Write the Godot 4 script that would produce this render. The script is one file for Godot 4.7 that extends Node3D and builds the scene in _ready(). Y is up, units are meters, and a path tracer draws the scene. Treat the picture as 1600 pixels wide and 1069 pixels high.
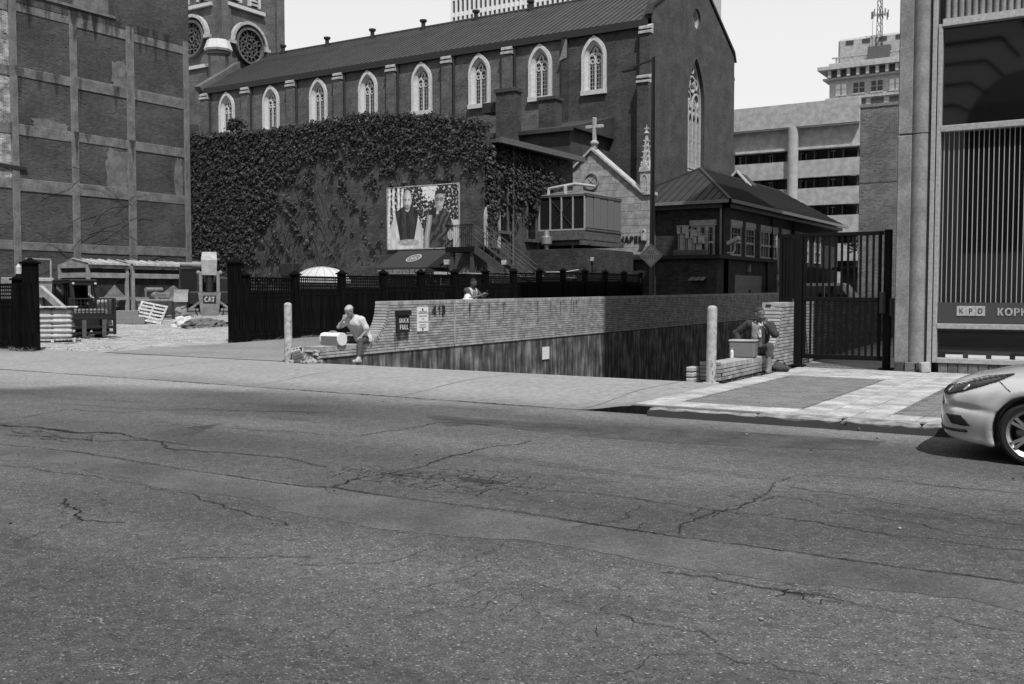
extends Node3D

var M := {}
var T := {}
var rng := RandomNumberGenerator.new()
var bases := {}
var counts := {}


# ---------------------------------------------------------------- mesh builder
class MB:
	var v := PackedVector3Array()
	var n := PackedVector3Array()
	var u := PackedVector2Array()
	var c := PackedColorArray()
	var tint = null

	func tri(a: Vector3, b: Vector3, d: Vector3, na: Vector3, nb: Vector3, nd: Vector3, ua := Vector2.ZERO, ub := Vector2.ZERO, ud := Vector2.ZERO) -> void:
		v.append(a); v.append(d); v.append(b)
		n.append(na); n.append(nd); n.append(nb)
		u.append(ua); u.append(ud); u.append(ub)
		if tint != null:
			c.append(tint); c.append(tint); c.append(tint)

	# corners run counter-clockwise seen from outside, first at the lower left
	func quad(a: Vector3, b: Vector3, d: Vector3, e: Vector3) -> void:
		var m := (d - a).cross(e - b).normalized()
		tri(a, b, d, m, m, m, Vector2(0, 1), Vector2(1, 1), Vector2(1, 0))
		tri(a, d, e, m, m, m, Vector2(0, 1), Vector2(1, 0), Vector2(0, 0))

	func flat(a: Vector3, b: Vector3, d: Vector3) -> void:
		var m := (b - a).cross(d - a).normalized()
		tri(a, b, d, m, m, m)

	func hexa(p: Array) -> void:
		quad(p[0], p[3], p[2], p[1]); quad(p[4], p[5], p[6], p[7])
		quad(p[0], p[1], p[5], p[4]); quad(p[1], p[2], p[6], p[5])
		quad(p[2], p[3], p[7], p[6]); quad(p[3], p[0], p[4], p[7])

	func box(lo: Vector3, hi: Vector3, x := Transform3D.IDENTITY) -> void:
		var p := []
		for q in [Vector3(lo.x, lo.y, hi.z), Vector3(hi.x, lo.y, hi.z), Vector3(hi.x, lo.y, lo.z), Vector3(lo.x, lo.y, lo.z), Vector3(lo.x, hi.y, hi.z), Vector3(hi.x, hi.y, hi.z), Vector3(hi.x, hi.y, lo.z), Vector3(lo.x, hi.y, lo.z)]:
			p.append(x * q)
		hexa(p)

	func cbox(at: Vector3, size: Vector3, x := Transform3D.IDENTITY) -> void:
		box(at - size / 2, at + size / 2, x)

	# the same, turned round where it would face inwards
	func oquad(a: Vector3, b: Vector3, d: Vector3, e: Vector3, out: Vector3) -> void:
		if (d - a).cross(e - b).dot(out) < 0: quad(a, e, d, b)
		else: quad(a, b, d, e)

	# a box whose twelve edges are chamfered by r
	func bev(lo: Vector3, hi: Vector3, r: float, x := Transform3D.IDENTITY) -> void:
		var ce := (lo + hi) / 2
		var h := (hi - lo) / 2
		r = minf(r, minf(h.x, minf(h.y, h.z)) * 0.9)
		for ax in 3:
			var b := (ax + 1) % 3
			var d := (ax + 2) % 3
			for s in [-1.0, 1.0]:
				var q := []
				for k in [[-1, -1], [1, -1], [1, 1], [-1, 1]]:
					var p := Vector3.ZERO
					p[ax] = s * h[ax]
					p[b] = k[0] * (h[b] - r)
					p[d] = k[1] * (h[d] - r)
					q.append(x * (ce + p))
				oquad(q[0], q[1], q[2], q[3], q[0] + q[2] - 2 * (x * ce))
				for t in [-1.0, 1.0]:
					var p0 := Vector3.ZERO
					var p1 := Vector3.ZERO
					p0[b] = s * h[b]; p0[d] = t * (h[d] - r)
					p1[b] = s * (h[b] - r); p1[d] = t * h[d]
					var e := Vector3.ZERO
					e[ax] = h[ax] - r
					oquad(x * (ce + p0 - e), x * (ce + p0 + e), x * (ce + p1 + e), x * (ce + p1 - e), x.basis * (p0 + p1))
		for s in [-1.0, 1.0]:
			for t in [-1.0, 1.0]:
				for w in [-1.0, 1.0]:
					var k := Vector3(s, t, w)
					var q := []
					for ax in 3:
						var p := (h - Vector3.ONE * r) * k
						p[ax] = h[ax] * k[ax]
						q.append(x * (ce + p))
					if (q[1] - q[0]).cross(q[2] - q[0]).dot(x.basis * k) < 0: flat(q[0], q[2], q[1])
					else: flat(q[0], q[1], q[2])

	func axes(a: Vector3, b: Vector3) -> Transform3D:
		var y := (b - a).normalized()
		var r := Vector3.UP if absf(y.y) < 0.95 else Vector3.RIGHT
		var xx := r.cross(y).normalized()
		return Transform3D(Basis(xx, y, xx.cross(y)), a)

	# a beam from a to b: w across (level), d the other way
	func bar(a: Vector3, b: Vector3, w: float, d: float) -> void:
		var l := a.distance_to(b)
		box(Vector3(-w / 2, 0, -d / 2), Vector3(w / 2, l, d / 2), axes(a, b))

	func cyl(a: Vector3, b: Vector3, r0: float, r1: float, seg := 12, caps := true) -> void:
		var x := axes(a, b)
		var l := a.distance_to(b)
		for i in seg:
			var t0 := TAU * i / seg
			var t1 := TAU * (i + 1) / seg
			var d0 := Vector3(cos(t0), 0, -sin(t0))
			var d1 := Vector3(cos(t1), 0, -sin(t1))
			var p := [x * (d0 * r0), x * (d1 * r0), x * (d1 * r1 + Vector3(0, l, 0)), x * (d0 * r1 + Vector3(0, l, 0))]
			var n0 := x.basis * d0
			var n1 := x.basis * d1
			tri(p[0], p[1], p[2], n0, n1, n1)
			tri(p[0], p[2], p[3], n0, n1, n0)
			if caps:
				if r1 > 0.0: flat(p[3], p[2], b)
				if r0 > 0.0: flat(p[1], p[0], a)

	func pipe(pts: Array, r: float, seg := 8) -> void:
		for i in pts.size() - 1:
			cyl(pts[i], pts[i + 1], r, r, seg)
			if i > 0: ball(pts[i], Vector3.ONE * r, seg, 4)

	func ball(at: Vector3, r: Vector3, seg := 12, rings := 8, x := Transform3D.IDENTITY, from := 0.0, to := 1.0) -> void:
		for j in rings:
			var a0 := PI * lerpf(from, to, float(j) / rings)
			var a1 := PI * lerpf(from, to, float(j + 1) / rings)
			for i in seg:
				var q := []
				for k in [[a1, i], [a1, i + 1], [a0, i + 1], [a0, i]]:
					var t: float = TAU * k[1] / seg
					q.append(Vector3(sin(k[0]) * cos(t), cos(k[0]), -sin(k[0]) * sin(t)))
				var p := []
				var m := []
				for w in q:
					p.append(x * (at + w * r))
					m.append((x.basis * (w / r)).normalized())
				if j < rings - 1 or to < 0.999: tri(p[0], p[1], p[2], m[0], m[1], m[2])
				if j > 0 or from > 0.001: tri(p[0], p[2], p[3], m[0], m[2], m[3])

	# profile points are (radius, height), from the bottom up
	func lathe(prof: Array, seg: int, x := Transform3D.IDENTITY, smooth := false) -> void:
		for j in prof.size() - 1:
			var p0: Vector2 = prof[j]
			var p1: Vector2 = prof[j + 1]
			var sl := Vector2(p1.y - p0.y, p0.x - p1.x).normalized()
			for i in seg:
				var t0 := TAU * i / seg
				var t1 := TAU * (i + 1) / seg
				var a := Vector3(cos(t0), 0, -sin(t0))
				var b := Vector3(cos(t1), 0, -sin(t1))
				var q := [x * (a * p0.x + Vector3(0, p0.y, 0)), x * (b * p0.x + Vector3(0, p0.y, 0)), x * (b * p1.x + Vector3(0, p1.y, 0)), x * (a * p1.x + Vector3(0, p1.y, 0))]
				if smooth or seg > 8:
					var na := (x.basis * (a * sl.x + Vector3(0, sl.y, 0))).normalized()
					var nb := (x.basis * (b * sl.x + Vector3(0, sl.y, 0))).normalized()
					if p0.x > 0.0: tri(q[0], q[1], q[2], na, nb, nb)
					if p1.x > 0.0: tri(q[0], q[2], q[3], na, nb, na)
				else:
					if p0.x > 0.0: flat(q[0], q[1], q[2])
					if p1.x > 0.0: flat(q[0], q[2], q[3])

	# outline (counter-clockwise in local x, y) pushed from z0 to z1
	func prism(poly: PackedVector2Array, x: Transform3D, z0: float, z1: float) -> void:
		if Geometry2D.is_polygon_clockwise(poly):
			poly = poly.duplicate()
			poly.reverse()
		var ix := Geometry2D.triangulate_polygon(poly)
		for k in range(0, ix.size(), 3):
			var a := poly[ix[k]]
			var b := poly[ix[k + 1]]
			var d := poly[ix[k + 2]]
			if (b - a).cross(d - a) < 0:
				var s := b
				b = d
				d = s
			flat(x * Vector3(a.x, a.y, z1), x * Vector3(b.x, b.y, z1), x * Vector3(d.x, d.y, z1))
			flat(x * Vector3(a.x, a.y, z0), x * Vector3(d.x, d.y, z0), x * Vector3(b.x, b.y, z0))
		for i in poly.size():
			var a := poly[i]
			var b := poly[(i + 1) % poly.size()]
			quad(x * Vector3(a.x, a.y, z0), x * Vector3(b.x, b.y, z0), x * Vector3(b.x, b.y, z1), x * Vector3(a.x, a.y, z1))

	# the strip between two outlines of equally many points, z0 to z1; the inner edge may lie deeper by "cut"
	func band(outer: Array, inner: Array, x: Transform3D, z0: float, z1: float, closed := false, cut := 0.0) -> void:
		var m := outer.size()
		for i in (m if closed else m - 1):
			var j := (i + 1) % m
			var o0: Vector2 = outer[i]
			var o1: Vector2 = outer[j]
			var i0: Vector2 = inner[i]
			var i1: Vector2 = inner[j]
			var F := func(p: Vector2, z: float): return x * Vector3(p.x, p.y, z)
			quad(F.call(o0, z1), F.call(i0, z1 - cut), F.call(i1, z1 - cut), F.call(o1, z1))
			quad(F.call(i0, z1 - cut), F.call(i0, z0), F.call(i1, z0), F.call(i1, z1 - cut))
			quad(F.call(o0, z0), F.call(o0, z1), F.call(o1, z1), F.call(o1, z0))

	func add(o: MB, x: Transform3D) -> void:
		for i in o.v.size():
			v.append(x * o.v[i])
			n.append((x.basis * o.n[i]).normalized())
			u.append(o.u[i])
			if tint != null: c.append(tint)

	func mesh(off := Vector3.ZERO) -> ArrayMesh:
		var a := []
		a.resize(Mesh.ARRAY_MAX)
		var w := v
		if off != Vector3.ZERO:
			w = Transform3D(Basis.IDENTITY, -off) * v
		a[Mesh.ARRAY_VERTEX] = w
		a[Mesh.ARRAY_NORMAL] = n
		a[Mesh.ARRAY_TEX_UV] = u
		if c.size() == v.size(): a[Mesh.ARRAY_COLOR] = c
		var m := ArrayMesh.new()
		m.add_surface_from_arrays(Mesh.PRIMITIVE_TRIANGLES, a)
		return m


# ---------------------------------------------------------------- nodes
func called_next(called: String, parent: Node) -> String:
	var key := str(parent.get_instance_id()) + called
	var k: int = counts.get(key, 0)
	counts[key] = k + 1
	return called if k == 0 else "%s_%03d" % [called, k]

# one mesh under a thing; its points are given in world space unless the thing stands at a base of its own space
func mi(called: String, shape, m: Material, parent: Node = self, at := Vector3.ZERO) -> MeshInstance3D:
	var o := MeshInstance3D.new()
	o.name = called_next(called, parent)
	var b: Vector3 = bases.get(parent.get_instance_id(), Vector3.ZERO)
	o.mesh = shape if shape is Mesh else shape.mesh(b + at)
	o.position = at
	o.material_override = m
	parent.add_child(o, true)
	bases[o.get_instance_id()] = b + at
	return o

func put(called: String, shape: Mesh, m: Material, parent: Node, x: Transform3D) -> MeshInstance3D:
	var o := MeshInstance3D.new()
	o.name = called_next(called, parent)
	o.mesh = shape
	x.origin -= bases.get(parent.get_instance_id(), Vector3.ZERO)
	o.transform = x
	o.material_override = m
	parent.add_child(o, true)
	return o

func tag(o: Node3D, label: String, category: String, group := "") -> Node3D:
	o.set_meta("label", label)
	o.set_meta("category", category)
	if group: o.set_meta("group", group)
	return o

func thing(called: String, label: String, category: String, at := Vector3.ZERO, group := "") -> Node3D:
	var o := Node3D.new()
	o.name = called_next(called, self)
	o.position = at
	add_child(o, true)
	bases[o.get_instance_id()] = at
	return tag(o, label, category, group)

# a thing whose parts are given in its own space
func local_thing(called: String, label: String, category: String, at := Vector3.ZERO, turn := 0.0, group := "") -> Node3D:
	var o := thing(called, label, category, at, group)
	o.rotation.y = turn
	bases[o.get_instance_id()] = Vector3.ZERO
	return o

func copy(o: Node3D, label: String, at: Vector3, turn = null) -> Node3D:
	var r: Node3D = o.duplicate()
	r.name = called_next(String(o.name), self)
	add_child(r, true)
	r.position = at
	if turn != null: r.rotation.y = turn
	r.set_meta("label", label)
	return r

func struct(called: String, shape, m: Material) -> MeshInstance3D:
	var o := mi(called, shape, m)
	o.set_meta("kind", "structure")
	return o

func stuff(o: Node3D) -> Node3D:
	o.set_meta("kind", "stuff")
	return o

func text(s: String, h: float, depth: float, m: Material, parent: Node, x: Transform3D, called := "lettering", width := 0.0, font := "Droid Sans", weight := 700) -> MeshInstance3D:
	var t := TextMesh.new()
	var f := SystemFont.new()
	f.font_names = PackedStringArray([font])
	f.font_weight = weight
	t.font = f
	t.text = s
	t.font_size = 64
	t.pixel_size = 0.01
	t.depth = depth
	var bx := t.get_aabb()
	var k := h / bx.size.y if bx.size.y > 0 else 1.0
	var kx := width / bx.size.x if width > 0.0 and bx.size.x > 0 else k
	var ce := bx.get_center()
	var o := put(called, t, m, parent, x * Transform3D(Basis.from_scale(Vector3(kx, k, 1)), Vector3(-ce.x * kx, -ce.y * k, 0)))
	return o


# ---------------------------------------------------------------- textures
func noise(freq: float, oct := 4, kind := FastNoiseLite.TYPE_SIMPLEX_SMOOTH, sd := 1) -> FastNoiseLite:
	var f := FastNoiseLite.new()
	f.seed = sd
	f.frequency = freq
	f.noise_type = kind
	f.fractal_type = FastNoiseLite.FRACTAL_FBM
	f.fractal_octaves = oct
	return f

func tex(w: int, h: int, b: PackedByteArray) -> ImageTexture:
	return ImageTexture.create_from_image(Image.create_from_data(w, h, false, Image.FORMAT_L8, b))

func field(w: int, h: int, f: FastNoiseLite) -> PackedByteArray:
	var im := f.get_seamless_image(w, h)
	im.convert(Image.FORMAT_L8)
	return im.get_data()

func make_textures() -> void:
	var W := 512
	var a := field(W, W, noise(0.02, 5, FastNoiseLite.TYPE_SIMPLEX_SMOOTH, 3))
	var fine := field(W, W, noise(0.16, 3, FastNoiseLite.TYPE_SIMPLEX_SMOOTH, 4))
	var b := PackedByteArray()
	b.resize(W * W)
	for i in W * W:
		b[i] = clampi(int(182 + (a[i] - 128) * 0.16 + (fine[i] - 128) * 0.2 + rng.randf_range(-11, 11)), 0, 255)
	T.grain = tex(W, W, b)
	# slow blotches: dirt and wear
	var bl := field(W, W, noise(0.011, 6, FastNoiseLite.TYPE_SIMPLEX_SMOOTH, 9))
	for i in W * W:
		b[i] = clampi(int(228 + (bl[i] - 128) * 0.30), 90, 255)
	T.blotch = tex(W, W, b)
	for i in W * W:
		b[i] = clampi(int(218 + (bl[i] - 128) * 0.62), 60, 255)
	T.grime = tex(W, W, b)
	# runs of water down a wall
	var st := noise(0.03, 4, FastNoiseLite.TYPE_SIMPLEX_SMOOTH, 12).get_seamless_image(512, 64)
	st.resize(512, 1024, Image.INTERPOLATE_CUBIC)
	st.convert(Image.FORMAT_L8)
	var sb := st.get_data()
	var b2 := PackedByteArray()
	b2.resize(512 * 1024)
	for i in 512 * 1024:
		b2[i] = clampi(int(190 + (sb[i] - 128) * 0.85 + rng.randf_range(-10, 10)), 40, 255)
	T.streak = tex(512, 1024, b2)
	# wood grain, along v
	var wg := noise(0.05, 4, FastNoiseLite.TYPE_SIMPLEX_SMOOTH, 15).get_seamless_image(256, 16)
	wg.resize(256, 512, Image.INTERPOLATE_CUBIC)
	wg.convert(Image.FORMAT_L8)
	var wb := wg.get_data()
	var b3 := PackedByteArray()
	b3.resize(256 * 512)
	for i in 256 * 512:
		b3[i] = clampi(int(195 + (wb[i] - 128) * 0.9 + rng.randf_range(-8, 8)), 40, 255)
	T.wood = tex(256, 512, b3)
	# asphalt with its stones
	W = 1024
	var c := PackedByteArray()
	c.resize(W * W)
	var af := field(W, W, noise(0.012, 4, FastNoiseLite.TYPE_SIMPLEX_SMOOTH, 21))
	for i in W * W:
		c[i] = clampi(int(128 + (af[i] - 128) * 0.16 + rng.randf_range(-30, 30)), 0, 255)
	for s in 21000:
		var x0 := rng.randi_range(0, W - 1)
		var y0 := rng.randi_range(0, W - 1)
		var r := rng.randf_range(1.2, 3.6) if rng.randf() < 0.88 else rng.randf_range(3.2, 5.4)
		var el := rng.randf_range(0.6, 1.0)
		var lum := rng.randf_range(80, 186)
		if rng.randf() < 0.13: lum = rng.randf_range(205, 255)
		if rng.randf() < 0.10: lum = rng.randf_range(50, 90)
		var q := int(ceil(r))
		for dy in range(-q, q + 1):
			for dx in range(-q, q + 1):
				if dx * dx + dy * dy / (el * el) <= r * r:
					var at := ((y0 + dy + W) % W) * W + (x0 + dx + W) % W
					c[at] = clampi(int(lerpf(c[at], lum, 0.75)), 0, 255)
	T.asphalt = tex(W, W, c)
	# brickwork too far off to tell its bricks apart: 16 x 32 bricks
	var d := PackedByteArray()
	d.resize(W * W)
	var hgt := PackedByteArray()
	hgt.resize(W * W)
	var tone := PackedFloat32Array()
	for i in 17 * 32: tone.append(rng.randf_range(-26, 26) + (rng.randf_range(-40, 20) if rng.randf() < 0.14 else 0.0))
	for y in W:
		var row := y / 32
		var my := y % 32 < 5
		for x in W:
			var xs := (x + (32 if row % 2 else 0)) % W
			var mort := my or xs % 64 < 5
			var g := rng.randf_range(-9, 9)
			if mort:
				d[y * W + x] = clampi(int(206 + g * 1.4), 0, 255)
				hgt[y * W + x] = 60
			else:
				d[y * W + x] = clampi(int(150 + tone[row * 17 + xs / 64] + g), 0, 255)
				hgt[y * W + x] = 200
	T.brick = tex(W, W, d)
	T.brick_relief = tex(W, W, hgt)
	# leaf-scale noise for cloth
	T.cloth = T.grain


# ---------------------------------------------------------------- materials
func mk(key: String, lin: float, rough := 0.85, t := "", size := 1.5, detail := "", dsize := 9.0, o := {}) -> StandardMaterial3D:
	var m := StandardMaterial3D.new()
	m.resource_name = key
	var mean: float = {"grain": 0.45, "asphalt": 0.27, "brick": 0.40, "streak": 0.50, "wood": 0.55, "": 1.0, "blotch": 0.77, "grime": 0.68}.get(t, 1.0)
	if detail: mean *= {"blotch": 0.77, "grime": 0.68, "streak": 0.50, "grain": 0.47}[detail]
	var g := minf(lin / mean, 1.0)
	m.albedo_color = Color(g, g, g).linear_to_srgb()
	m.roughness = rough
	m.metallic_specular = o.get("spec", 0.4)
	m.metallic = o.get("metal", 0.0)
	if t:
		m.albedo_texture = T[t]
		m.uv1_triplanar = true
		m.uv1_world_triplanar = true
		m.uv1_scale = Vector3.ONE / size
		if t == "brick":
			m.uv1_scale = Vector3(1 / 3.4, 1 / 2.26, 1 / 3.4)
			m.heightmap_enabled = true
			m.heightmap_texture = T.brick_relief
			m.heightmap_scale = 0.8
		elif t == "wood":
			m.uv1_scale = Vector3(1 / size, 1 / (size * 4), 1 / size)
		elif t == "streak":
			m.uv1_scale = Vector3(1 / size, 1 / (size * 1.2), 1 / size)
	if detail:
		m.detail_enabled = true
		m.detail_albedo = T[detail]
		m.detail_blend_mode = BaseMaterial3D.BLEND_MODE_MUL
		m.detail_uv_layer = BaseMaterial3D.DETAIL_UV_2
		m.uv2_triplanar = true
		m.uv2_world_triplanar = true
		m.uv2_scale = Vector3.ONE / dsize
		if detail == "streak": m.uv2_scale = Vector3(1 / dsize, 0.6 / dsize, 1 / dsize)
	if o.has("bump"):
		m.heightmap_enabled = true
		m.heightmap_texture = T[o.bump[0]]
		m.heightmap_scale = o.bump[1]
	if o.get("vc", false): m.vertex_color_use_as_albedo = true
	if o.has("coat"):
		m.clearcoat_enabled = true
		m.clearcoat = o.coat
		m.clearcoat_roughness = 0.05
	if o.has("back"):
		m.backlight_enabled = true
		m.backlight = Color(o.back, o.back, o.back)
	M[key] = m
	return m

func pane(key: String, alpha: float, lin: float) -> void:
	var m := mk(key, lin, 0.03, "", 1, "", 1, {"spec": 0.5})
	m.transparency = BaseMaterial3D.TRANSPARENCY_ALPHA
	m.albedo_color.a = alpha

func make_materials() -> void:
	mk("asphalt", 0.27, 0.9, "asphalt", 1.7, "", 1, {"vc": true, "bump": ["asphalt", 0.35], "spec": 0.25})
	mk("asphalt_smooth", 0.104, 0.9, "asphalt", 0.8, "blotch", 7.0, {"bump": ["asphalt", 0.12], "spec": 0.25})
	mk("asphalt_new", 0.072, 0.9, "asphalt", 1.1, "blotch", 5.0, {"bump": ["asphalt", 0.2], "spec": 0.25})
	mk("crack", 0.022, 1.0, "", 1, "", 1, {"spec": 0.1})
	mk("tar", 0.022, 0.7)
	mk("chalk", 0.17, 0.95, "asphalt", 0.9)
	mk("concrete", 0.30, 0.9, "grain", 1.4, "blotch", 5.0, {"bump": ["grain", 0.2]})
	mk("apron", 0.285, 0.9, "grain", 1.9, "", 1, {"vc": true, "bump": ["grain", 0.25]})
	mk("concrete_wall", 0.075, 0.9, "streak", 3.3, "grime", 4.0)
	mk("concrete_frame", 0.128, 0.9, "grain", 1.8, "blotch", 4.3)
	mk("garage_concrete", 0.31, 0.9, "grain", 9.0)
	mk("kpd_concrete", 0.20, 0.8, "grain", 0.8, "blotch", 4.0)
	mk("kerb", 0.20, 0.9, "grain", 0.7, "grime", 1.7, {"bump": ["grain", 0.8]})
	for k in 4: mk("paver_%d" % k, [0.31, 0.335, 0.355, 0.285][k], 0.85, "grain", 0.9, "blotch", 3.1, {"bump": ["grain", 0.12]})
	for k in 4: mk("dark_paver_%d" % k, [0.135, 0.16, 0.15, 0.12][k], 0.85, "grain", 0.5, "", 1, {"bump": ["grain", 0.2]})
	mk("joint", 0.10, 0.95, "grain", 0.4)
	mk("gravel", 0.58, 0.95, "grain", 0.6, "blotch", 4.0, {"bump": ["grain", 1.5]})
	mk("stone", 0.36, 0.95, "grain", 0.3)
	mk("earth", 0.16, 0.95, "grain", 2.0, "grime", 12.0)
	for k in 5: mk("buff_brick_%d" % k, [0.26, 0.30, 0.23, 0.28, 0.20][k], 0.85, "grain", 0.35, "blotch", 2.3, {"bump": ["grain", 0.15]})
	mk("buff_stuff", 0.34, 0.85, "grain", 0.35, "blotch", 2.3, {"vc": true})
	mk("mortar", 0.035, 0.95, "grain", 0.3)
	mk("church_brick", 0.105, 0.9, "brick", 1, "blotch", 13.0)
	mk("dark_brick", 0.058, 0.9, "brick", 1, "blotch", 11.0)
	mk("tower_brick", 0.105, 0.9, "brick", 1, "blotch", 15.0)
	mk("infill_brick", 0.067, 0.9, "brick", 1, "blotch", 17.0)
	mk("pale_brick", 0.42, 0.9, "brick", 1, "grime", 4.0)
	mk("ivy_brick", 0.062, 0.9, "brick", 1, "blotch", 6.0)
	mk("low_brick", 0.040, 0.9, "brick", 1, "blotch", 5.0)
	mk("block_brick", 0.16, 0.9, "brick", 1, "blotch", 14.0)
	mk("roof_metal", 0.040, 0.55, "grain", 3.0, "blotch", 12.0)
	mk("parish_roof", 0.022, 0.6, "grain", 2.0, "blotch", 7.0)
	mk("eave_dark", 0.022, 0.7)
	mk("limestone", 0.42, 0.85, "grain", 0.9, "blotch", 2.8)
	mk("white_paint", 0.80, 0.6, "grain", 2.5)
	mk("dull_white", 0.50, 0.6, "grain", 1.2, "blotch", 2.5)
	for k in 3: mk("chapel_stone_%d" % k, [0.275, 0.285, 0.265][k], 0.9, "grain", 1.3, "blotch", 3.0)
	mk("chapel_trim", 0.32, 0.9, "grain", 0.9, "blotch", 2.0)
	mk("chapel_joint", 0.235, 0.95)
	mk("church_glass", 0.012, 0.18, "", 1, "", 1, {"spec": 0.5})
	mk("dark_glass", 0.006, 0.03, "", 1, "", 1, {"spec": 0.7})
	mk("lead", 0.10, 0.6)
	mk("black_paint", 0.006, 0.85, "wood", 0.35, "", 1, {"spec": 0.12})
	for k in 3: mk("fence_board_%d" % k, [0.0065, 0.0085, 0.005][k], 0.9, "wood", 0.3, "", 1, {"spec": 0.12})
	mk("lattice", 0.006, 0.9, "", 1, "", 1, {"spec": 0.12})
	mk("iron", 0.009, 0.6, "", 1, "", 1, {"spec": 0.2})
	mk("iron_grey", 0.05, 0.5)
	mk("steel", 0.34, 0.35, "grain", 0.7, "", 1, {"metal": 0.6})
	mk("tower_panel", 0.13, 0.5, "grain", 0.6)
	mk("zinc", 0.20, 0.5, "grain", 0.5, "blotch", 1.3, {"metal": 0.35})
	mk("zinc_dark", 0.085, 0.5, "grain", 0.6, "blotch", 1.5)
	mk("louvre", 0.012, 0.7)
	mk("aluminium", 0.38, 0.42, "grain", 1.0, "", 1, {"metal": 0.3})
	mk("fin", 0.36, 0.5)
	mk("sign_band", 0.058, 0.5)
	mk("tile", 0.12, 0.6, "grain", 0.3, "blotch", 0.6)
	mk("tile_dark", 0.05, 0.6, "grain", 0.3, "blotch", 0.6)
	mk("bollard_paint", 0.52, 0.55, "grain", 0.5, "blotch", 0.9)
	mk("chip", 0.16, 0.9, "grain", 0.2)
	mk("skin_light", 0.22, 0.6)
	mk("skin_dark", 0.085, 0.5)
	mk("skin_mid", 0.14, 0.55)
	mk("white_cloth", 0.80, 0.95, "grain", 0.12)
	mk("denim", 0.055, 0.95, "grain", 0.06)
	mk("dark_denim", 0.055, 0.95, "grain", 0.06)
	mk("dark_cloth", 0.035, 0.95, "grain", 0.06)
	mk("grey_cloth", 0.20, 0.95, "grain", 0.08)
	mk("boot", 0.15, 0.8, "grain", 0.1)
	mk("black_rubber", 0.016, 0.85, "grain", 0.2)
	mk("hair", 0.015, 0.8)
	mk("eye_white", 0.5, 0.3)
	mk("cooler_side", 0.15, 0.55, "grain", 0.3)
	mk("cooler_white", 0.62, 0.5)
	mk("sign_white", 0.62, 0.5)
	mk("sign_black", 0.014, 0.5)
	mk("sign_grey", 0.34, 0.5)
	mk("print_black", 0.02, 0.7)
	mk("car_paint", 0.52, 0.34, "", 1, "", 1, {"metal": 0.25, "coat": 1.0})
	mk("car_trim", 0.012, 0.45)
	mk("lamp_dark", 0.02, 0.15, "", 1, "", 1, {"spec": 0.35})
	mk("chrome", 0.62, 0.12, "", 1, "", 1, {"metal": 1.0})
	mk("alloy", 0.40, 0.3, "", 1, "", 1, {"metal": 0.8})
	mk("machine_light", 0.30, 0.5, "grain", 0.8, "blotch", 2.0)
	mk("machine_grey", 0.17, 0.55, "grain", 0.8, "blotch", 1.6)
	mk("machine_dark", 0.016, 0.55)
	mk("hopper", 0.22, 0.7, "grain", 0.9, "blotch", 3.0)
	mk("hopper_dark", 0.02, 0.8, "grain", 0.9, "grime", 3.0)
	mk("bare_wood", 0.40, 0.85, "wood", 0.3)
	mk("sack", 0.33, 0.8, "grain", 0.5, "blotch", 1.1)
	mk("cardboard", 0.16, 0.9, "grain", 0.5)
	mk("tarp", 0.62, 0.75, "grain", 0.9)
	mk("tarp_dark", 0.10, 0.8, "grain", 0.9, "grime", 0.9)
	mk("awning", 0.028, 0.9, "grain", 0.5)
	mk("far_white", 0.62, 0.8)
	mk("far_stone", 0.32, 0.85, "grain", 9.0)
	mk("far_glass", 0.045, 0.4)
	for k in 3: mk("ivy_leaf_%d" % k, [0.052, 0.085, 0.026][k], 0.55, "", 1, "", 1, {"back": 0.05, "vc": true, "spec": 0.3})
	mk("weed", 0.12, 0.8)
	mk("dusty_rubber", 0.24, 0.9, "grain", 0.2)
	mk("stain", 0.018, 1.0, "", 1, "", 1, {"spec": 0.0})
	M.stain.transparency = BaseMaterial3D.TRANSPARENCY_ALPHA
	M.stain.albedo_color.a = 0.30
	mk("stain_soft", 0.02, 1.0, "", 1, "", 1, {"spec": 0.0})
	M.stain_soft.transparency = BaseMaterial3D.TRANSPARENCY_ALPHA
	M.stain_soft.albedo_color.a = 0.10
	mk("bark", 0.06, 0.95, "wood", 0.3)
	pane("window_pane", 0.12, 0.05)
	var cm: StandardMaterial3D = M.car_trim
	cm.metallic_specular = 0.5


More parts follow.
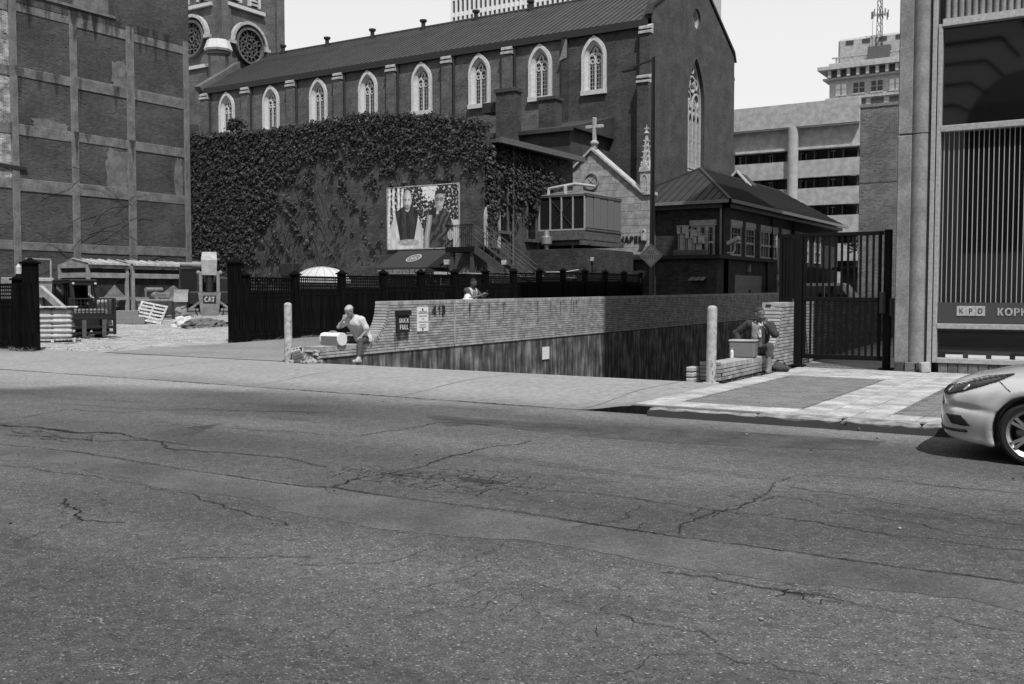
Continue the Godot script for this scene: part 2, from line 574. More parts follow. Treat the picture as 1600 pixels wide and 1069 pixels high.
# ---------------------------------------------------------------- the scene
func _ready() -> void:
	var cam := Camera3D.new()
	cam.name = "camera"
	add_child(cam)
	cam.position = Vector3(0, 1.73, 0)
	cam.rotation = Vector3(deg_to_rad(-2.816), deg_to_rad(31.9), 0)
	cam.fov = 37.93
	cam.near = 0.1
	cam.far = 900
	cam.current = true
	var sky_mat := ProceduralSkyMaterial.new()
	sky_mat.sky_top_color = Color(0.60, 0.60, 0.60)
	sky_mat.sky_horizon_color = Color(0.975, 0.975, 0.975)
	sky_mat.sky_curve = 1.2
	sky_mat.ground_bottom_color = Color(0.25, 0.25, 0.25)
	sky_mat.ground_horizon_color = Color(0.5, 0.5, 0.5)
	var sky := Sky.new()
	sky.sky_material = sky_mat
	var env := Environment.new()
	env.background_mode = Environment.BG_SKY
	env.sky = sky
	env.tonemap_mode = Environment.TONE_MAPPER_LINEAR
	env.tonemap_exposure = 1.0
	env.sdfgi_enabled = true
	env.ssao_enabled = true
	env.ssil_enabled = true
	var we := WorldEnvironment.new()
	we.name = "world_environment"
	we.environment = env
	add_child(we)
	var sun := DirectionalLight3D.new()
	sun.name = "sun"
	sun.basis = Basis.looking_at(-Vector3(0.40, 0.85, 0.35))
	sun.light_energy = 1.55
	sun.light_color = Color(1, 1, 1)
	sun.light_angular_distance = 0.5
	sun.shadow_enabled = true
	sun.sky_mode = DirectionalLight3D.SKY_MODE_LIGHT_ONLY
	add_child(sun)

	rng.seed = 4711
	make_textures()
	make_materials()
	build_ground()
	build_road_marks()
	build_church()
	build_tower()
	build_east_wing()
	build_far_buildings()
	build_chapel()
	build_parish_house()
	build_left_building()
	build_ivy_building()
	build_office()
	build_opposite()
	build_dock_walls()
	build_fences()
	build_gate()
	build_street_things()
	build_lot()
	build_car()
	build_people()
	build_greenery()


func smooth01(a: float, b: float, x: float) -> float:
	var t := clampf((x - a) / (b - a), 0, 1)
	return t * t * (3 - 2 * t)

# height of the lot and the drive behind the fence
func lot_y(z: float) -> float:
	return 0.12 + clampf(0.013 * (-z - 17.5), 0.0, 0.5)

func rect(lo: Vector2, hi: Vector2, y: float) -> MB:
	var b := MB.new()
	b.quad(Vector3(lo.x, y, hi.y), Vector3(hi.x, y, hi.y), Vector3(hi.x, y, lo.y), Vector3(lo.x, y, lo.y))
	return b

func grid_sheet(x0: float, x1: float, z0: float, z1: float, step: float, height: Callable, shade: Callable) -> MB:
	var b := MB.new()
	var nx := int(round((x1 - x0) / step))
	var nz := int(round((z1 - z0) / step))
	var P := []
	for j in nz + 1:
		for i in nx + 1:
			var x := lerpf(x0, x1, float(i) / nx)
			var z := lerpf(z0, z1, float(j) / nz)
			P.append(Vector3(x, height.call(x, z), z))
	for j in nz:
		for i in nx:
			var k := j * (nx + 1) + i
			var q := [P[k + nx + 1], P[k + nx + 2], P[k + 1], P[k]]
			b.quad(q[0], q[1], q[2], q[3])
			for w in [0, 2, 1, 0, 3, 2]:
				var s: float = shade.call(q[w].x, q[w].z)
				b.c.append(Color(s, s, s))
	return b

func build_ground() -> void:
	# one wide sheet to the horizon, open where the dock and its alley go down
	var g := MB.new()
	for r in [[-700, 700, 4, 700], [-700, -24, -700, -13.2], [-24, -15.8, -700, -56], [-15.8, 700, -700, -56], [-3.6, 700, -56, -13.2]]:
		g.add(rect(Vector2(r[0], r[2]), Vector2(r[1], r[3]), -0.06), Transform3D.IDENTITY)
	struct("ground", g, M.earth)
	# road: two sheets, the near one carries its wear in its colour
	var n1 := noise(0.22, 4, FastNoiseLite.TYPE_SIMPLEX_SMOOTH, 31)
	var n2 := noise(0.9, 3, FastNoiseLite.TYPE_SIMPLEX_SMOOTH, 32)
	var wear := func(x: float, z: float) -> float:
		var s := 0.97 + 0.42 * n1.get_noise_2d(x * 0.6, z * 1.5) + 0.16 * n2.get_noise_2d(x * 0.5, z * 3.0)
		# wheel tracks polished paler, dust carried out of the lot, oil along the gutter
		s += 0.16 * exp(-pow((z + 4.7) / 0.45, 2)) + 0.16 * exp(-pow((z + 9.2) / 0.6, 2)) - 0.08 * exp(-pow((z + 3.6) / 0.5, 2))
		var d := smooth01(-10.5, -17.0, x + 0.9 * n1.get_noise_2d(z, x)) * smooth01(0.5, -0.9, z - lerpf(-12.6, -10.4, smooth01(-11.0, -19.0, x)) + 0.8 * n1.get_noise_2d(x * 1.4, z * 2))
		s = lerpf(s, 2.6 + 0.5 * n2.get_noise_2d(x, z * 2), d)
		s += (0.75 + 0.4 * n2.get_noise_2d(x, z)) * smooth01(-11.9, -12.75, z + 0.4 * n1.get_noise_2d(x * 1.5, 3))
		s -= 0.16 * exp(-pow((z + 11.3 + 0.3 * n1.get_noise_2d(x, 5)) / 0.35, 2)) * smooth01(-7, -10, x)
		return clampf(s * 0.365, 0.11, 1.0)
	var road := grid_sheet(-42, 6, -13.0, -0.5, 0.25, func(x, z): return 0.0, wear)
	struct("road", road, M.asphalt)
	var far := MB.new()
	for r in [[-400, -42, -13, 4], [6, 400, -13, 4], [-42, 6, -0.5, 4]]:
		far.add(rect(Vector2(r[0], r[2]), Vector2(r[1], r[3]), 0.0), Transform3D.IDENTITY)
	struct("road", far, M.asphalt_smooth)
	var nearwalk := MB.new()
	nearwalk.box(Vector3(-400, -0.05, 4), Vector3(400, 0.13, 14))
	struct("opposite_pavement", nearwalk, M.concrete)
	# concrete crossing in front of the dock and the lot: falls from the walk to the gutter
	var fall := func(x: float, z: float) -> float:
		var h := 0.004 + 0.122 * smooth01(-13.1, -15.4, z)
		if x > -7.0: h = maxf(h, 0.1245 * smooth01(-7.0, -5.9, x) * smooth01(-12.95, -13.0, z))
		return h
	var stain := func(x: float, z: float) -> float:
		var s := 1.0 + 0.10 * n1.get_noise_2d(x * 0.8, z * 2.5) + 0.10 * n2.get_noise_2d(x, z * 2)
		s -= 0.28 * smooth01(-14.2, -13.1, z + 0.4 * n1.get_noise_2d(x, 9)) * smooth01(-21, -16, x)
		return clampf(s * 0.78, 0.3, 1.0)
	struct("concrete_crossing", grid_sheet(-40, -5.95, -16.9, -13.0, 0.3, fall, stain), M.apron)
	var lip := MB.new()
	lip.box(Vector3(-16.0, -0.6, -17.05), Vector3(-6.7, 0.118, -16.9))
	struct("dock_threshold", lip, M.concrete)
	# joints sawn across the crossing
	for x in [-6.9, -10.4, -13.9, -18.2, -22.4]:
		var j := MB.new()
		for k in 12:
			var z0 := -13.05 - k * 0.32
			var z1 := z0 - 0.32
			j.quad(Vector3(x - 0.008, fall.call(x, z0) + 0.004, z0), Vector3(x + 0.008, fall.call(x, z0) + 0.004, z0), Vector3(x + 0.008, fall.call(x, z1) + 0.004, z1), Vector3(x - 0.008, fall.call(x, z1) + 0.004, z1))
		struct("crossing_joint", j, M.joint)
	build_pavement()
	# the gravel lot and the drive, rising slowly away from the street
	var lump := noise(0.35, 4, FastNoiseLite.TYPE_SIMPLEX_SMOOTH, 37)
	var lot_h := func(x: float, z: float) -> float:
		return lot_y(z) + 0.05 * lump.get_noise_2d(x * 2, z * 2) * smooth01(-17, -19, z)
	var lot_s := func(x: float, z: float) -> float:
		return 0.78 + 0.2 * lump.get_noise_2d(x * 0.7, z * 0.7)
	var gm: StandardMaterial3D = M.gravel
	gm.vertex_color_use_as_albedo = true
	struct("gravel_lot", grid_sheet(-62, -23.6, -56, -16.9, 0.5, lot_h, lot_s), M.gravel)
	struct("drive", grid_sheet(-23.6, -16.4, -56, -16.9, 0.6, func(x, z): return lot_y(z) + 0.02, func(x, z): return 0.62 + 0.2 * lump.get_noise_2d(x, z)), M.apron)
	# the dock's ramp, the alley's floor
	var ramp := MB.new()
	ramp.quad(Vector3(-16.0, 0.06, -17.0), Vector3(-6.7, 0.06, -17.0), Vector3(-6.7, -0.06, -18.6), Vector3(-16.0, -0.06, -18.6))
	ramp.quad(Vector3(-16.0, -0.06, -18.6), Vector3(-6.7, -0.06, -18.6), Vector3(-6.7, -4.6, -56), Vector3(-16.0, -4.6, -56))
	struct("dock_ramp", ramp, M.concrete)
	var al := MB.new()
	al.quad(Vector3(-6.3, 0.10, -21.9), Vector3(-3.5, 0.10, -21.9), Vector3(-3.5, 0.9, -56), Vector3(-6.3, 0.9, -56))
	struct("alley_floor", al, M.concrete)
	# loose stones on the lot
	var st := MB.new()
	st.ball(Vector3.ZERO, Vector3(1, 0.62, 0.8), 6, 4)
	var mm := MultiMesh.new()
	mm.transform_format = MultiMesh.TRANSFORM_3D
	mm.mesh = st.mesh()
	var X := []
	for i in 11000:
		var z := -17.2 - 24.0 * pow(rng.randf(), 1.6)
		var x := rng.randf_range(-46, -24.4)
		if z > -18.6 and rng.randf() < 0.4: z = -17.0 - rng.randf() * 0.8
		var r := rng.randf_range(0.012, 0.034) * (1.6 if rng.randf() < 0.06 else 1.0)
		X.append(Transform3D(Basis(Vector3.UP, rng.randf() * TAU).scaled(Vector3.ONE * r), Vector3(x, lot_h.call(x, z) + r * 0.2, z)))
	mm.instance_count = X.size()
	for i in X.size(): mm.set_instance_transform(i, X[i])
	var o := MultiMeshInstance3D.new()
	o.name = "loose_stones"
	o.multimesh = mm
	o.material_override = M.stone
	add_child(o)
	stuff(tag(o, "pale loose stones scattered over the gravel of the building lot", "gravel"))

func build_pavement() -> void:
	var w := struct("pavement", rect(Vector2(-6.1, -21.6), Vector2(30, -13.0), 0.122), M.joint)
	# paver courses: pale slabs everywhere, small dark bricks in the panels
	var unit := MB.new()
	unit.bev(Vector3(-0.5, -0.03, -0.5), Vector3(0.5, 0.0, 0.5), 0.012)
	var um := unit.mesh()
	var panels := [[-5.62, -3.82, -19.3, -13.75], [-2.65, 0.9, -19.3, -13.75], [2.1, 5.6, -19.3, -13.75]]
	var rest := MB.new()
	var xs := [-6.1]
	for q in [[-5.62, 1], [-3.82, 4], [-2.65, 3], [0.9, 9], [2.1, 3], [5.6, 9], [8.0, 6]]:
		var x0: float = xs[xs.size() - 1]
		for k in q[1]: xs.append(lerpf(x0, q[0], (k + 1.0) / q[1]))
	var zs := [-13.18]
	for q in [[-13.75, 1], [-19.3, 14], [-21.5, 5]]:
		var z0: float = zs[zs.size() - 1]
		for k in q[1]: zs.append(lerpf(z0, q[0], (k + 1.0) / q[1]))
	var cells := []
	for i in xs.size() - 1:
		for j in zs.size() - 1:
			var cx: float = (xs[i] + xs[i + 1]) / 2
			var cz: float = (zs[j] + zs[j + 1]) / 2
			var inside := false
			for p in panels: inside = inside or (cx > p[0] and cx < p[1] and cz > p[2] and cz < p[3])
			if not inside: cells.append([Vector2(cx, cz), xs[i + 1] - xs[i] - 0.009, zs[j] - zs[j + 1] - 0.009])
	cells.sort_custom(func(a, b): return a[0].length_squared() < b[0].length_squared())
	var used := 0
	for c in cells:
		var p: Vector2 = c[0]
		var tr := Transform3D(Basis.from_euler(Vector3(rng.randf_range(-0.006, 0.006), 0, rng.randf_range(-0.006, 0.006))) * Basis.from_scale(Vector3(c[1], 1, c[2])), Vector3(p.x, 0.13 + rng.randf_range(-0.0035, 0.0035), p.y))
		if p.x < 0.2 and used < 290:
			put("paver", um, M["paver_%d" % (rng.randi() % 4)], w, tr)
			used += 1
		else:
			rest.bev(Vector3(-0.5, -0.03, -0.5), Vector3(0.5, 0.0, 0.5), 0.012, tr)
	if rest.v.size(): stuff(mi("pavers_beyond", rest, M.paver_0, w))
	var db := MB.new()
	db.bev(Vector3(-0.098, -0.03, -0.048), Vector3(0.098, 0.0, 0.048), 0.004)
	var dm := db.mesh()
	var packs := [MB.new(), MB.new(), MB.new(), MB.new()]
	var near := 0
	for p in panels:
		var zz: float = p[3] - 0.055
		var row := 0
		while zz > p[2] + 0.04:
			var xx: float = p[0] + (0.1 if row % 2 == 0 else 0.0)
			while xx < p[1] + 0.02:
				var xa := clampf(xx, p[0] + 0.1, p[1] - 0.1)
				var tr := Transform3D(Basis(Vector3(0, 0, 1), rng.randf_range(-0.012, 0.012)), Vector3(xa, 0.131 + rng.randf_range(-0.003, 0.003), zz))
				var k := rng.randi() % 4
				if near < 300 and p[0] < -3 and zz > -15.6 and absf(xa - xx) < 0.02:
					put("dark_brick_paver", dm, M["dark_paver_%d" % k], w, tr)
					near += 1
				elif absf(xa - xx) < 0.06:
					packs[k].bev(Vector3(-0.098, -0.03, -0.048), Vector3(0.098, 0.0, 0.048), 0.004, tr)
				xx += 0.205
			zz -= 0.105
			row += 1
	for k in 4: stuff(mi("dark_brick_pavers", packs[k], M["dark_paver_%d" % k], w))
	# granite kerb in lengths, chipped at its joints
	var kx := -5.75
	var n := 0
	while kx < 26:
		var l: float = [1.55, 1.1, 0.95, 0.72, 1.6, 1.8, 1.8, 1.8][n] if n < 8 else 1.8
		var k := MB.new()
		k.bev(Vector3(kx + 0.012, -0.15, -13.17), Vector3(kx + l - 0.012, 0.128 + rng.randf_range(-0.012, 0.006), -12.84 + rng.randf_range(-0.012, 0.012)), 0.025)
		mi("kerb_stone", k, M.kerb, w)
		# dark strip with a ragged top edge over the kerb face
		var face_strip := PackedVector2Array([Vector2(kx, -0.1)])
		for i in 9: face_strip.append(Vector2(kx + l * i / 8.0, rng.randf_range(0.07, 0.112)))
		face_strip.append(Vector2(kx + l, -0.1))
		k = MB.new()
		k.prism(face_strip, Transform3D.IDENTITY, -12.9, -12.832)
		mi("kerb_face_strip", k, M.dark_denim, w)
		kx += l
		n += 1
	# a broken corner of the kerb and its crumbs
	for i in 3:
		var c := MB.new()
		var at := Vector3(rng.randf_range(-3.1, -2.8), 0.02 + rng.randf() * 0.09, rng.randf_range(-12.86, -12.72))
		c.bev(-Vector3(0.04, 0.03, 0.03), Vector3(0.04, 0.03, 0.03), 0.012, Transform3D(Basis.from_euler(Vector3(rng.randf() * 3, rng.randf() * 3, rng.randf() * 3)).scaled(Vector3.ONE * rng.randf_range(0.25, 0.7)), at))
		mi("kerb_crumb", c, M.joint, w)

# a ragged dark crack lying on the road: broken, of uneven width, with short spurs and dirt beside it
func crack(b: MB, pts: Array, w: float, y := 0.004, rough := 0.05, halo: MB = null) -> void:
	var line := []
	for i in pts.size() - 1:
		var a: Vector2 = pts[i]
		var e: Vector2 = pts[i + 1]
		var m := maxi(2, int(a.distance_to(e) / 0.03))
		var drift := 0.0
		for k in m:
			drift = clampf(drift + rng.randf_range(-rough, rough) * 0.4, -rough, rough)
			line.append(a.lerp(e, float(k) / m) + (e - a).orthogonal().normalized() * ((drift * sin(PI * k / m) + rng.randf_range(-0.9, 0.9) * w) if k > 0 else 0.0))
	line.append(pts[pts.size() - 1])
	var lastw := w * 0.3
	var fade := 0.8
	for i in line.size() - 1:
		var a: Vector2 = line[i]
		var e: Vector2 = line[i + 1]
		fade = clampf(fade + rng.randf_range(-0.3, 0.3), 0.1, 1.3)
		var nw := w * fade * rng.randf_range(0.4, 1.2)
		var s := (e - a).orthogonal().normalized() / 2
		if fade > 0.22: b.quad(Vector3(a.x - s.x * lastw, y, a.y - s.y * lastw), Vector3(e.x - s.x * nw, y, e.y - s.y * nw), Vector3(e.x + s.x * nw, y, e.y + s.y * nw), Vector3(a.x + s.x * lastw, y, a.y + s.y * lastw))
		if halo != null:
			var o0 := s * w * rng.randf_range(-2, 2)
			var h0 := w * rng.randf_range(1.0, 4.5)
			var h1 := w * rng.randf_range(1.0, 4.5)
			halo.quad(Vector3(a.x + o0.x - s.x * h0, y - 0.002, a.y + o0.y - s.y * h0), Vector3(e.x + o0.x - s.x * h1, y - 0.002, e.y + o0.y - s.y * h1), Vector3(e.x + o0.x + s.x * h1, y - 0.002, e.y + o0.y + s.y * h1), Vector3(a.x + o0.x + s.x * h0, y - 0.002, a.y + o0.y + s.y * h0))
			if rng.randf() < 0.035: crack(b, [a, a + (e - a).normalized().rotated(rng.randf_range(-1.4, 1.4)) * rng.randf_range(0.06, 0.3)], w * 0.5, y, 0.03)
		lastw = nw

func edge_patch(poly: Array, y: float, rough: float) -> MB:
	var pts := PackedVector2Array()
	for i in poly.size():
		var a: Vector2 = poly[i]
		var e: Vector2 = poly[(i + 1) % poly.size()]
		var m := maxi(1, int(a.distance_to(e) / 0.12))
		for k in m:
			pts.append(a.lerp(e, float(k) / m) + (Vector2(rng.randf_range(-rough, rough), rng.randf_range(-rough, rough)) if k > 0 else Vector2.ZERO))
	if Geometry2D.triangulate_polygon(pts).is_empty(): pts = PackedVector2Array(poly)
	var b := MB.new()
	var ix := Geometry2D.triangulate_polygon(pts)
	for k in range(0, ix.size(), 3):
		var p := Vector3(pts[ix[k]].x, y, pts[ix[k]].y)
		var q := Vector3(pts[ix[k + 1]].x, y, pts[ix[k + 1]].y)
		var r := Vector3(pts[ix[k + 2]].x, y, pts[ix[k + 2]].y)
		if (q - p).cross(r - p).y < 0: b.flat(p, r, q)
		else: b.flat(p, q, r)
	return b

func V(a: Array) -> Array:
	var r := []
	for i in range(0, a.size(), 2): r.append(Vector2(a[i], a[i + 1]))
	return r

func build_road_marks() -> void:
	var road := get_node("road")
	var lines := [
		[0.014, [-10.93, -6.50, -9.60, -6.63, -8.23, -6.54, -6.85, -6.51, -6.28, -6.51, -6.00, -6.62, -5.11, -6.58, -4.13, -6.64, -3.53, -6.60, -3.00, -6.57, -2.23, -6.57, -1.62, -6.56, -1.03, -6.56, -0.50, -6.58]],
		[0.009, [-4.72, -7.48, -4.05, -7.56, -3.32, -7.55, -2.70, -7.51, -2.35, -7.52, -1.85, -7.47, -1.18, -7.44, -0.57, -7.44]],
		[0.008, [-2.72, -6.63, -2.77, -7.25, -2.65, -7.82, -2.64, -8.44, -2.67, -9.31]],
		[0.014, [-6.00, -6.62, -6.09, -7.07, -5.99, -7.52, -6.06, -8.35, -6.09, -9.24, -5.91, -9.91]],
		[0.012, [-9.59, -5.70, -8.83, -5.75, -7.72, -5.79, -6.84, -5.76, -5.93, -5.50, -5.28, -5.34]],
		[0.016, [-7.58, -5.05, -7.02, -4.82, -6.69, -4.64, -6.38, -4.75]],
		[0.007, [-6.55, -3.97, -6.64, -4.26, -6.69, -4.61]],
		[0.009, [-5.27, -4.25, -5.00, -4.46, -4.75, -4.67, -4.45, -4.78]],
		[0.007, [-4.50, -4.59, -4.29, -4.72, -4.03, -4.92, -3.99, -5.13, -3.94, -5.43]],
		[0.005, [-3.39, -3.63, -3.39, -3.92, -3.27, -4.10, -3.15, -4.40, -2.91, -4.68]],
		[0.009, [-2.30, -4.80, -2.14, -4.71, -1.83, -4.77, -1.70, -4.65]],
		[0.01, [-2.43, -5.66, -1.96, -5.68, -1.49, -5.70, -0.93, -5.65, -0.42, -5.61]],
		[0.006, [-2.02, -3.92, -1.91, -4.31, -1.65, -4.51, -1.40, -4.52, -1.10, -4.49]],
		[0.009, [-2.68, -9.37, -2.37, -9.53, -1.80, -9.58, -0.75, -9.55]],
		[0.016, [-10.51, -7.80, -9.58, -7.63, -8.95, -7.29, -7.88, -7.50, -7.25, -7.51, -6.76, -7.37]],
		[0.012, [-9.89, -8.87, -8.89, -9.00, -7.89, -9.17, -7.79, -10.18, -7.81, -10.76, -7.09, -10.83]],
		[0.013, [-13.16, -7.83, -13.12, -8.28, -13.36, -9.04, -12.29, -9.23, -11.96, -10.10, -9.88, -10.65]],
		[0.01, [-14.65, -8.73, -14.74, -9.41, -13.25, -9.50, -12.16, -9.69, -9.78, -10.80]],
		[0.03, [-12.58, -7.49, -11.92, -7.60, -11.15, -7.53, -10.51, -7.80]],
		[0.018, [-11.61, -6.98, -10.93, -7.21, -10.15, -7.27, -9.75, -7.58]],
		[0.006, [-8.08, -10.99, -7.52, -11.10, -6.60, -10.92, -5.34, -11.70, -3.56, -11.37]],
		[0.006, [-3.44, -6.42, -3.25, -6.90, -3.36, -7.38]],
		[0.006, [-5.97, -9.88, -5.64, -10.51, -5.41, -11.10]],
		[0.006, [-2.65, -7.82, -2.54, -8.31, -2.33, -8.32, -2.12, -8.15]],
		[0.008, [-16.85, -10.04, -15.66, -10.00, -14.48, -9.91, -13.03, -10.26]],
		[0.006, [-2.58, -8.81, -2.17, -8.73, -1.50, -8.53, -0.64, -8.23]],
		[0.005, [-3.67, -4.72, -3.53, -5.06, -3.63, -5.74]],
		[0.006, [-1.97, -7.96, -1.48, -7.90, -1.00, -7.68, -0.60, -7.74]],
	]
	for l in lines:
		var b := MB.new()
		var halo := MB.new()
		crack(b, V(l[1]), l[0] * (0.85 if V(l[1])[0].y < -6.0 else 0.55), 0.007, 0.02 if l[1].size() > 20 else 0.07, halo)
		var c := mi("crack", b, M.crack, road)
		mi("crack_stain", halo, M.stain, c)
	# crazed areas: cells of a jittered net
	for q in [[-5.15, -7.5, 0.75, 0.5, 0.009, 14], [-5.95, -7.35, 0.6, 0.34, 0.009, 12], [-11.7, -7.35, 1.3, 0.32, 0.011, 14], [-1.6, -5.68, 0.25, 0.12, 0.008, 5], [-2.7, -7.7, 0.35, 0.4, 0.005, 6], [-7.1, -4.9, 0.4, 0.3, 0.005, 6], [-3.0, -4.8, 0.7, 0.4, 0.0035, 8], [-10.6, -8.9, 0.8, 0.35, 0.006, 8]]:
		var b := MB.new()
		var nx: int = q[5]
		var nz := maxi(4, int(nx * 0.6))
		var P := []
		for j in nz + 1:
			for i in nx + 1:
				P.append(Vector2(q[0] + q[2] * (2.0 * i / nx - 1), q[1] + q[3] * (2.0 * j / nz - 1)) + Vector2(rng.randf_range(-0.35, 0.35) * 2 * q[2] / nx, rng.randf_range(-0.35, 0.35) * 2 * q[3] / nz))
		for j in nz + 1:
			for i in nx + 1:
				var e := Vector2((2.0 * i / nx - 1), (2.0 * j / nz - 1)).length()
				var keep := 0.92 - 0.55 * e
				var k := j * (nx + 1) + i
				if i < nx and rng.randf() < keep: crack(b, [P[k], P[k + 1]], q[4] * 1.25, 0.006, 0.03)
				if j < nz and rng.randf() < keep: crack(b, [P[k], P[k + nx + 1]], q[4] * 1.25, 0.006, 0.03)
		mi("crazing", b, M.crack, road)
	for q in [[-5.05, -7.55, 0.28, 0.13], [-5.85, -7.4, 0.2, 0.05], [-11.2, -7.55, 0.6, 0.07], [-1.57, -5.67, 0.1, 0.035], [-9.4, -7.62, 0.5, 0.04]]:
		var ring := []
		for k in 18:
			var r := rng.randf_range(0.55, 1.1)
			ring.append(Vector2(q[0] + q[2] * r * cos(TAU * k / 18), q[1] + q[3] * r * sin(TAU * k / 18)))
		mi("pothole", edge_patch(ring, 0.003, 0.02), M.stain, road)
	# drips of oil and old spills along the lanes
	for k in 26:
		var c := Vector2(rng.randf_range(-14, 1), [-8.2, -3.9, -9.6, -5.0][k % 4] + rng.randfn() * 0.35)
		var ring := []
		var rx := rng.randf_range(0.15, 1.1)
		var rz := rng.randf_range(0.05, 0.2)
		for m in 22: ring.append(c + Vector2(cos(TAU * m / 22) * rx, sin(TAU * m / 22) * rz) * rng.randf_range(0.6, 1.15))
		mi("oil_stain", edge_patch(ring, 0.0016 + 0.0001 * k, 0.01), M.stain_soft, road)
	# smoother strip over an old trench, darker repairs
	var upper := []
	var lower := []
	for k in 46:
		var x := -20.0 + k * 0.55
		upper.append(Vector2(x, -6.555 + rng.randf_range(-0.015, 0.015)))
		lower.append(Vector2(x, -5.82 + 0.14 * sin(x * 0.9) + 0.10 * sin(x * 2.3) + rng.randf_range(-0.10, 0.10)))
	lower.reverse()
	mi("trench_strip", edge_patch(upper + lower, 0.002, 0.025), M.asphalt_smooth, road)
	mi("dark_repair", edge_patch(V([-8.54, -11.30, -7.49, -11.36, -5.37, -11.76, -3.76, -12.0, -2.39, -12.10, -2.52, -11.24, -3.56, -10.92, -4.39, -10.68, -5.17, -10.61, -6.09, -10.68, -7.30, -10.78, -7.48, -10.44]), 0.0022, 0.025), M.asphalt_new, road)
	mi("dark_repair", edge_patch(V([-10.23, -7.97, -10.32, -8.46, -10.22, -9.11, -9.91, -8.57, -9.69, -8.18, -9.76, -8.0]), 0.0022, 0.03), M.asphalt_new, road)
	# faint marks of old chalk or paint
	for q in [[-4.84, -3.19, 0.2, 3], [-4.03, -2.85, 0.18, 4]]:
		for k in q[3]:
			var b := MB.new()
			var at := Vector2(q[0] + rng.randf_range(-0.18, 0.18), q[1] + rng.randf_range(-0.08, 0.08))
			crack(b, [at, at + Vector2(rng.randf_range(0.02, 0.12), -0.07), at + Vector2(rng.randf_range(0.08, 0.16), -0.02)], 0.014, 0.002, 0.02)
			mi("worn_mark", b, M.chalk, road)
	# gutter seam between road and crossing
	var s := MB.new()
	crack(s, V([-30, -13.0, -21.6, -12.99, -18, -13.02, -12, -13.0, -6.1, -13.01]), 0.035, 0.0085, 0.02)
	mi("gutter_seam", s, M.crack, road)
	for k in 60:
		var b := MB.new()
		var r := rng.randf_range(0.006, 0.02)
		var at := Vector3(rng.randf_range(-13, 0), r * 0.4, rng.randf_range(-12.8, -3.4))
		b.ball(at, Vector3(r, r * 0.5, r * 0.8), 6, 4)
		mi("pebble", b, M.earth if k % 3 else M.tar, road)
	var gum := MB.new()
	for k in 150:
		var at := Vector2(rng.randf_range(-24, 0), rng.randf_range(-16.7, -13.4))
		if at.x > -5.9: at = Vector2(rng.randf_range(-5.8, 0.4), rng.randf_range(-20.5, -13.3))
		var y := 0.13 + 0.006 if at.x > -5.9 else 0.004 + 0.122 * smooth01(-13.1, -15.4, at.y) + 0.005
		var r := rng.randf_range(0.012, 0.04)
		for m in 8: gum.flat(Vector3(at.x, y, at.y), Vector3(at.x + r * cos(TAU * m / 8), y, at.y - r * sin(TAU * m / 8)), Vector3(at.x + r * cos(TAU * (m + 1) / 8), y, at.y - r * sin(TAU * (m + 1) / 8)))
	stuff(mi("gum_spots", gum, M.stain, get_node("pavement")))


# ---------------------------------------------------------------- buildings
# a pointed arch from the foot of the left jamb over the tip to the foot of the right one
func pointed(w: float, spring: float, tip: float, n := 8, foot := 0.0) -> Array:
	var r := tip - spring
	var R := (w * w + r * r) / (2 * w)
	var p := [Vector2(-w, foot)]
	var a1 := atan2(r, R - w)
	for i in n + 1:
		var a := a1 * i / n
		p.append(Vector2(-w + R - R * cos(a), spring + R * sin(a)))
	for i in range(n - 1, -1, -1):
		var a := a1 * i / n
		p.append(Vector2(w - R + R * cos(a), spring + R * sin(a)))
	p.append(Vector2(w, foot))
	return p

func circle2(c: Vector2, r: float, n: int, from := 0.0, to := TAU) -> Array:
	var p := []
	for i in n:
		var a := lerpf(from, to, float(i) / (n if absf(to - from) > TAU - 0.01 else n - 1))
		p.append(c + Vector2(cos(a), sin(a)) * r)
	return p

func facing_x(at: Vector3) -> Transform3D:
	return Transform3D(Basis(Vector3(0, 0, -1), Vector3(0, 1, 0), Vector3(1, 0, 0)), at)

func wall_quad(b: MB, x0: float, x1: float, y0: float, y1: float, z: float) -> void:
	b.quad(Vector3(x0, y0, z), Vector3(x1, y0, z), Vector3(x1, y1, z), Vector3(x0, y1, z))

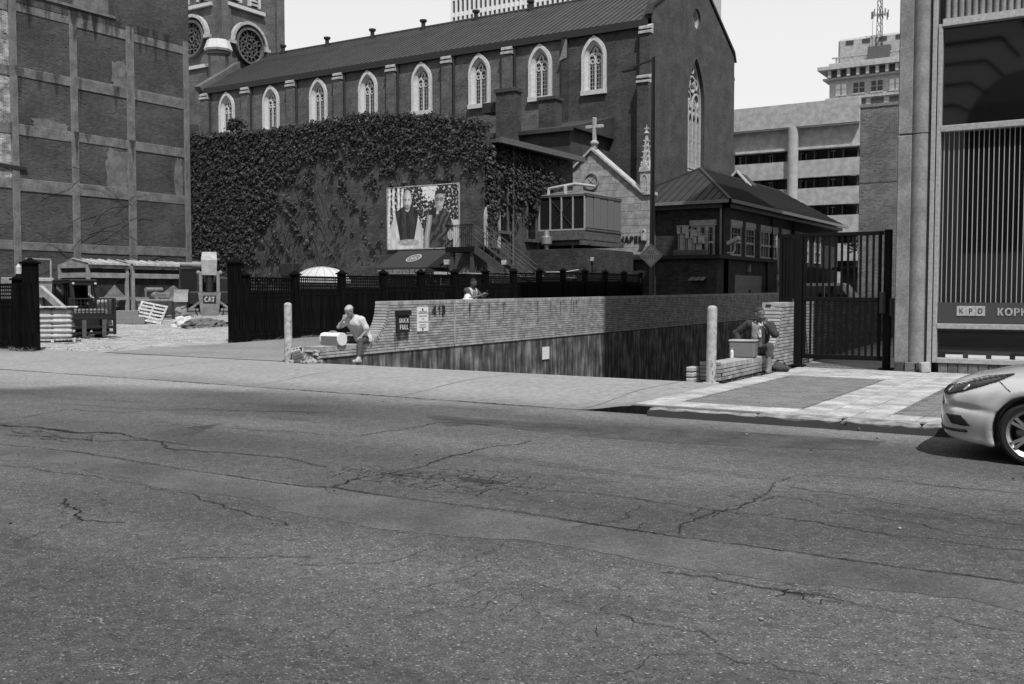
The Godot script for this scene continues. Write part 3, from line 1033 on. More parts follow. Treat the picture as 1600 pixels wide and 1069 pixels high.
func build_church() -> void:
	var t := thing("church", "long brick church with eight white pointed windows and ribbed metal roof", "church", Vector3(-52, 0, -74.6))
	var x0 := -76.0
	var x1 := -29.4
	var z0 := -66.0
	var z1 := -83.2
	var split := -36.35
	var w := MB.new()
	w.box(Vector3(x0, 0, z1), Vector3(x1 - 0.8, 21.2, z0 - 0.5))
	mi("core", w, M.church_brick, t)
	var edges := [x0, -69.67, -63.92, -58.22, -52.56, -46.9, -41.28, split, x1 - 0.02]
	var wins := [-72.54, -66.8, -61.04, -55.4, -49.72, -44.05, -38.52, -33.94]
	for i in 8:
		w = MB.new()
		var a: float = edges[i]
		var e: float = edges[i + 1]
		var zf: float = z0 + (0.03 if i == 7 else 0.0)
		var po := pointed(0.8, 2.55, 3.85, 8, 0.0)
		var lp0 := PackedVector2Array([Vector2(a, 16.3), Vector2(wins[i], 16.3)])
		lp0.append(Vector2(wins[i] - 0.8, 16.3 + 0.001))
		for k in range(0, 10): lp0.append(Vector2(wins[i], 16.42) + po[k])
		lp0.append_array([Vector2(wins[i], 21.2), Vector2(a, 21.2)])
		lp0.remove_at(1)
		var rp0 := PackedVector2Array()
		for p in lp0: rp0.append(Vector2(2 * wins[i] - p.x if absf(p.x - a) > 0.001 else e, p.y))
		w.prism(lp0, Transform3D.IDENTITY, z0 - 0.5, zf)
		w.prism(rp0, Transform3D.IDENTITY, z0 - 0.5, zf)
		w.box(Vector3(a, 0, z0 - 0.5), Vector3(e, 16.3, zf))
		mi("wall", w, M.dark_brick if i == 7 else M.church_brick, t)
	# east gable, cut for its tall window and its round one
	w = MB.new()
	var zc := -74.6
	var gx := facing_x(Vector3(x1, 0, zc))
	var poly := PackedVector2Array([Vector2(-8.63, 0), Vector2(8.63, 0), Vector2(8.63, 21.5), Vector2(8.3, 22.0), Vector2(0, 26.6), Vector2(-8.3, 22.0), Vector2(-8.63, 21.5)])
	var gw := 1.75
	var arch := PackedVector2Array()
	for p in pointed(gw, 16.4, 20.1, 10, 8.0): arch.append(p + Vector2(0, 0))
	var pieces := [[PackedVector2Array([Vector2(-8.63, 0), Vector2(-gw, 0), Vector2(-gw, 16.4), Vector2(-8.63, 16.4)]), 0], [PackedVector2Array([Vector2(gw, 0), Vector2(8.63, 0), Vector2(8.63, 16.4), Vector2(gw, 16.4)]), 0], [PackedVector2Array([Vector2(-gw, 0), Vector2(gw, 0), Vector2(gw, 8.0), Vector2(-gw, 8.0)]), 0]]
	for q in pieces: w.prism(q[0], gx, -0.75, 0.0)
	var up := pointed(gw, 16.4, 20.1, 10, 16.4)
	var rose := Vector2(0, 23.1)
	var lp := PackedVector2Array([Vector2(-8.63, 16.4)])
	for i in range(1, 12): lp.append(up[i])
	lp.append(Vector2(0, 22.3))
	for i in range(1, 8): lp.append(rose + Vector2(-sin(PI * i / 8), -cos(PI * i / 8)) * 0.8)
	lp.append_array([Vector2(0, 23.9), Vector2(0, 26.6), Vector2(-8.3, 22.0), Vector2(-8.63, 21.5)])
	w.prism(lp, gx, -0.75, 0.0)
	var rp := PackedVector2Array()
	for p in lp: rp.append(Vector2(-p.x, p.y))
	w.prism(rp, gx, -0.75, 0.0)
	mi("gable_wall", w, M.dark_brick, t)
	w = MB.new()
	for s in [-1, 1]:
		w.prism(PackedVector2Array([Vector2(s * 8.75, 21.45), Vector2(s * 8.4, 22.1), Vector2(0, 26.75), Vector2(0, 26.95), Vector2(s * 8.5, 22.3), Vector2(s * 8.95, 21.45)]), gx, -0.4, 0.12)
	mi("gable_coping", w, M.eave_dark, t)
	# gable window
	var gl := MB.new()
	wall_quad(gl, -gw, gw, 8, 20.2, 0)
	var gn := MB.new()
	gn.add(gl, gx * Transform3D(Basis.IDENTITY, Vector3(0, 0, -0.62)))
	var win := mi("gable_window", gn, M.church_glass, t)
	var tr := MB.new()
	for k in 5:
		var xx := -gw + 0.16 + k * (2 * gw - 0.32) / 4
		tr.box(Vector3(xx - 0.10, 8, -0.6), Vector3(xx + 0.10, 16.2 if k in [0, 4] else 16.6, -0.32), gx)
	for yy in [11.25, 11.5]: tr.box(Vector3(-gw, yy, -0.6), Vector3(gw, yy + 0.13, -0.28), gx)
	for k in 4:
		var cx := -gw + 0.16 + (k + 0.5) * (2 * gw - 0.32) / 4
		for yy in [15.2, 10.2]:
			var o := []
			var i2 := []
			for p in pointed(0.42, yy, yy + 0.8, 5, yy - 0.1): o.append(p + Vector2(cx, 0))
			for p in pointed(0.30, yy, yy + 0.62, 5, yy - 0.1): i2.append(p + Vector2(cx, 0))
			tr.band(o, i2, gx, -0.6, -0.34)
	for q in [[-0.85, 16.9, 0.55], [0.85, 16.9, 0.55], [0, 18.1, 0.62], [-0.75, 18.15, 0.36], [0.75, 18.15, 0.36], [0, 19.25, 0.3], [-0.42, 16.6, 0.3], [0.42, 16.6, 0.3]]:
		tr.band(circle2(Vector2(q[0], q[1]), q[2] + 0.07, 14), circle2(Vector2(q[0], q[1]), q[2] - 0.07, 14), gx, -0.6, -0.34, true)
	tr.band(pointed(gw, 16.4, 20.1, 10, 8), pointed(gw - 0.16, 16.4, 19.85, 10, 8), gx, -0.6, -0.3)
	mi("tracery", tr, M.chapel_trim, win)
	gl = MB.new()
	gl.cyl(gx * Vector3(0, 23.1, -0.7), gx * Vector3(0, 23.1, -0.6), 0.85, 0.85, 20)
	win = mi("round_window", gl, M.church_glass, t)
	tr = MB.new()
	tr.band(circle2(rose, 0.8, 24), circle2(rose, 0.64, 24), gx, -0.58, -0.2, true)
	for k in 6: tr.band(circle2(rose + Vector2.from_angle(TAU * k / 6) * 0.38, 0.25, 10), circle2(rose + Vector2.from_angle(TAU * k / 6) * 0.38, 0.18, 10), gx, -0.58, -0.35, true)
	mi("tracery", tr, M.chapel_trim, win)
	# roof in two slopes with standing seams, the gutter under it
	for s in [1, -1]:
		var r := MB.new()
		var ze: float = zc + s * 8.85
		var a := Vector3(x0 + 0.3, 21.15, ze)
		var b := Vector3(x1 - 0.3, 21.15, ze)
		var c := Vector3(x1 - 0.3, 26.1, zc)
		var d := Vector3(x0 + 0.3, 26.1, zc)
		r.oquad(a, b, c, d, Vector3(0, 1, s))
		r.oquad(a - Vector3(0, 0.2, 0), b - Vector3(0, 0.2, 0), c - Vector3(0, 0.2, 0), d - Vector3(0, 0.2, 0), Vector3(0, -1, -s))
		var ro := mi("roof", r, M.roof_metal, t)
		if s == 1:
			var seam := MB.new()
			seam.bar(a, d, 0.05, 0.13)
			var sm := seam.mesh()
			var x := a.x + 0.4
			while x < b.x:
				put("roof_seam", sm, M.roof_metal, ro, Transform3D(Basis.IDENTITY, Vector3(x - a.x, 0, 0)))
				x += 0.52
		var gut := MB.new()
		gut.box(Vector3(x0 - 0.2, 20.78, minf(ze, ze - s * 0.35)), Vector3(x1 - 0.25, 21.16, maxf(ze, ze - s * 0.35)))
		gut.box(Vector3(x0 - 0.1, 20.62, z0 if s == 1 else z1 - 0.3), Vector3(x1 - 0.25, 20.8, z0 + 0.3 if s == 1 else z1))
		mi("gutter", gut, M.eave_dark, t)
	var rd := MB.new()
	rd.cyl(Vector3(x0 + 0.3, 26.12, zc), Vector3(x1 - 0.3, 26.12, zc), 0.14, 0.14, 8)
	mi("ridge_cap", rd, M.roof_metal, t)
	# west gable's raking parapet
	w = MB.new()
	var wx := facing_x(Vector3(x0, 0, zc))
	w.prism(PackedVector2Array([Vector2(-8.9, 20.9), Vector2(-9.3, 21.3), Vector2(-4.2, 24.6), Vector2(-4.2, 24.0)]), wx, -0.3, 0.5)
	mi("parapet", w, M.tower_brick, t)
	# windows
	var o := pointed(1.01, 2.55, 4.15, 9)
	var mid := pointed(0.78, 2.55, 3.82, 9, 0.12)
	var inn := pointed(0.56, 2.55, 3.5, 9, 0.2)
	var I := Transform3D.IDENTITY
	var sur := MB.new()
	sur.band(o, mid, I, -0.05, 0.14)
	sur.band(mid, inn, I, -0.3, 0.06, false, 0.26)
	sur.box(Vector3(-1.04, -0.14, -0.05), Vector3(1.04, 0.2, 0.2))
	var glass := MB.new()
	glass.box(Vector3(-0.6, 0.1, -0.34), Vector3(0.6, 3.55, -0.27))
	var trac := MB.new()
	for xx in [-0.51, 0.0, 0.51]: trac.box(Vector3(xx - 0.055, 0.15, -0.29), Vector3(xx + 0.055, 2.75 if xx != 0.0 else 2.6, -0.17))
	for s in [-1, 1]:
		var cc := Vector2(s * 0.27, 2.5)
		var aa := []
		var bb := []
		for p in pointed(0.29, 2.5, 2.95, 5, 2.45): aa.append(p + Vector2(s * 0.27, 0))
		for p in pointed(0.20, 2.5, 2.8, 5, 2.45): bb.append(p + Vector2(s * 0.27, 0))
		trac.band(aa, bb, I, -0.29, -0.17)
		trac.band(circle2(Vector2(s * 0.24, 2.32), 0.19, 10), circle2(Vector2(s * 0.24, 2.32), 0.12, 10), I, -0.29, -0.19, true)
	trac.band(circle2(Vector2(0, 3.08), 0.24, 12), circle2(Vector2(0, 3.08), 0.16, 12), I, -0.29, -0.17, true)
	trac.bar(Vector3(-0.3, 2.7, -0.23), Vector3(0, 3.4, -0.23), 0.07, 0.1)
	trac.bar(Vector3(0.3, 2.7, -0.23), Vector3(0, 3.4, -0.23), 0.07, 0.1)
	var bars := MB.new()
	for k in 7: bars.box(Vector3(-0.5, 0.5 + k * 0.3, -0.28), Vector3(0.5, 0.525 + k * 0.3, -0.24))
	for xx in [-0.26, 0.26]: bars.box(Vector3(xx - 0.012, 0.2, -0.28), Vector3(xx + 0.012, 2.3, -0.245))
	var ms := [sur.mesh(), glass.mesh(), trac.mesh(), bars.mesh()]
	for x in wins:
		var f := put("window", ms[0], M.white_paint, t, Transform3D(Basis.IDENTITY, Vector3(x, 16.42, z0 + 0.05)))
		bases[f.get_instance_id()] = Vector3.ZERO
		put("glass", ms[1], M.church_glass, f, I)
		put("tracery", ms[2], M.white_paint, f, I)
		put("glazing_bars", ms[3], M.dull_white, f, I)
	# buttresses with stone caps and a downpipe beside each
	for x in [-75.4, -69.9, -64.2, -58.6, -52.76, -47.1, -41.35, -29.75]:
		var dark: bool = x > -36
		var b := MB.new()
		b.box(Vector3(x - 0.40, 0, z0 - 0.05), Vector3(x + 0.40, 20.1, z0 + 0.42))
		if dark: b.box(Vector3(x - 0.42, 0, z0 - 0.05), Vector3(x + 0.46, 16.6, z0 + 0.75))
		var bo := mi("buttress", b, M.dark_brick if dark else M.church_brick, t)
		var c := MB.new()
		for h in ([20.1, 16.6] if dark else [20.1]):
			var zz: float = z0 + (0.42 if h > 18 else 0.75)
			for q in [[0.0, 0.1, 0.36], [0.33, 0.02, 0.72]]:
				c.hexa([Vector3(x - 0.47, h + q[0], zz + q[1]), Vector3(x + 0.47, h + q[0], zz + q[1]), Vector3(x + 0.47, h + q[0], z0), Vector3(x - 0.47, h + q[0], z0), Vector3(x - 0.47, h + q[0] + 0.16, zz + q[1]), Vector3(x + 0.47, h + q[0] + 0.16, zz + q[1]), Vector3(x + 0.47, h + q[2], z0), Vector3(x - 0.47, h + q[2], z0)])
		mi("cap_stone", c, M.limestone, bo)
		if not dark:
			var d := MB.new()
			d.cyl(Vector3(x + 0.62, 8, z0 + 0.14), Vector3(x + 0.62, 20.8, z0 + 0.14), 0.09, 0.09, 8)
			mi("downpipe", d, M.eave_dark, t)
	var pi := MB.new()
	pi.box(Vector3(-36.55, 12, z0 - 0.1), Vector3(-36.1, 20.7, z0 + 0.3))
	mi("pilaster", pi, M.low_brick, t)
	pi = MB.new()
	pi.prism(PackedVector2Array([Vector2(-0.35, 0), Vector2(0.3, 0.2), Vector2(0.3, 1.5), Vector2(0.22, 1.5)]), Transform3D(Basis.IDENTITY, Vector3(-36.4, 19.0, z0)), 0.3, 0.36)
	mi("flashing", pi, M.zinc, t)
	# far-side buttress stubs that show past the gable
	for q in [[20.0, 0.5], [13.6, 0.85]]:
		var b := MB.new()
		b.box(Vector3(x1 - 1.2, 0, z1 - q[1]), Vector3(x1 - 0.15, q[0], z1))
		b.hexa([Vector3(x1 - 1.25, q[0], z1 - q[1] - 0.06), Vector3(x1 - 0.1, q[0], z1 - q[1] - 0.06), Vector3(x1 - 0.1, q[0], z1), Vector3(x1 - 1.25, q[0], z1), Vector3(x1 - 1.25, q[0] + 0.1, z1 - q[1]), Vector3(x1 - 0.1, q[0] + 0.1, z1 - q[1]), Vector3(x1 - 0.1, q[0] + 0.8, z1), Vector3(x1 - 1.25, q[0] + 0.8, z1)])
		mi("buttress", b, M.dark_brick, t)
	# small cowls along the ridge
	for x in [-73.2, -67.3, -61.6, -55.6, -49.8, -44.2]:
		var c := MB.new()
		c.lathe([Vector2(0.19, -0.6), Vector2(0.19, 0.2), Vector2(0.32, 0.26), Vector2(0.34, 0.44), Vector2(0.0, 0.5)], 10, Transform3D(Basis.IDENTITY, Vector3(x, 26.2, zc + 0.6)))
		mi("ridge_vent", c, M.eave_dark, t)

func rose_window(t: Node3D, x: Transform3D, r: float) -> void:
	var g := MB.new()
	g.cyl(x * Vector3(0, 0, -0.45), x * Vector3(0, 0, -0.36), r, r, 28)
	var win := mi("rose_window", g, M.church_glass, t)
	var f := MB.new()
	f.band(circle2(Vector2.ZERO, r + 0.12, 32), circle2(Vector2.ZERO, r - 0.1, 32), x, -0.36, 0.06, true)
	mi("surround", f, M.tower_brick, win)
	f = MB.new()
	f.band(circle2(Vector2.ZERO, 0.34, 16), circle2(Vector2.ZERO, 0.24, 16), x, -0.36, -0.15, true)
	for k in 8:
		var a := TAU * k / 8
		f.band(circle2(Vector2.from_angle(a) * r * 0.48, 0.27, 12), circle2(Vector2.from_angle(a) * r * 0.48, 0.2, 12), x, -0.36, -0.15, true)
		f.band(circle2(Vector2.from_angle(a + PI / 8) * r * 0.80, 0.30, 12), circle2(Vector2.from_angle(a + PI / 8) * r * 0.80, 0.22, 12), x, -0.36, -0.15, true)
	f.band(circle2(Vector2.ZERO, r * 0.66, 24), circle2(Vector2.ZERO, r * 0.60, 24), x, -0.36, -0.2, true)
	mi("tracery", f, M.lead, win)

func build_tower() -> void:
	var t := thing("church_tower", "square brick church tower with dark rose windows behind the church roof", "tower", Vector3(-82.3, 0, -74.6))
	var x1 := -78.0
	var x0 := -86.6
	var z0 := -70.4
	var z1 := -78.9
	var w := MB.new()
	w.box(Vector3(x0, 0, z1), Vector3(x1, 38, z0))
	for q in [[z0, z0 - 1.0], [z1 + 1.15, z1]]:
		w.box(Vector3(x1 - 0.1, 0, q[1]), Vector3(x1 + 0.22, 38, q[0] + (0.2 if q[0] == z0 else 0.0)))
	w.box(Vector3(x1 - 1.0, 0, z0 - 0.1), Vector3(x1 + 0.0, 38, z0 + 0.22))
	w.box(Vector3(x0, 0, z0 - 0.1), Vector3(x0 + 1.0, 38, z0 + 0.22))
	mi("wall", w, M.tower_brick, t)
	for q in [facing_x(Vector3(x1 + 0.05, 27.05, -73.75)), Transform3D(Basis.IDENTITY, Vector3(-82.1, 27.6, z0 + 0.05))]:
		# a real recess: a ring of brick stands round the glass
		rose_window(t, q * Transform3D(Basis.IDENTITY, Vector3(0, 0, 0.42)), 1.72)
		var h := MB.new()
		h.band(circle2(Vector2.ZERO, 2.45, 18, 0.0, PI), circle2(Vector2.ZERO, 2.15, 18, 0.0, PI), q, 0.0, 0.5)
		for s in [-1, 1]: h.box(Vector3(s * 2.35 - 0.35, -0.18, 0), Vector3(s * 2.35 + 0.35, 0.14, 0.55), q)
		mi("hood_mould", h, M.chapel_trim if q.origin.x > x1 else M.limestone, t)
	# belfry openings with white louvres and sills
	for q in [[facing_x(Vector3(x1 + 0.02, 0, -71.95)), 1.5], [facing_x(Vector3(x1 + 0.02, 0, -74.6)), 1.3], [Transform3D(Basis.IDENTITY, Vector3(-80.6, 0, z0 + 0.02)), 1.2], [Transform3D(Basis.IDENTITY, Vector3(-83.4, 0, z0 + 0.02)), 1.2]]:
		var hw: float = q[1] / 2
		var b := MB.new()
		b.box(Vector3(-hw, 31.3, 0.0), Vector3(hw, 35.6, 0.05), q[0])
		var win := mi("belfry_opening", b, M.church_glass, t)
		b = MB.new()
		for s in [-1, 1]: b.box(Vector3(s * hw - 0.14, 31.2, 0.0), Vector3(s * hw + 0.14, 35.7, 0.3), q[0])
		mi("frame", b, M.white_paint, win)
		for k in 9:
			b = MB.new()
			b.bar(q[0] * Vector3(-hw, 31.45 + k * 0.4, 0.22), q[0] * Vector3(hw, 31.45 + k * 0.4, 0.22), 0.05, 0.22)
			mi("louvre", b, M.dull_white, win)
	var sl := MB.new()
	sl.box(Vector3(-2.5, 30.6, 0), Vector3(2.5, 30.95, 0.35), facing_x(Vector3(x1 + 0.02, 0, -73.5)))
	sl.box(Vector3(x0 + 1.2, 30.6, z0), Vector3(x1 - 1.2, 30.95, z0 + 0.35))
	mi("sill_course", sl, M.white_paint, t)
	# a lower porch wall with a white-capped octagonal turret
	var p := thing("turret", "short octagonal brick turret with white domed cap beside the church tower", "turret", Vector3(-76.2, 20, -69))
	var b := MB.new()
	b.lathe([Vector2(0.95, 12), Vector2(0.95, 25.0), Vector2(1.12, 25.1), Vector2(1.2, 25.4)], 8, Transform3D(Basis.IDENTITY, Vector3(-76.9, 0, -68.9)))
	mi("shaft", b, M.church_brick, p)
	b = MB.new()
	b.lathe([Vector2(1.28, 25.4), Vector2(1.38, 25.6), Vector2(1.05, 26.5), Vector2(0.0, 26.75)], 8, Transform3D(Basis.IDENTITY, Vector3(-76.9, 0, -68.9)))
	mi("cap", b, M.white_paint, p)
	var lw := thing("porch", "brick west porch of the church with white coping beside the tower", "porch", Vector3(-84, 0, -69.2))
	b = MB.new()
	b.box(Vector3(-95, 0, -71), Vector3(-77.6, 24.0, -68.6))
	mi("wall", b, M.church_brick, lw)
	b = MB.new()
	b.box(Vector3(-95, 24.0, -71.1), Vector3(-77.7, 24.35, -68.4))
	mi("coping", b, M.white_paint, lw)
	b = MB.new()
	for q in [[16.6, 17.0, 0.25], [17.0, 17.5, 0.4], [17.5, 17.75, 0.55]]: b.box(Vector3(-90, q[0], -65.7), Vector3(-76.2, q[1], -65.0 + q[2]))
	b.box(Vector3(-90, 0, -68.4), Vector3(-76.6, 16.6, -65.0))
	mi("cornice", b, M.dark_brick, lw)

func build_east_wing() -> void:
	var t := thing("vestry_wing", "low dark brick vestry against the church with three chimney stacks", "vestry", Vector3(-40, 0, -60))
	var b := MB.new()
	b.box(Vector3(-47.6, 0, -65.9), Vector3(-32.7, 12.9, -60))
	mi("wall", b, M.dark_brick, t)
	b = MB.new()
	b.prism(PackedVector2Array([Vector2(59.7, 12.9), Vector2(65.95, 12.9), Vector2(65.95, 14.5), Vector2(59.7, 12.99)]), facing_x(Vector3(-48.2, 0, 0)), 0.0, 15.9)
	b.box(Vector3(-48.2, 12.7, -59.75), Vector3(-32.3, 12.95, -59.6))
	mi("roof", b, M.roof_metal, t)
	b = MB.new()
	b.box(Vector3(-48.0, 12.05, -60), Vector3(-40.0, 12.3, -59.75))
	b.box(Vector3(-48.0, 11.6, -60), Vector3(-40.0, 11.75, -59.85))
	mi("cornice", b, M.eave_dark, t)
	b = MB.new()
	b.box(Vector3(-38.2, 0, -60), Vector3(-36.6, 15.7, -59.2))
	b.box(Vector3(-38.3, 15.7, -60.2), Vector3(-36.5, 15.95, -59.1))
	mi("chimney", b, M.dark_brick, t)
	for q in [[-35.7, -34.4, 15.2, -60.9], [-46.0, -44.7, 14.6, -59.9], [-51.3, -50.2, 14.3, -63], [-57.2, -56.2, 14.2, -64]]:
		b = MB.new()
		b.box(Vector3(q[0], 0, q[3] - 1.0), Vector3(q[1], q[2], q[3]))
		b.box(Vector3(q[0] - 0.1, q[2], q[3] - 1.1), Vector3(q[1] + 0.1, q[2] + 0.22, q[3] + 0.1))
		mi("chimney", b, M.dark_brick, t)
	b = MB.new()
	b.box(Vector3(-39.6, 14.5, -60.8), Vector3(-38.3, 15.2, -59.6))
	mi("roof_box", b, M.eave_dark, t)
	var o := pointed(0.95, 0.2, 1.5, 8)
	var i2 := pointed(0.62, 0.2, 1.1, 8)
	b = MB.new()
	b.band(o, i2, Transform3D(Basis.IDENTITY, Vector3(-41.9, 9.2, -60)), -0.1, 0.2)
	mi("window_head", b, M.white_paint, t)


func build_far_buildings() -> void:
	# tall office slab with white piers, far behind the church
	var t := thing("office_tower", "distant office tower of white vertical piers above the church roof", "office tower", Vector3(-125, 0, -225))
	var b := MB.new()
	b.box(Vector3(-156.6, 0, -250), Vector3(-92, 95, -221))
	mi("wall", b, M.far_stone, t)
	var win := MB.new()
	win.box(Vector3(-0.42, 0, 0), Vector3(0.42, 2.8, 0.08))
	var pier := MB.new()
	pier.box(Vector3(-0.27, 0, 0), Vector3(0.27, 95, 0.5))
	var wm := win.mesh()
	var pm := pier.mesh()
	var k := 0
	var x := -156.3
	while x < -92:
		put("pier", pm, M.far_white, t, Transform3D(Basis.IDENTITY, Vector3(x, 0, -221)))
		for y in [72.3, 76.6, 80.9]:
			put("window", wm, M.far_glass, t, Transform3D(Basis.IDENTITY, Vector3(x + 0.72, y, -221)))
		x += 1.44
	b = MB.new()
	for y in [75.3, 79.6, 83.9]: b.box(Vector3(-156.7, y, -221), Vector3(-92, y + 1.1, -220.7))
	mi("spandrel_course", b, M.far_white, t)

	# masonry block with a heavy cornice
	t = thing("cornice_building", "old stone office block with heavy bracketed cornice and roof house", "building", Vector3(-33, 0, -188))
	b = MB.new()
	b.box(Vector3(-46.2, 0, -205), Vector3(-18, 39.0, -180))
	b.box(Vector3(-46.6, 41.2, -204), Vector3(-18, 42.2, -181))
	mi("wall", b, M.far_stone, t)
	b = MB.new()
	b.box(Vector3(-47.9, 40.6, -206), Vector3(-17, 41.2, -178.2))
	b.box(Vector3(-47.2, 39.0, -206), Vector3(-17, 39.3, -179.2))
	mi("cornice", b, M.far_stone, t)
	b = MB.new()
	b.box(Vector3(-46.5, 39.3, -180.2), Vector3(-17, 40.6, -179.7))
	mi("frieze", b, M.zinc_dark, t)
	var br := MB.new()
	br.box(Vector3(-0.25, 39.3, -179.7), Vector3(0.25, 40.6, -178.6))
	var bm := br.mesh()
	for i in 14: put("bracket", bm, M.far_stone, t, Transform3D(Basis.IDENTITY, Vector3(-45.9 + i * 1.6, 0, 0)))
	for i in 9:
		for s in [0, 1]:
			b = MB.new()
			var wx: float = -44.7 + i * 3.0 + s * 1.05
			b.box(Vector3(wx - 0.38, 36.4, -180), Vector3(wx + 0.38, 38.2, -179.9))
			var wo := mi("window", b, M.far_white if i in [0, 3] else M.far_glass, t)
			b = MB.new()
			b.box(Vector3(wx - 0.5, 36.15, -180), Vector3(wx + 0.5, 36.4, -179.8))
			b.box(Vector3(wx - 0.4, 37.25, -179.9), Vector3(wx + 0.4, 37.35, -179.85))
			mi("sill", b, M.far_stone, wo)
		b = MB.new()
		b.box(Vector3(-45.1 + i * 3.0, 33.4, -180), Vector3(-43.0 + i * 3.0, 35.3, -179.9))
		mi("window", b, M.far_glass, t)
	b = MB.new()
	b.box(Vector3(-46.8, 35.5, -180.0), Vector3(-17, 35.9, -179.6))
	mi("string_course", b, M.far_stone, t)
	var rh := MB.new()
	rh.bev(Vector3(-45.6, 42.2, -200), Vector3(-18, 46.8, -183), 0.4)
	mi("roof_house", rh, M.far_stone, t)
	for i in 7:
		b = MB.new()
		b.box(Vector3(-44.2 + i * 2.8, 45.6, -183.1), Vector3(-42.9 + i * 2.8, 46.3, -182.9))
		mi("roof_house_opening", b, M.far_glass, t)
	b = MB.new()
	for i in 12: b.box(Vector3(-45.6 + i * 1.3, 42.2, -181.6), Vector3(-45.3 + i * 1.3, 43.1, -181.4))
	b.box(Vector3(-46.2, 43.1, -181.7), Vector3(-20, 43.3, -181.3))
	mi("parapet_railing", b, M.far_stone, t)
	b = MB.new()
	b.box(Vector3(-40.1, 42.2, -182.4), Vector3(-36.4, 44.4, -181.2))
	mi("plant_box", b, M.zinc_dark, t)
	# lattice mast on its roof
	var m := thing("antenna_mast", "thin lattice antenna mast on the distant stone office block", "antenna", Vector3(-38.4, 42.3, -183))
	b = MB.new()
	var ft := [Vector3(-40.2, 42.2, -182), Vector3(-36.9, 42.2, -182), Vector3(-38.5, 42.2, -185)]
	var tp := [Vector3(-38.75, 62, -183), Vector3(-38.25, 62, -183), Vector3(-38.5, 62, -183.4)]
	var md := []
	for i in 3: md.append(tp[i] + (ft[i] - tp[i]) * 0.18 + Vector3(0, -13.4, 0))
	for i in 3:
		b.bar(ft[i], md[i], 0.12, 0.12)
		b.bar(md[i], tp[i], 0.1, 0.1)
	for s in 12:
		for i in 3:
			var a: Vector3 = md[i].lerp(tp[i], s / 12.0)
			var c: Vector3 = md[(i + 1) % 3].lerp(tp[(i + 1) % 3], (s + 1) / 12.0)
			b.bar(a, c, 0.07, 0.07)
	mi("lattice", b, M.iron_grey, m)
	b = MB.new()
	for i in 3: b.bar(md[i], md[(i + 1) % 3], 0.1, 0.1)
	mi("collar", b, M.iron_grey, m)
	for i in 9:
		b = MB.new()
		var a := TAU * i / 9
		b.box(Vector3(-0.09, -0.6, -0.06), Vector3(0.09, 0.7, 0.06), Transform3D(Basis(Vector3.UP, a), Vector3(-38.5 + cos(a) * 1.35, 50.1 + 0.25 * sin(i * 3.0), -183 + sin(a) * 1.35)))
		b.bar(Vector3(-38.5, 50.1, -183), Vector3(-38.5 + cos(a) * 1.35, 50.1, -183 + sin(a) * 1.35), 0.06, 0.06)
		mi("panel_antenna", b, M.zinc_dark, m)
	b = MB.new()
	b.cyl(Vector3(-39.6, 44, -182.5), Vector3(-39.6, 49.2, -182.5), 0.05, 0.03, 6)
	mi("whip", b, M.iron_grey, m)

	# parking structure
	t = thing("parking_garage", "pale concrete parking garage with dark open decks and round column", "parking garage", Vector3(-34, 0, -112))
	var X0 := -58.0
	var X1 := -24.3
	b = MB.new()
	b.box(Vector3(X0, 19.4, -107.4), Vector3(X1, 21.85, -106.6))
	mi("parapet", b, M.garage_concrete, t)
	b = MB.new()
	b.box(Vector3(X0, 17.25, -108.2), Vector3(X1, 19.4, -107.6))
	mi("upper_wall", b, M.garage_concrete, t)
	b = MB.new()
	b.box(Vector3(X0, 17.0, -108.2), Vector3(X1, 17.25, -107.1))
	mi("ledge", b, M.limestone, t)
	var y := 17.0
	for i in 5:
		b = MB.new()
		b.box(Vector3(X0, y - 1.15 - 1.82, -107.8), Vector3(X1, y - 1.15, -107.2))
		mi("spandrel", b, M.garage_concrete, t)
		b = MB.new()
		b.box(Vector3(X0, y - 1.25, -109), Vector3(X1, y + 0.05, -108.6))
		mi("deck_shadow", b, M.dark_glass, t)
		for j in 22:
			b = MB.new()
			b.box(Vector3(X1 - 0.4 - j * 1.5, y - 1.2, -107.9), Vector3(X1 - 0.28 - j * 1.5, y + 0.02, -107.75))
			mi("mullion", b, M.iron_grey, t)
		for j in 5:
			b = MB.new()
			b.box(Vector3(X1 - 3.2 - j * 3.4, y - 0.25, -108.5), Vector3(X1 - 2.8 - j * 3.4, y - 0.18, -108.3))
			b.bar(Vector3(X1 - 3 - j * 3.4, y - 0.2, -108.4), Vector3(X1 - 3 - j * 3.4, y - 0.9, -108.4), 0.05, 0.05)
			mi("deck_lamp", b, M.limestone, t)
		y -= 2.97
	b = MB.new()
	b.box(Vector3(X0, 0, -125), Vector3(X1, 21.5, -109))
	mi("core", b, M.garage_concrete, t)
	for x2 in [-31.2, -38.6, -46]:
		b = MB.new()
		b.cyl(Vector3(x2, 0, -107.0), Vector3(x2, 19.4, -107.0), 0.55, 0.55, 20)
		mi("column", b, M.garage_concrete, t)
	# brick stair block
	t = thing("brick_stair_block", "plain windowless brick stair tower in front of the parking garage", "building", Vector3(-12, 0, -66))
	b = MB.new()
	b.box(Vector3(-14.75, 0, -78), Vector3(-4, 13.3, -65))
	mi("wall", b, M.block_brick, t)
	b = MB.new()
	b.box(Vector3(-14.8, 13.3, -78), Vector3(-4, 13.5, -64.95))
	mi("coping", b, M.zinc, t)
	b = MB.new()
	b.box(Vector3(-14.76, 8.6, -65), Vector3(-4, 8.68, -64.985))
	mi("course", b, M.zinc_dark, t)


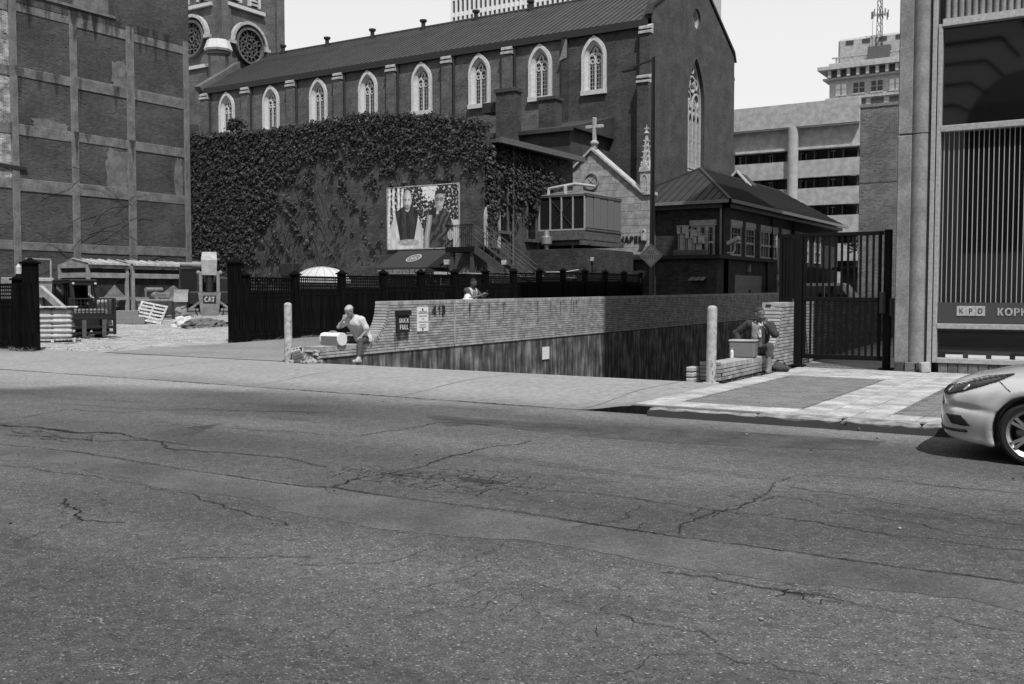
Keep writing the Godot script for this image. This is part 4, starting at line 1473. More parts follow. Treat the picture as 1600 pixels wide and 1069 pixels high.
func build_chapel() -> void:
	var t := thing("chapel", "small gabled stone chapel front with round medallion in its gable", "chapel", Vector3(-27.4, 0, -53))
	var ZF := -53.0
	var xl := -31.2
	var xr := -23.62
	var b := MB.new()
	b.prism(PackedVector2Array([Vector2(xl, 3.8), Vector2(xr, 3.8), Vector2(xr, 7.45), Vector2(-24.1, 7.45), Vector2(-27.4, 10.2), Vector2(-30.7, 7.45), Vector2(xl, 7.45)]), Transform3D.IDENTITY, ZF - 0.7, ZF - 0.03)
	b.box(Vector3(xl, 0, ZF - 6), Vector3(xr - 0.1, 7.2, ZF - 0.7))
	b.box(Vector3(xl, 0, ZF - 0.7), Vector3(xr, 3.8, ZF - 0.06))
	mi("wall", b, M.chapel_joint, t)
	# its stones, laid in courses with open joints
	var row := 0
	var y := 3.95
	while y < 10.1:
		var h := 0.42
		var x := xl + (0.0 if row % 2 else 0.4)
		while x < xr - 0.05:
			var w := 0.82
			var a := maxf(x, -50)
			var e := minf(x + w, xr)
			# under the rake the stone is cut to it
			var top := y + h
			var lim := (10.1 - top) / 0.833 if top > 7.45 else 9.0
			a = maxf(a, -27.4 - lim)
			e = minf(e, -27.4 + lim)
			if e - a > 0.18:
				b = MB.new()
				b.bev(Vector3(a + 0.008, y + 0.008, ZF - 0.1), Vector3(e - 0.008, top - 0.008, ZF + rng.randf_range(-0.004, 0.006)), 0.008)
				mi("stone", b, M["chapel_stone_%d" % (rng.randi() % 3)], t)
			x += w
		y += h
		row += 1
	b = MB.new()
	for s in [-1, 1]:
		b.prism(PackedVector2Array([Vector2(-27.4, 10.18), Vector2(-27.4 + s * 3.35, 7.4), Vector2(-27.4 + s * 3.44, 7.44), Vector2(-27.4, 10.34)]), Transform3D.IDENTITY, ZF - 0.75, ZF + 0.14)
	b.box(Vector3(-24.05, 7.38, ZF - 0.75), Vector3(-23.5, 7.55, ZF + 0.14))
	mi("coping", b, M.chapel_trim, t)
	b = MB.new()
	b.band(circle2(Vector2(-27.42, 8.35), 0.5, 28), circle2(Vector2(-27.42, 8.35), 0.42, 28), Transform3D.IDENTITY, ZF - 0.05, ZF + 0.1, true)
	var md := mi("medallion", b, M.chapel_joint, t)
	b = MB.new()
	b.cyl(Vector3(-27.42, 8.35, ZF - 0.05), Vector3(-27.42, 8.35, ZF + 0.03), 0.42, 0.42, 28)
	mi("disc", b, M.chapel_stone_1, md)
	b = MB.new()
	b.bar(Vector3(-27.65, 8.15, ZF + 0.05), Vector3(-27.2, 8.6, ZF + 0.05), 0.05, 0.03)
	b.bar(Vector3(-27.6, 8.5, ZF + 0.045), Vector3(-27.25, 8.2, ZF + 0.045), 0.04, 0.03)
	mi("relief", b, M.chapel_trim, md)
	text("CHAPEL", 0.36, 0.05, M.print_black, t, Transform3D(Basis.IDENTITY, Vector3(-25.0, 4.86, ZF + 0.03)), "lettering", 1.75)
	# cross
	var c := thing("gable_cross", "pale stone cross standing on the chapel gable", "cross", Vector3(-27.4, 10.4, ZF - 0.3))
	b = MB.new()
	b.box(Vector3(-27.52, 10.3, ZF - 0.45), Vector3(-27.28, 10.6, ZF - 0.15))
	b.lathe([Vector2(0.15, 10.5), Vector2(0.26, 10.6), Vector2(0.26, 10.7), Vector2(0.12, 10.8)], 10, Transform3D(Basis.IDENTITY, Vector3(-27.4, 0, ZF - 0.3)))
	mi("base", b, M.chapel_trim, c)
	b = MB.new()
	b.bev(Vector3(-27.5, 10.75, ZF - 0.4), Vector3(-27.3, 12.15, ZF - 0.2), 0.03)
	mi("post", b, M.chapel_trim, c)
	b = MB.new()
	for s in [-1, 1]:
		b = MB.new()
		b.bev(Vector3(-27.4 + s * 0.345 - 0.235, 11.5, ZF - 0.4), Vector3(-27.4 + s * 0.345 + 0.235, 11.7, ZF - 0.2), 0.03)
		mi("arm", b, M.chapel_trim, c)
	# pinnacle
	var p := thing("pinnacle", "slender carved stone pinnacle on the right shoulder of the chapel", "pinnacle", Vector3(-23.97, 7.5, ZF - 0.2))
	var x := Transform3D(Basis(Vector3.UP, PI / 4), Vector3(-23.97, 0, ZF - 0.2))
	b = MB.new()
	b.box(Vector3(-24.25, 7.5, ZF - 0.48), Vector3(-23.69, 8.75, ZF + 0.08))
	mi("shaft", b, M.chapel_trim, p)
	b = MB.new()
	for q in [Transform3D(Basis.IDENTITY, Vector3(-23.97, 0, ZF - 0.2)), facing_x(Vector3(-23.97, 0, ZF - 0.2))]:
		b.prism(PackedVector2Array([Vector2(-0.34, 8.7), Vector2(0.34, 8.7), Vector2(0, 9.35)]), q, -0.34, 0.34)
		b.band(pointed(0.2, 8.2, 8.6, 5, 7.65), pointed(0.15, 8.2, 8.52, 5, 7.65), q, 0.26, 0.32)
	mi("gablets", b, M.chapel_trim, p)
	b = MB.new()
	b.lathe([Vector2(0.30, 8.9), Vector2(0.07, 10.85), Vector2(0.17, 10.92), Vector2(0.06, 11.05), Vector2(0.05, 11.2), Vector2(0.0, 11.45)], 4, x)
	b.box(Vector3(-24.1, 11.16, ZF - 0.25), Vector3(-23.84, 11.24, ZF - 0.15))
	mi("spire", b, M.chapel_trim, p)
	for i in 5:
		for k in 4:
			b = MB.new()
			var f := i / 5.0
			var d := Vector3(1, 0, 0).rotated(Vector3.UP, PI / 4 + k * PI / 2) * lerpf(0.32, 0.12, f)
			b.ball(Vector3(-23.97, 9.2 + f * 1.6, ZF - 0.2) + d, Vector3(0.06, 0.05, 0.06), 6, 4)
			mi("crocket", b, M.chapel_trim, p)
	# lantern by the lettering
	var l := thing("wall_lantern", "small white arched lantern on the chapel wall beside the lettering", "lantern", Vector3(-23.98, 4.9, ZF))
	b = MB.new()
	b.prism(PackedVector2Array(pointed(0.12, 0.5, 0.68, 5)), Transform3D(Basis.IDENTITY, Vector3(-23.98, 4.75, ZF)), 0.02, 0.2)
	mi("housing", b, M.limestone, l)
	b = MB.new()
	b.box(Vector3(-24.03, 5.25, ZF + 0.2), Vector3(-23.93, 5.32, ZF + 0.23))
	b.box(Vector3(-24.12, 4.68, ZF), Vector3(-23.84, 4.75, ZF + 0.24))
	mi("bracket", b, M.print_black, l)

func lintel_window(t: Node3D, x: Transform3D, w: float, h: float, lin_h: float, leaves: int, blocks := 1) -> void:
	var b := MB.new()
	b.box(Vector3(-w / 2, 0, -0.02), Vector3(w / 2, h, 0.015), x)
	var win := mi("window", b, M.church_glass, t)
	b = MB.new()
	for k in blocks: b.bev(Vector3(-w / 2 - 0.1 + k * (w + 0.2) / blocks + 0.008, h, -0.05), Vector3(-w / 2 - 0.1 + (k + 1) * (w + 0.2) / blocks - 0.008, h + lin_h, 0.12), 0.01, x)
	mi("lintel", b, M.chapel_trim, win)
	b = MB.new()
	for k in leaves:
		var a := -w / 2 + k * w / leaves
		var e := a + w / leaves
		b.box(Vector3(a, 0, 0.015), Vector3(a + 0.09, h, 0.08), x)
		b.box(Vector3(e - 0.09, 0, 0.015), Vector3(e, h, 0.08), x)
		for yy in [0.0, h * 0.44, h - 0.09]: b.box(Vector3(a + 0.09, yy, 0.015), Vector3(e - 0.09, yy + 0.12, 0.075), x)
	mi("sash", b, M.dull_white, win)
	b = MB.new()
	for k in leaves:
		var a := -w / 2 + k * w / leaves
		for j in [1, 2]: b.box(Vector3(a + j * w / leaves / 3 - 0.012, 0.1, 0.016), Vector3(a + j * w / leaves / 3 + 0.012, h - 0.08, 0.05), x)
		b.box(Vector3(a + 0.09, h * 0.74, 0.016), Vector3(a + w / leaves - 0.09, h * 0.74 + 0.024, 0.052), x)
	mi("glazing_bars", b, M.dull_white, win)

func build_parish_house() -> void:
	var t := thing("parish_house", "brick parish house with hipped ribbed roof and pale lintels", "house", Vector3(-22.5, 0, -53))
	var b := MB.new()
	b.box(Vector3(-26.0, 0, -79), Vector3(-19.46, 6.5, -53.72))
	mi("wall", b, M.low_brick, t)
	b = MB.new()
	var e0 := Vector3(-26.5, 6.88, -53.2)
	var e1 := Vector3(-18.95, 6.88, -53.2)
	var e2 := Vector3(-18.95, 6.88, -79.5)
	var e3 := Vector3(-26.5, 6.88, -79.5)
	var r0 := Vector3(-22.7, 9.35, -58.3)
	var r1 := Vector3(-22.7, 9.35, -75)
	b.flat(e0, e1, r0)
	b.quad(e1, e2, r1, r0)
	b.flat(e2, e3, r1)
	b.quad(e3, e0, r0, r1)
	b.quad(e0, e3, e2, e1)
	var ro := mi("roof", b, M.parish_roof, t)
	for k in 16:
		b = MB.new()
		var f := (k + 0.5) / 16.0
		var a := e0.lerp(e1, f)
		var s := minf(f, 1 - f) * 2
		b.bar(a + Vector3(0, 0.02, 0), Vector3(a.x, lerpf(6.9, 9.37, s), lerpf(-53.2, -58.3, s)), 0.05, 0.06)
		mi("roof_seam", b, M.parish_roof, ro)
	for k in 50:
		b = MB.new()
		var z := -53.5 - k * 0.52
		var s := clampf(minf((-53.2 - z) / 5.1, (z + 79.5) / 4.5), 0, 1)
		b.bar(Vector3(-18.95, 6.9, z), Vector3(lerpf(-18.95, -22.7, s), lerpf(6.9, 9.37, s), z), 0.05, 0.06)
		mi("roof_seam", b, M.parish_roof, ro)
	b = MB.new()
	b.bar(e1 + Vector3(0, 0.03, 0), r0 + Vector3(0, 0.03, 0), 0.2, 0.1)
	b.bar(e0 + Vector3(0, 0.03, 0), r0 + Vector3(0, 0.03, 0), 0.2, 0.1)
	b.bar(r0 + Vector3(0, 0.03, 0), r1 + Vector3(0, 0.03, 0), 0.2, 0.1)
	mi("hip_cap", b, M.parish_roof, ro)
	b = MB.new()
	b.box(Vector3(-23.6, 6.72, -53.2), Vector3(-18.8, 6.9, -53.022))
	b.box(Vector3(-18.95, 6.72, -79.5), Vector3(-18.77, 6.9, -53.022))
	mi("gutter", b, M.zinc, t)
	b = MB.new()
	b.box(Vector3(-23.6, 6.5, -53.7), Vector3(-19.1, 6.72, -53.4))
	b.box(Vector3(-19.45, 6.5, -79), Vector3(-19.1, 6.72, -53.4))
	mi("frieze", b, M.zinc_dark, t)
	b = MB.new()
	b.cyl(Vector3(-19.62, 3.9, -53.58), Vector3(-19.62, 6.6, -53.58), 0.06, 0.06, 8)
	mi("downpipe", b, M.zinc, t)
	lintel_window(t, Transform3D(Basis.IDENTITY, Vector3(-20.68, 3.75, -53.7)), 1.4, 1.78, 0.32, 3)
	for q in [[-55.5, 1.75, 1, 1], [-57.97, 1.65, 1, 1], [-61.6, 3.4, 2, 4], [-65.1, 1.6, 1, 1], [-69.0, 3.2, 2, 4], [-73, 1.6, 1, 1]]:
		lintel_window(t, facing_x(Vector3(-19.46, 3.85, q[0])), q[1], 1.7, 0.34, q[2], q[3])
	b = MB.new()
	for z in [-62.1, -66.8]: b.cyl(Vector3(-19.36, 0.3, z), Vector3(-19.36, 6.6, z), 0.07, 0.07, 8)
	mi("downpipe", b, M.eave_dark, t)
	lintel_window(t, facing_x(Vector3(-19.46, 0.9, -64.2)), 1.5, 1.6, 0.42, 1)
	# white pediment of a building behind
	var dm := thing("dormer", "small white edged dormer gable behind the parish house roof", "dormer", Vector3(-23, 9, -66))
	b = MB.new()
	b.prism(PackedVector2Array([Vector2(-0.9, 0), Vector2(0.9, 0), Vector2(0, 0.95)]), Transform3D(Basis.IDENTITY, Vector3(-23.1, 9.0, -66.2)), -2.0, 0.0)
	mi("face", b, M.parish_roof, dm)
	b = MB.new()
	for s in [-1, 1]: b.bar(Vector3(-23.1 + s * 1.0, 8.95, -66.1), Vector3(-23.1, 10.05, -66.1), 0.2, 0.12)
	mi("verge", b, M.white_paint, dm)
	# low flat-roofed block in front, with the garage door
	t = thing("low_annex", "low dark brick annex with flat black roof edge and garage door", "annex", Vector3(-22, 0, -52.5))
	b = MB.new()
	b.box(Vector3(-25.5, 0, -53.0), Vector3(-19.2, 3.62, -51.9))
	b.box(Vector3(-23.6, 0, -53.75), Vector3(-19.2, 3.62, -53.0))
	b.box(Vector3(-19.44, 0, -61.7), Vector3(-19.2, 3.62, -53.0))
	b.box(Vector3(-19.44, 0, -61.7), Vector3(-19.05, 3.62, -60.4))
	mi("wall", b, M.low_brick, t)
	b = MB.new()
	b.box(Vector3(-25.6, 3.62, -52.98), Vector3(-18.95, 3.82, -51.65))
	b.box(Vector3(-23.6, 3.62, -53.7), Vector3(-18.95, 3.82, -52.98))
	b.box(Vector3(-19.43, 3.62, -61.9), Vector3(-18.95, 3.82, -53.7))
	mi("roof_edge", b, M.eave_dark, t)
	b = MB.new()
	b.box(Vector3(-19.2, 0, -59.4), Vector3(-19.13, 2.75, -54.6))
	var gd := mi("garage_door", b, M.zinc, t)
	for k in 4:
		b = MB.new()
		b.box(Vector3(-19.13, 0.05 + k * 0.68, -59.35), Vector3(-19.11, 0.7 + k * 0.68, -54.65))
		mi("door_section", b, M.zinc, gd)
	b = MB.new()
	b.box(Vector3(-19.11, 0.2, -57.2), Vector3(-19.06, 1.9, -57.0))
	mi("door_rail", b, M.eave_dark, gd)
	b = MB.new()
	b.box(Vector3(-19.2, 2.95, -57.1), Vector3(-19.05, 3.4, -57.0))
	mi("lamp", b, M.limestone, t)
	for k in 3:
		b = MB.new()
		var xx := -20.75 + k * 0.32
		b.hexa([Vector3(xx, 2.42, -51.6), Vector3(xx + 0.28, 2.42, -51.6), Vector3(xx + 0.28, 2.42, -51.64), Vector3(xx, 2.42, -51.64), Vector3(xx + 0.07, 2.62, -51.88), Vector3(xx + 0.35, 2.62, -51.88), Vector3(xx + 0.35, 2.6, -51.9), Vector3(xx + 0.07, 2.6, -51.9)])
		mi("vent_hood", b, M.zinc, t)
	b = MB.new()
	for k in 3:
		for j in 6: b.box(Vector3(-25.2 + k * 0.55, 1.9 + j * 0.12, -51.9), Vector3(-24.75 + k * 0.55, 1.96 + j * 0.12, -51.82))
	mi("louvre", b, M.zinc_dark, t)
	b = MB.new()
	b.box(Vector3(-23.15, 0, -51.9), Vector3(-22.75, 2.7, -51.84))
	mi("door_post", b, M.zinc, t)
	# flues on the annex roof, camera on its edge
	for q in [[-21.35, 5.0, 0.17, "leftmost and tallest"], [-20.85, 4.75, 0.19, "middle"], [-20.4, 4.45, 0.17, "rightmost and shortest"]]:
		var f := thing("flue", "%s of three pale metal flues on the annex roof" % q[3], "flue", Vector3(q[0], 3.85, -52.3), "flues on the annex roof")
		b = MB.new()
		b.cyl(Vector3(q[0], 3.82, -52.3), Vector3(q[0], q[1], -52.3), q[2], q[2], 14)
		mi("pipe", b, M.limestone, f)
		b = MB.new()
		for s in [-1, 1]: b.bar(Vector3(q[0] + s * q[2] * 1.1, 3.82, -52.15), Vector3(q[0] + s * q[2] * 1.1, q[1], -52.15), 0.03, 0.03)
		mi("strut", b, M.aluminium, f)
		b = MB.new()
		b.bev(Vector3(q[0] - 0.25, q[1], -52.55), Vector3(q[0] + 0.25, q[1] + 0.42, -52.05), 0.02)
		b.bev(Vector3(q[0] - 0.28, q[1] + 0.42, -52.58), Vector3(q[0] + 0.28, q[1] + 0.47, -52.02), 0.01)
		mi("cowl", b, M.limestone, f)
		b = MB.new()
		b.box(Vector3(q[0] - 0.03, q[1] + 0.03, -52.05), Vector3(q[0] + 0.04, q[1] + 0.4, -52.03))
		mi("slot", b, M.eave_dark, f)
	b = MB.new()
	b.bev(Vector3(-21.75, 3.82, -52.6), Vector3(-20.1, 4.12, -51.95), 0.02)
	tag(mi("flue_kerb", b, M.zinc_dark, self, Vector3(-21, 3.8, -52.2)), "grey metal box under the three flues on the annex roof", "plinth")
	var cam := thing("security_camera", "white security camera on a curved arm at the annex roof edge", "camera", Vector3(-19.0, 3.9, -53.2))
	b = MB.new()
	b.bev(Vector3(-0.13, -0.12, -0.45), Vector3(0.13, 0.12, 0.4), 0.03, Transform3D(Basis.from_euler(Vector3(-0.35, 1.2, 0)), Vector3(-18.75, 4.62, -53.3)))
	mi("housing", b, M.dull_white, cam)
	b = MB.new()
	b.pipe([Vector3(-19.1, 3.95, -53.2), Vector3(-18.8, 3.92, -53.25), Vector3(-18.68, 4.1, -53.3), Vector3(-18.7, 4.5, -53.3)], 0.05, 8)
	mi("arm", b, M.dull_white, cam)

func build_left_building() -> void:
	var XL := -48.5
	var t := thing("frame_building", "tall old warehouse side wall of brick infill in a concrete frame", "building", Vector3(-55, 0, -35))
	var b := MB.new()
	b.box(Vector3(-75, 0, -41.1), Vector3(XL - 0.12, 16.4, 10))
	mi("core", b, M.infill_brick, t)
	# upper wall: brick, stepping up at the corner
	b = MB.new()
	b.box(Vector3(-75, 16.5, -41.1), Vector3(XL - 0.03, 16.98, 10))
	b.box(Vector3(-75, 16.9, -41.2), Vector3(XL - 0.02, 24, -36.1))
	mi("upper_wall", b, M.infill_brick, t)
	b = MB.new()
	b.box(Vector3(-75, 16.98, -36.08), Vector3(XL + 0.05, 17.12, 10))
	mi("parapet_coping", b, M.concrete_frame, t)
	var levels := [[16.0, 16.5], [12.75, 13.3], [9.85, 10.4], [7.0, 7.6], [3.9, 4.4], [0.9, 1.4]]
	var pale := 0
	# posts and beams
	var zs := [10.0, 6.2, 2.0, -2.2, -6.4, -10.6, -14.8, -18.5, -22.0, -26.0, -30.05, -33.45, -37.02, -40.95]
	for i in zs.size():
		var z: float = zs[i]
		if z > -18: continue
		b = MB.new()
		var hw: float = [0.26, 0.2, 0.2, 0.22][i % 4]
		b.bev(Vector3(XL - 0.5, 0, z - hw), Vector3(XL + 0.02, 16.75, z + hw), 0.02)
		mi("frame_post", b, M.concrete_frame, t)
	for q in levels:
		for i in zs.size() - 1:
			if zs[i] > -18: continue
			b = MB.new()
			b.bev(Vector3(XL - 0.5, q[0] + rng.randf_range(-0.05, 0.05), zs[i + 1] + 0.2), Vector3(XL - 0.015, q[1] + rng.randf_range(-0.05, 0.05), zs[i] - 0.2), 0.02)
			mi("frame_beam", b, M.concrete_frame, t)
	for li in levels.size() - 1:
		for i in zs.size() - 1:
			if zs[i] > -18: continue
			b = MB.new()
			b.box(Vector3(XL - 0.3, levels[li + 1][1] - 0.08, zs[i + 1] + 0.15), Vector3(XL - 0.045 - rng.randf() * 0.02, levels[li][0] + 0.08, zs[i] - 0.15))
			var light: bool = zs[i] > -27 and li < 3
			mi("brick_panel", b, M.pale_brick if light else M.infill_brick, t)
	# soot and rust running down from the parapet and the beams
	for k in 46:
		var z := rng.randf_range(-41, -29.2)
		var top: float = 16.9 if k < 30 else [13.3, 10.4][k % 2]
		var w := rng.randf_range(0.05, 0.28)
		var l := rng.randf_range(0.3, 1.9)
		var run := PackedVector2Array([Vector2(-w, top), Vector2(w, top + 0.02)])
		for j in 5: run.append(Vector2(w * (1 - j * 0.16) * rng.randf_range(0.5, 1.0), top - l * (j + 1) / 6.0))
		run.append(Vector2(0, top - l))
		for j in range(4, -1, -1): run.append(Vector2(-w * (1 - j * 0.16) * rng.randf_range(0.5, 1.0), top - l * (j + 1) / 6.0))
		b = MB.new()
		var ix := Geometry2D.triangulate_polygon(run)
		var fx := facing_x(Vector3(XL + 0.03, 0, z))
		for m in range(0, ix.size(), 3): b.flat(fx * Vector3(run[ix[m]].x, run[ix[m]].y, 0), fx * Vector3(run[ix[m + 1]].x, run[ix[m + 1]].y, 0), fx * Vector3(run[ix[m + 2]].x, run[ix[m + 2]].y, 0))
		if b.v.size(): mi("soot_run", b, M.stain, t)
	# patches of old render on the brick
	for q in [[-36.1, 8.6, 1.6, 2.2], [-38.8, 3.0, 3.6, 1.0], [-34.9, 2.6, 3.2, 1.0], [-32.0, 10.5, 2.0, 0.6], [-36.3, 13.9, 0.9, 1.6], [-40.3, 8.5, 0.6, 2.4]]:
		var ring := PackedVector2Array()
		for k in 26:
			var a := TAU * k / 26
			ring.append(Vector2(q[2] * 0.55 * signf(cos(a)) * pow(absf(cos(a)), 0.6), q[3] * 0.55 * signf(sin(a)) * pow(absf(sin(a)), 0.6)) * rng.randf_range(0.75, 1.08))
		b = MB.new()
		b.prism(ring, facing_x(Vector3(XL - 0.05, q[1], q[0])), 0.0, 0.022)
		mi("render_patch", b, M.concrete_frame, t)
	b = MB.new()
	b.bar(Vector3(XL + 0.04, 8.25, -28.0), Vector3(XL + 0.04, 8.1, -30.6), 0.06, 0.16)
	mi("old_flashing", b, M.eave_dark, t)
	# bare creeper stems on the wall
	b = MB.new()
	for k in 26:
		var p := Vector3(XL + 0.03, rng.randf_range(1.0, 9.0), rng.randf_range(-41.0, -30.5))
		var d := Vector3(0, rng.randf_range(-0.25, 0.4), rng.randf_range(0.3, 1.0)).normalized()
		for s in rng.randi_range(6, 16):
			d = (d + Vector3(0, rng.randf_range(-0.4, 0.3), rng.randf_range(-0.2, 0.2))).normalized()
			var e := p + d * 0.28
			if e.z > -30 or e.z < -41.2 or e.y < 0.5: break
			b.bar(p, e, 0.014, 0.014)
			p = e
	stuff(tag(mi("bare_creeper", b, M.bark, self, Vector3(XL, 0, -36)), "bare creeper stems straggling over the lower brick and concrete wall", "creeper"))
	# white flue on the roof
	var r := thing("roof_room", "pale plastered roof room rising above the parapet of the warehouse", "roof room", Vector3(-52, 18, -36))
	b = MB.new()
	b.box(Vector3(-50.7, 16.5, -36.2), Vector3(XL - 0.6, 24, -35.0))
	mi("wall", b, M.concrete_frame, r)

func build_ivy_building() -> void:
	var ZI := -41.5
	var XI := -27.44
	var t := thing("ivy_building", "brick hall with its street wall and corner overgrown by ivy", "building", Vector3(-38, 0, -46))
	var b := MB.new()
	b.box(Vector3(-50, 0, ZI - 10), Vector3(-36.2, 11.0, ZI + 0.09))
	b.box(Vector3(-36.2, 0, ZI - 9.2), Vector3(XI, 9.2, ZI))
	b.box(Vector3(-36.2, 9.2, ZI - 0.5), Vector3(XI - 0.02, 10.05, ZI - 0.01))
	b.box(Vector3(-36.2, 10.0, ZI - 0.5), Vector3(-30, 10.8, ZI - 0.012))
	mi("wall", b, M.ivy_brick, t)
	b = MB.new()
	b.box(Vector3(XI - 5, 9.25, -50.9), Vector3(XI + 0.55, 9.42, ZI - 0.55))
	b.box(Vector3(XI + 0.55, 9.2, -50.9), Vector3(XI + 0.7, 9.48, ZI - 0.5))
	mi("eave", b, M.zinc_dark, t)
	b = MB.new()
	b.cyl(Vector3(XI + 0.18, 3.0, -43.9), Vector3(XI + 0.18, 9.3, -43.9), 0.07, 0.07, 8)
	mi("downpipe", b, M.zinc_dark, t)
	# side windows and the round-headed door at the stair head
	for q in [[-43.1, 4.9, 2.5, 0.5], [-46.0, 4.6, 2.6, 0.5], [-48.6, 4.6, 2.6, 0.5]]:
		var x := facing_x(Vector3(XI, q[1], q[0]))
		b = MB.new()
		b.box(Vector3(-q[3], 0, 0.0), Vector3(q[3], q[2], 0.02), x)
		var w := mi("window", b, M.church_glass, t)
		b = MB.new()
		for xx in [-q[3], q[3]]: b.box(Vector3(xx - 0.06, 0, 0.02), Vector3(xx + 0.06, q[2], 0.1), x)
		b.box(Vector3(-q[3] - 0.15, -0.15, 0.0), Vector3(q[3] + 0.15, 0.0, 0.2), x)
		mi("frame", b, M.zinc_dark, w)
	var dx := facing_x(Vector3(XI, 4.0, -42.1))
	b = MB.new()
	b.prism(PackedVector2Array(pointed(0.5, 1.5, 2.1, 7)), dx, 0.0, 0.05)
	var door := mi("door", b, M.zinc_dark, t)
	b = MB.new()
	b.band(pointed(0.68, 1.5, 2.3, 7), pointed(0.5, 1.5, 2.1, 7), dx, 0.0, 0.14)
	mi("arch", b, M.chapel_trim, door)
	# the printed banner
	var p := thing("photo_banner", "large printed photograph of two robed men on the ivy wall", "banner", Vector3(-31.25, 4.05, ZI))
	b = MB.new()
	b.quad(Vector3(-33.53, 4.05, ZI + 0.07), Vector3(-28.96, 4.05, ZI + 0.07), Vector3(-28.96, 7.24, ZI + 0.07), Vector3(-33.53, 7.24, ZI + 0.07))
	b.quad(Vector3(-28.96, 4.05, ZI + 0.04), Vector3(-33.53, 4.05, ZI + 0.04), Vector3(-33.53, 7.24, ZI + 0.04), Vector3(-28.96, 7.24, ZI + 0.04))
	var pm := StandardMaterial3D.new()
	pm.albedo_texture = banner_print()
	pm.albedo_color = Color(0.93, 0.93, 0.93)
	pm.roughness = 0.8
	mi("print", b, pm, p)
	b = MB.new()
	for yy in [4.0, 7.24]: b.box(Vector3(-33.55, yy, ZI + 0.02), Vector3(-28.94, yy + 0.05, ZI + 0.085))
	for xx in [-33.58, -28.96]: b.box(Vector3(xx, 4.05, ZI + 0.02), Vector3(xx + 0.05, 7.24, ZI + 0.085))
	mi("hem", b, M.dull_white, p)
	# the door awning
	var a := thing("awning", "dark fabric door awning with round emblem and white lettering", "awning", Vector3(-31.8, 3, ZI + 0.8))
	b = MB.new()
	var A0 := Vector3(-32.8, 3.95, ZI + 0.05)
	var A1 := Vector3(-29.5, 3.95, ZI + 0.05)
	var B0 := Vector3(-33.0, 3.02, ZI + 1.75)
	var B1 := Vector3(-29.7, 3.02, ZI + 1.75)
	b.oquad(B0, B1, A1, A0, Vector3(0, 1, 1))
	b.oquad(B0 - Vector3(0, 0.02, 0), B1 - Vector3(0, 0.02, 0), A1 - Vector3(0, 0.02, 0), A0 - Vector3(0, 0.02, 0), Vector3(0, -1, -1))
	b.flat(B1, Vector3(A1.x, 3.02, A1.z), A1)
	b.flat(B0, A0, Vector3(A0.x, 3.02, A0.z))
	mi("canopy", b, M.awning, a)
	b = MB.new()
	b.box(B0 + Vector3(0, -0.42, -0.02), B1 + Vector3(0, 0.0, 0.0))
	b.box(B1 + Vector3(-0.02, -0.42, -1.7), B1)
	mi("valance", b, M.awning, a)
	text("CENTER FOR INTERFAITH RELATIONS", 0.22, 0.01, M.limestone, a, Transform3D(Basis.IDENTITY, Vector3(-31.35, 2.80, ZI + 1.765)), "lettering", 3.05, "Droid Serif", 400)
	var sl := Transform3D(Basis.IDENTITY.rotated(Vector3(1, 0, 0), -PI / 2 + 0.5), Vector3(-31.2, 3.51, ZI + 0.86))
	b = MB.new()
	b.band(circle2(Vector2.ZERO, 0.42, 24), circle2(Vector2.ZERO, 0.37, 24), sl, 0.0, 0.012, true)
	b.band(circle2(Vector2.ZERO, 0.12, 12), circle2(Vector2.ZERO, 0.07, 12), sl, 0.0, 0.012, true)
	for k in 8:
		b.band(circle2(Vector2.from_angle(TAU * k / 8) * 0.24, 0.1, 10), circle2(Vector2.from_angle(TAU * k / 8) * 0.24, 0.075, 10), sl, 0.0, 0.012, true)
	mi("emblem", b, M.limestone, a)
	build_stair(ZI)
	# little dark lamp box left of the awning
	b = MB.new()
	b.bev(Vector3(-40.9, 2.7, ZI + 0.09), Vector3(-39.9, 3.4, ZI + 0.6), 0.03)
	tag(mi("vent_box", b, M.eave_dark, self, Vector3(-40.4, 2.7, ZI)), "dark metal vent box low on the ivy wall", "vent box")

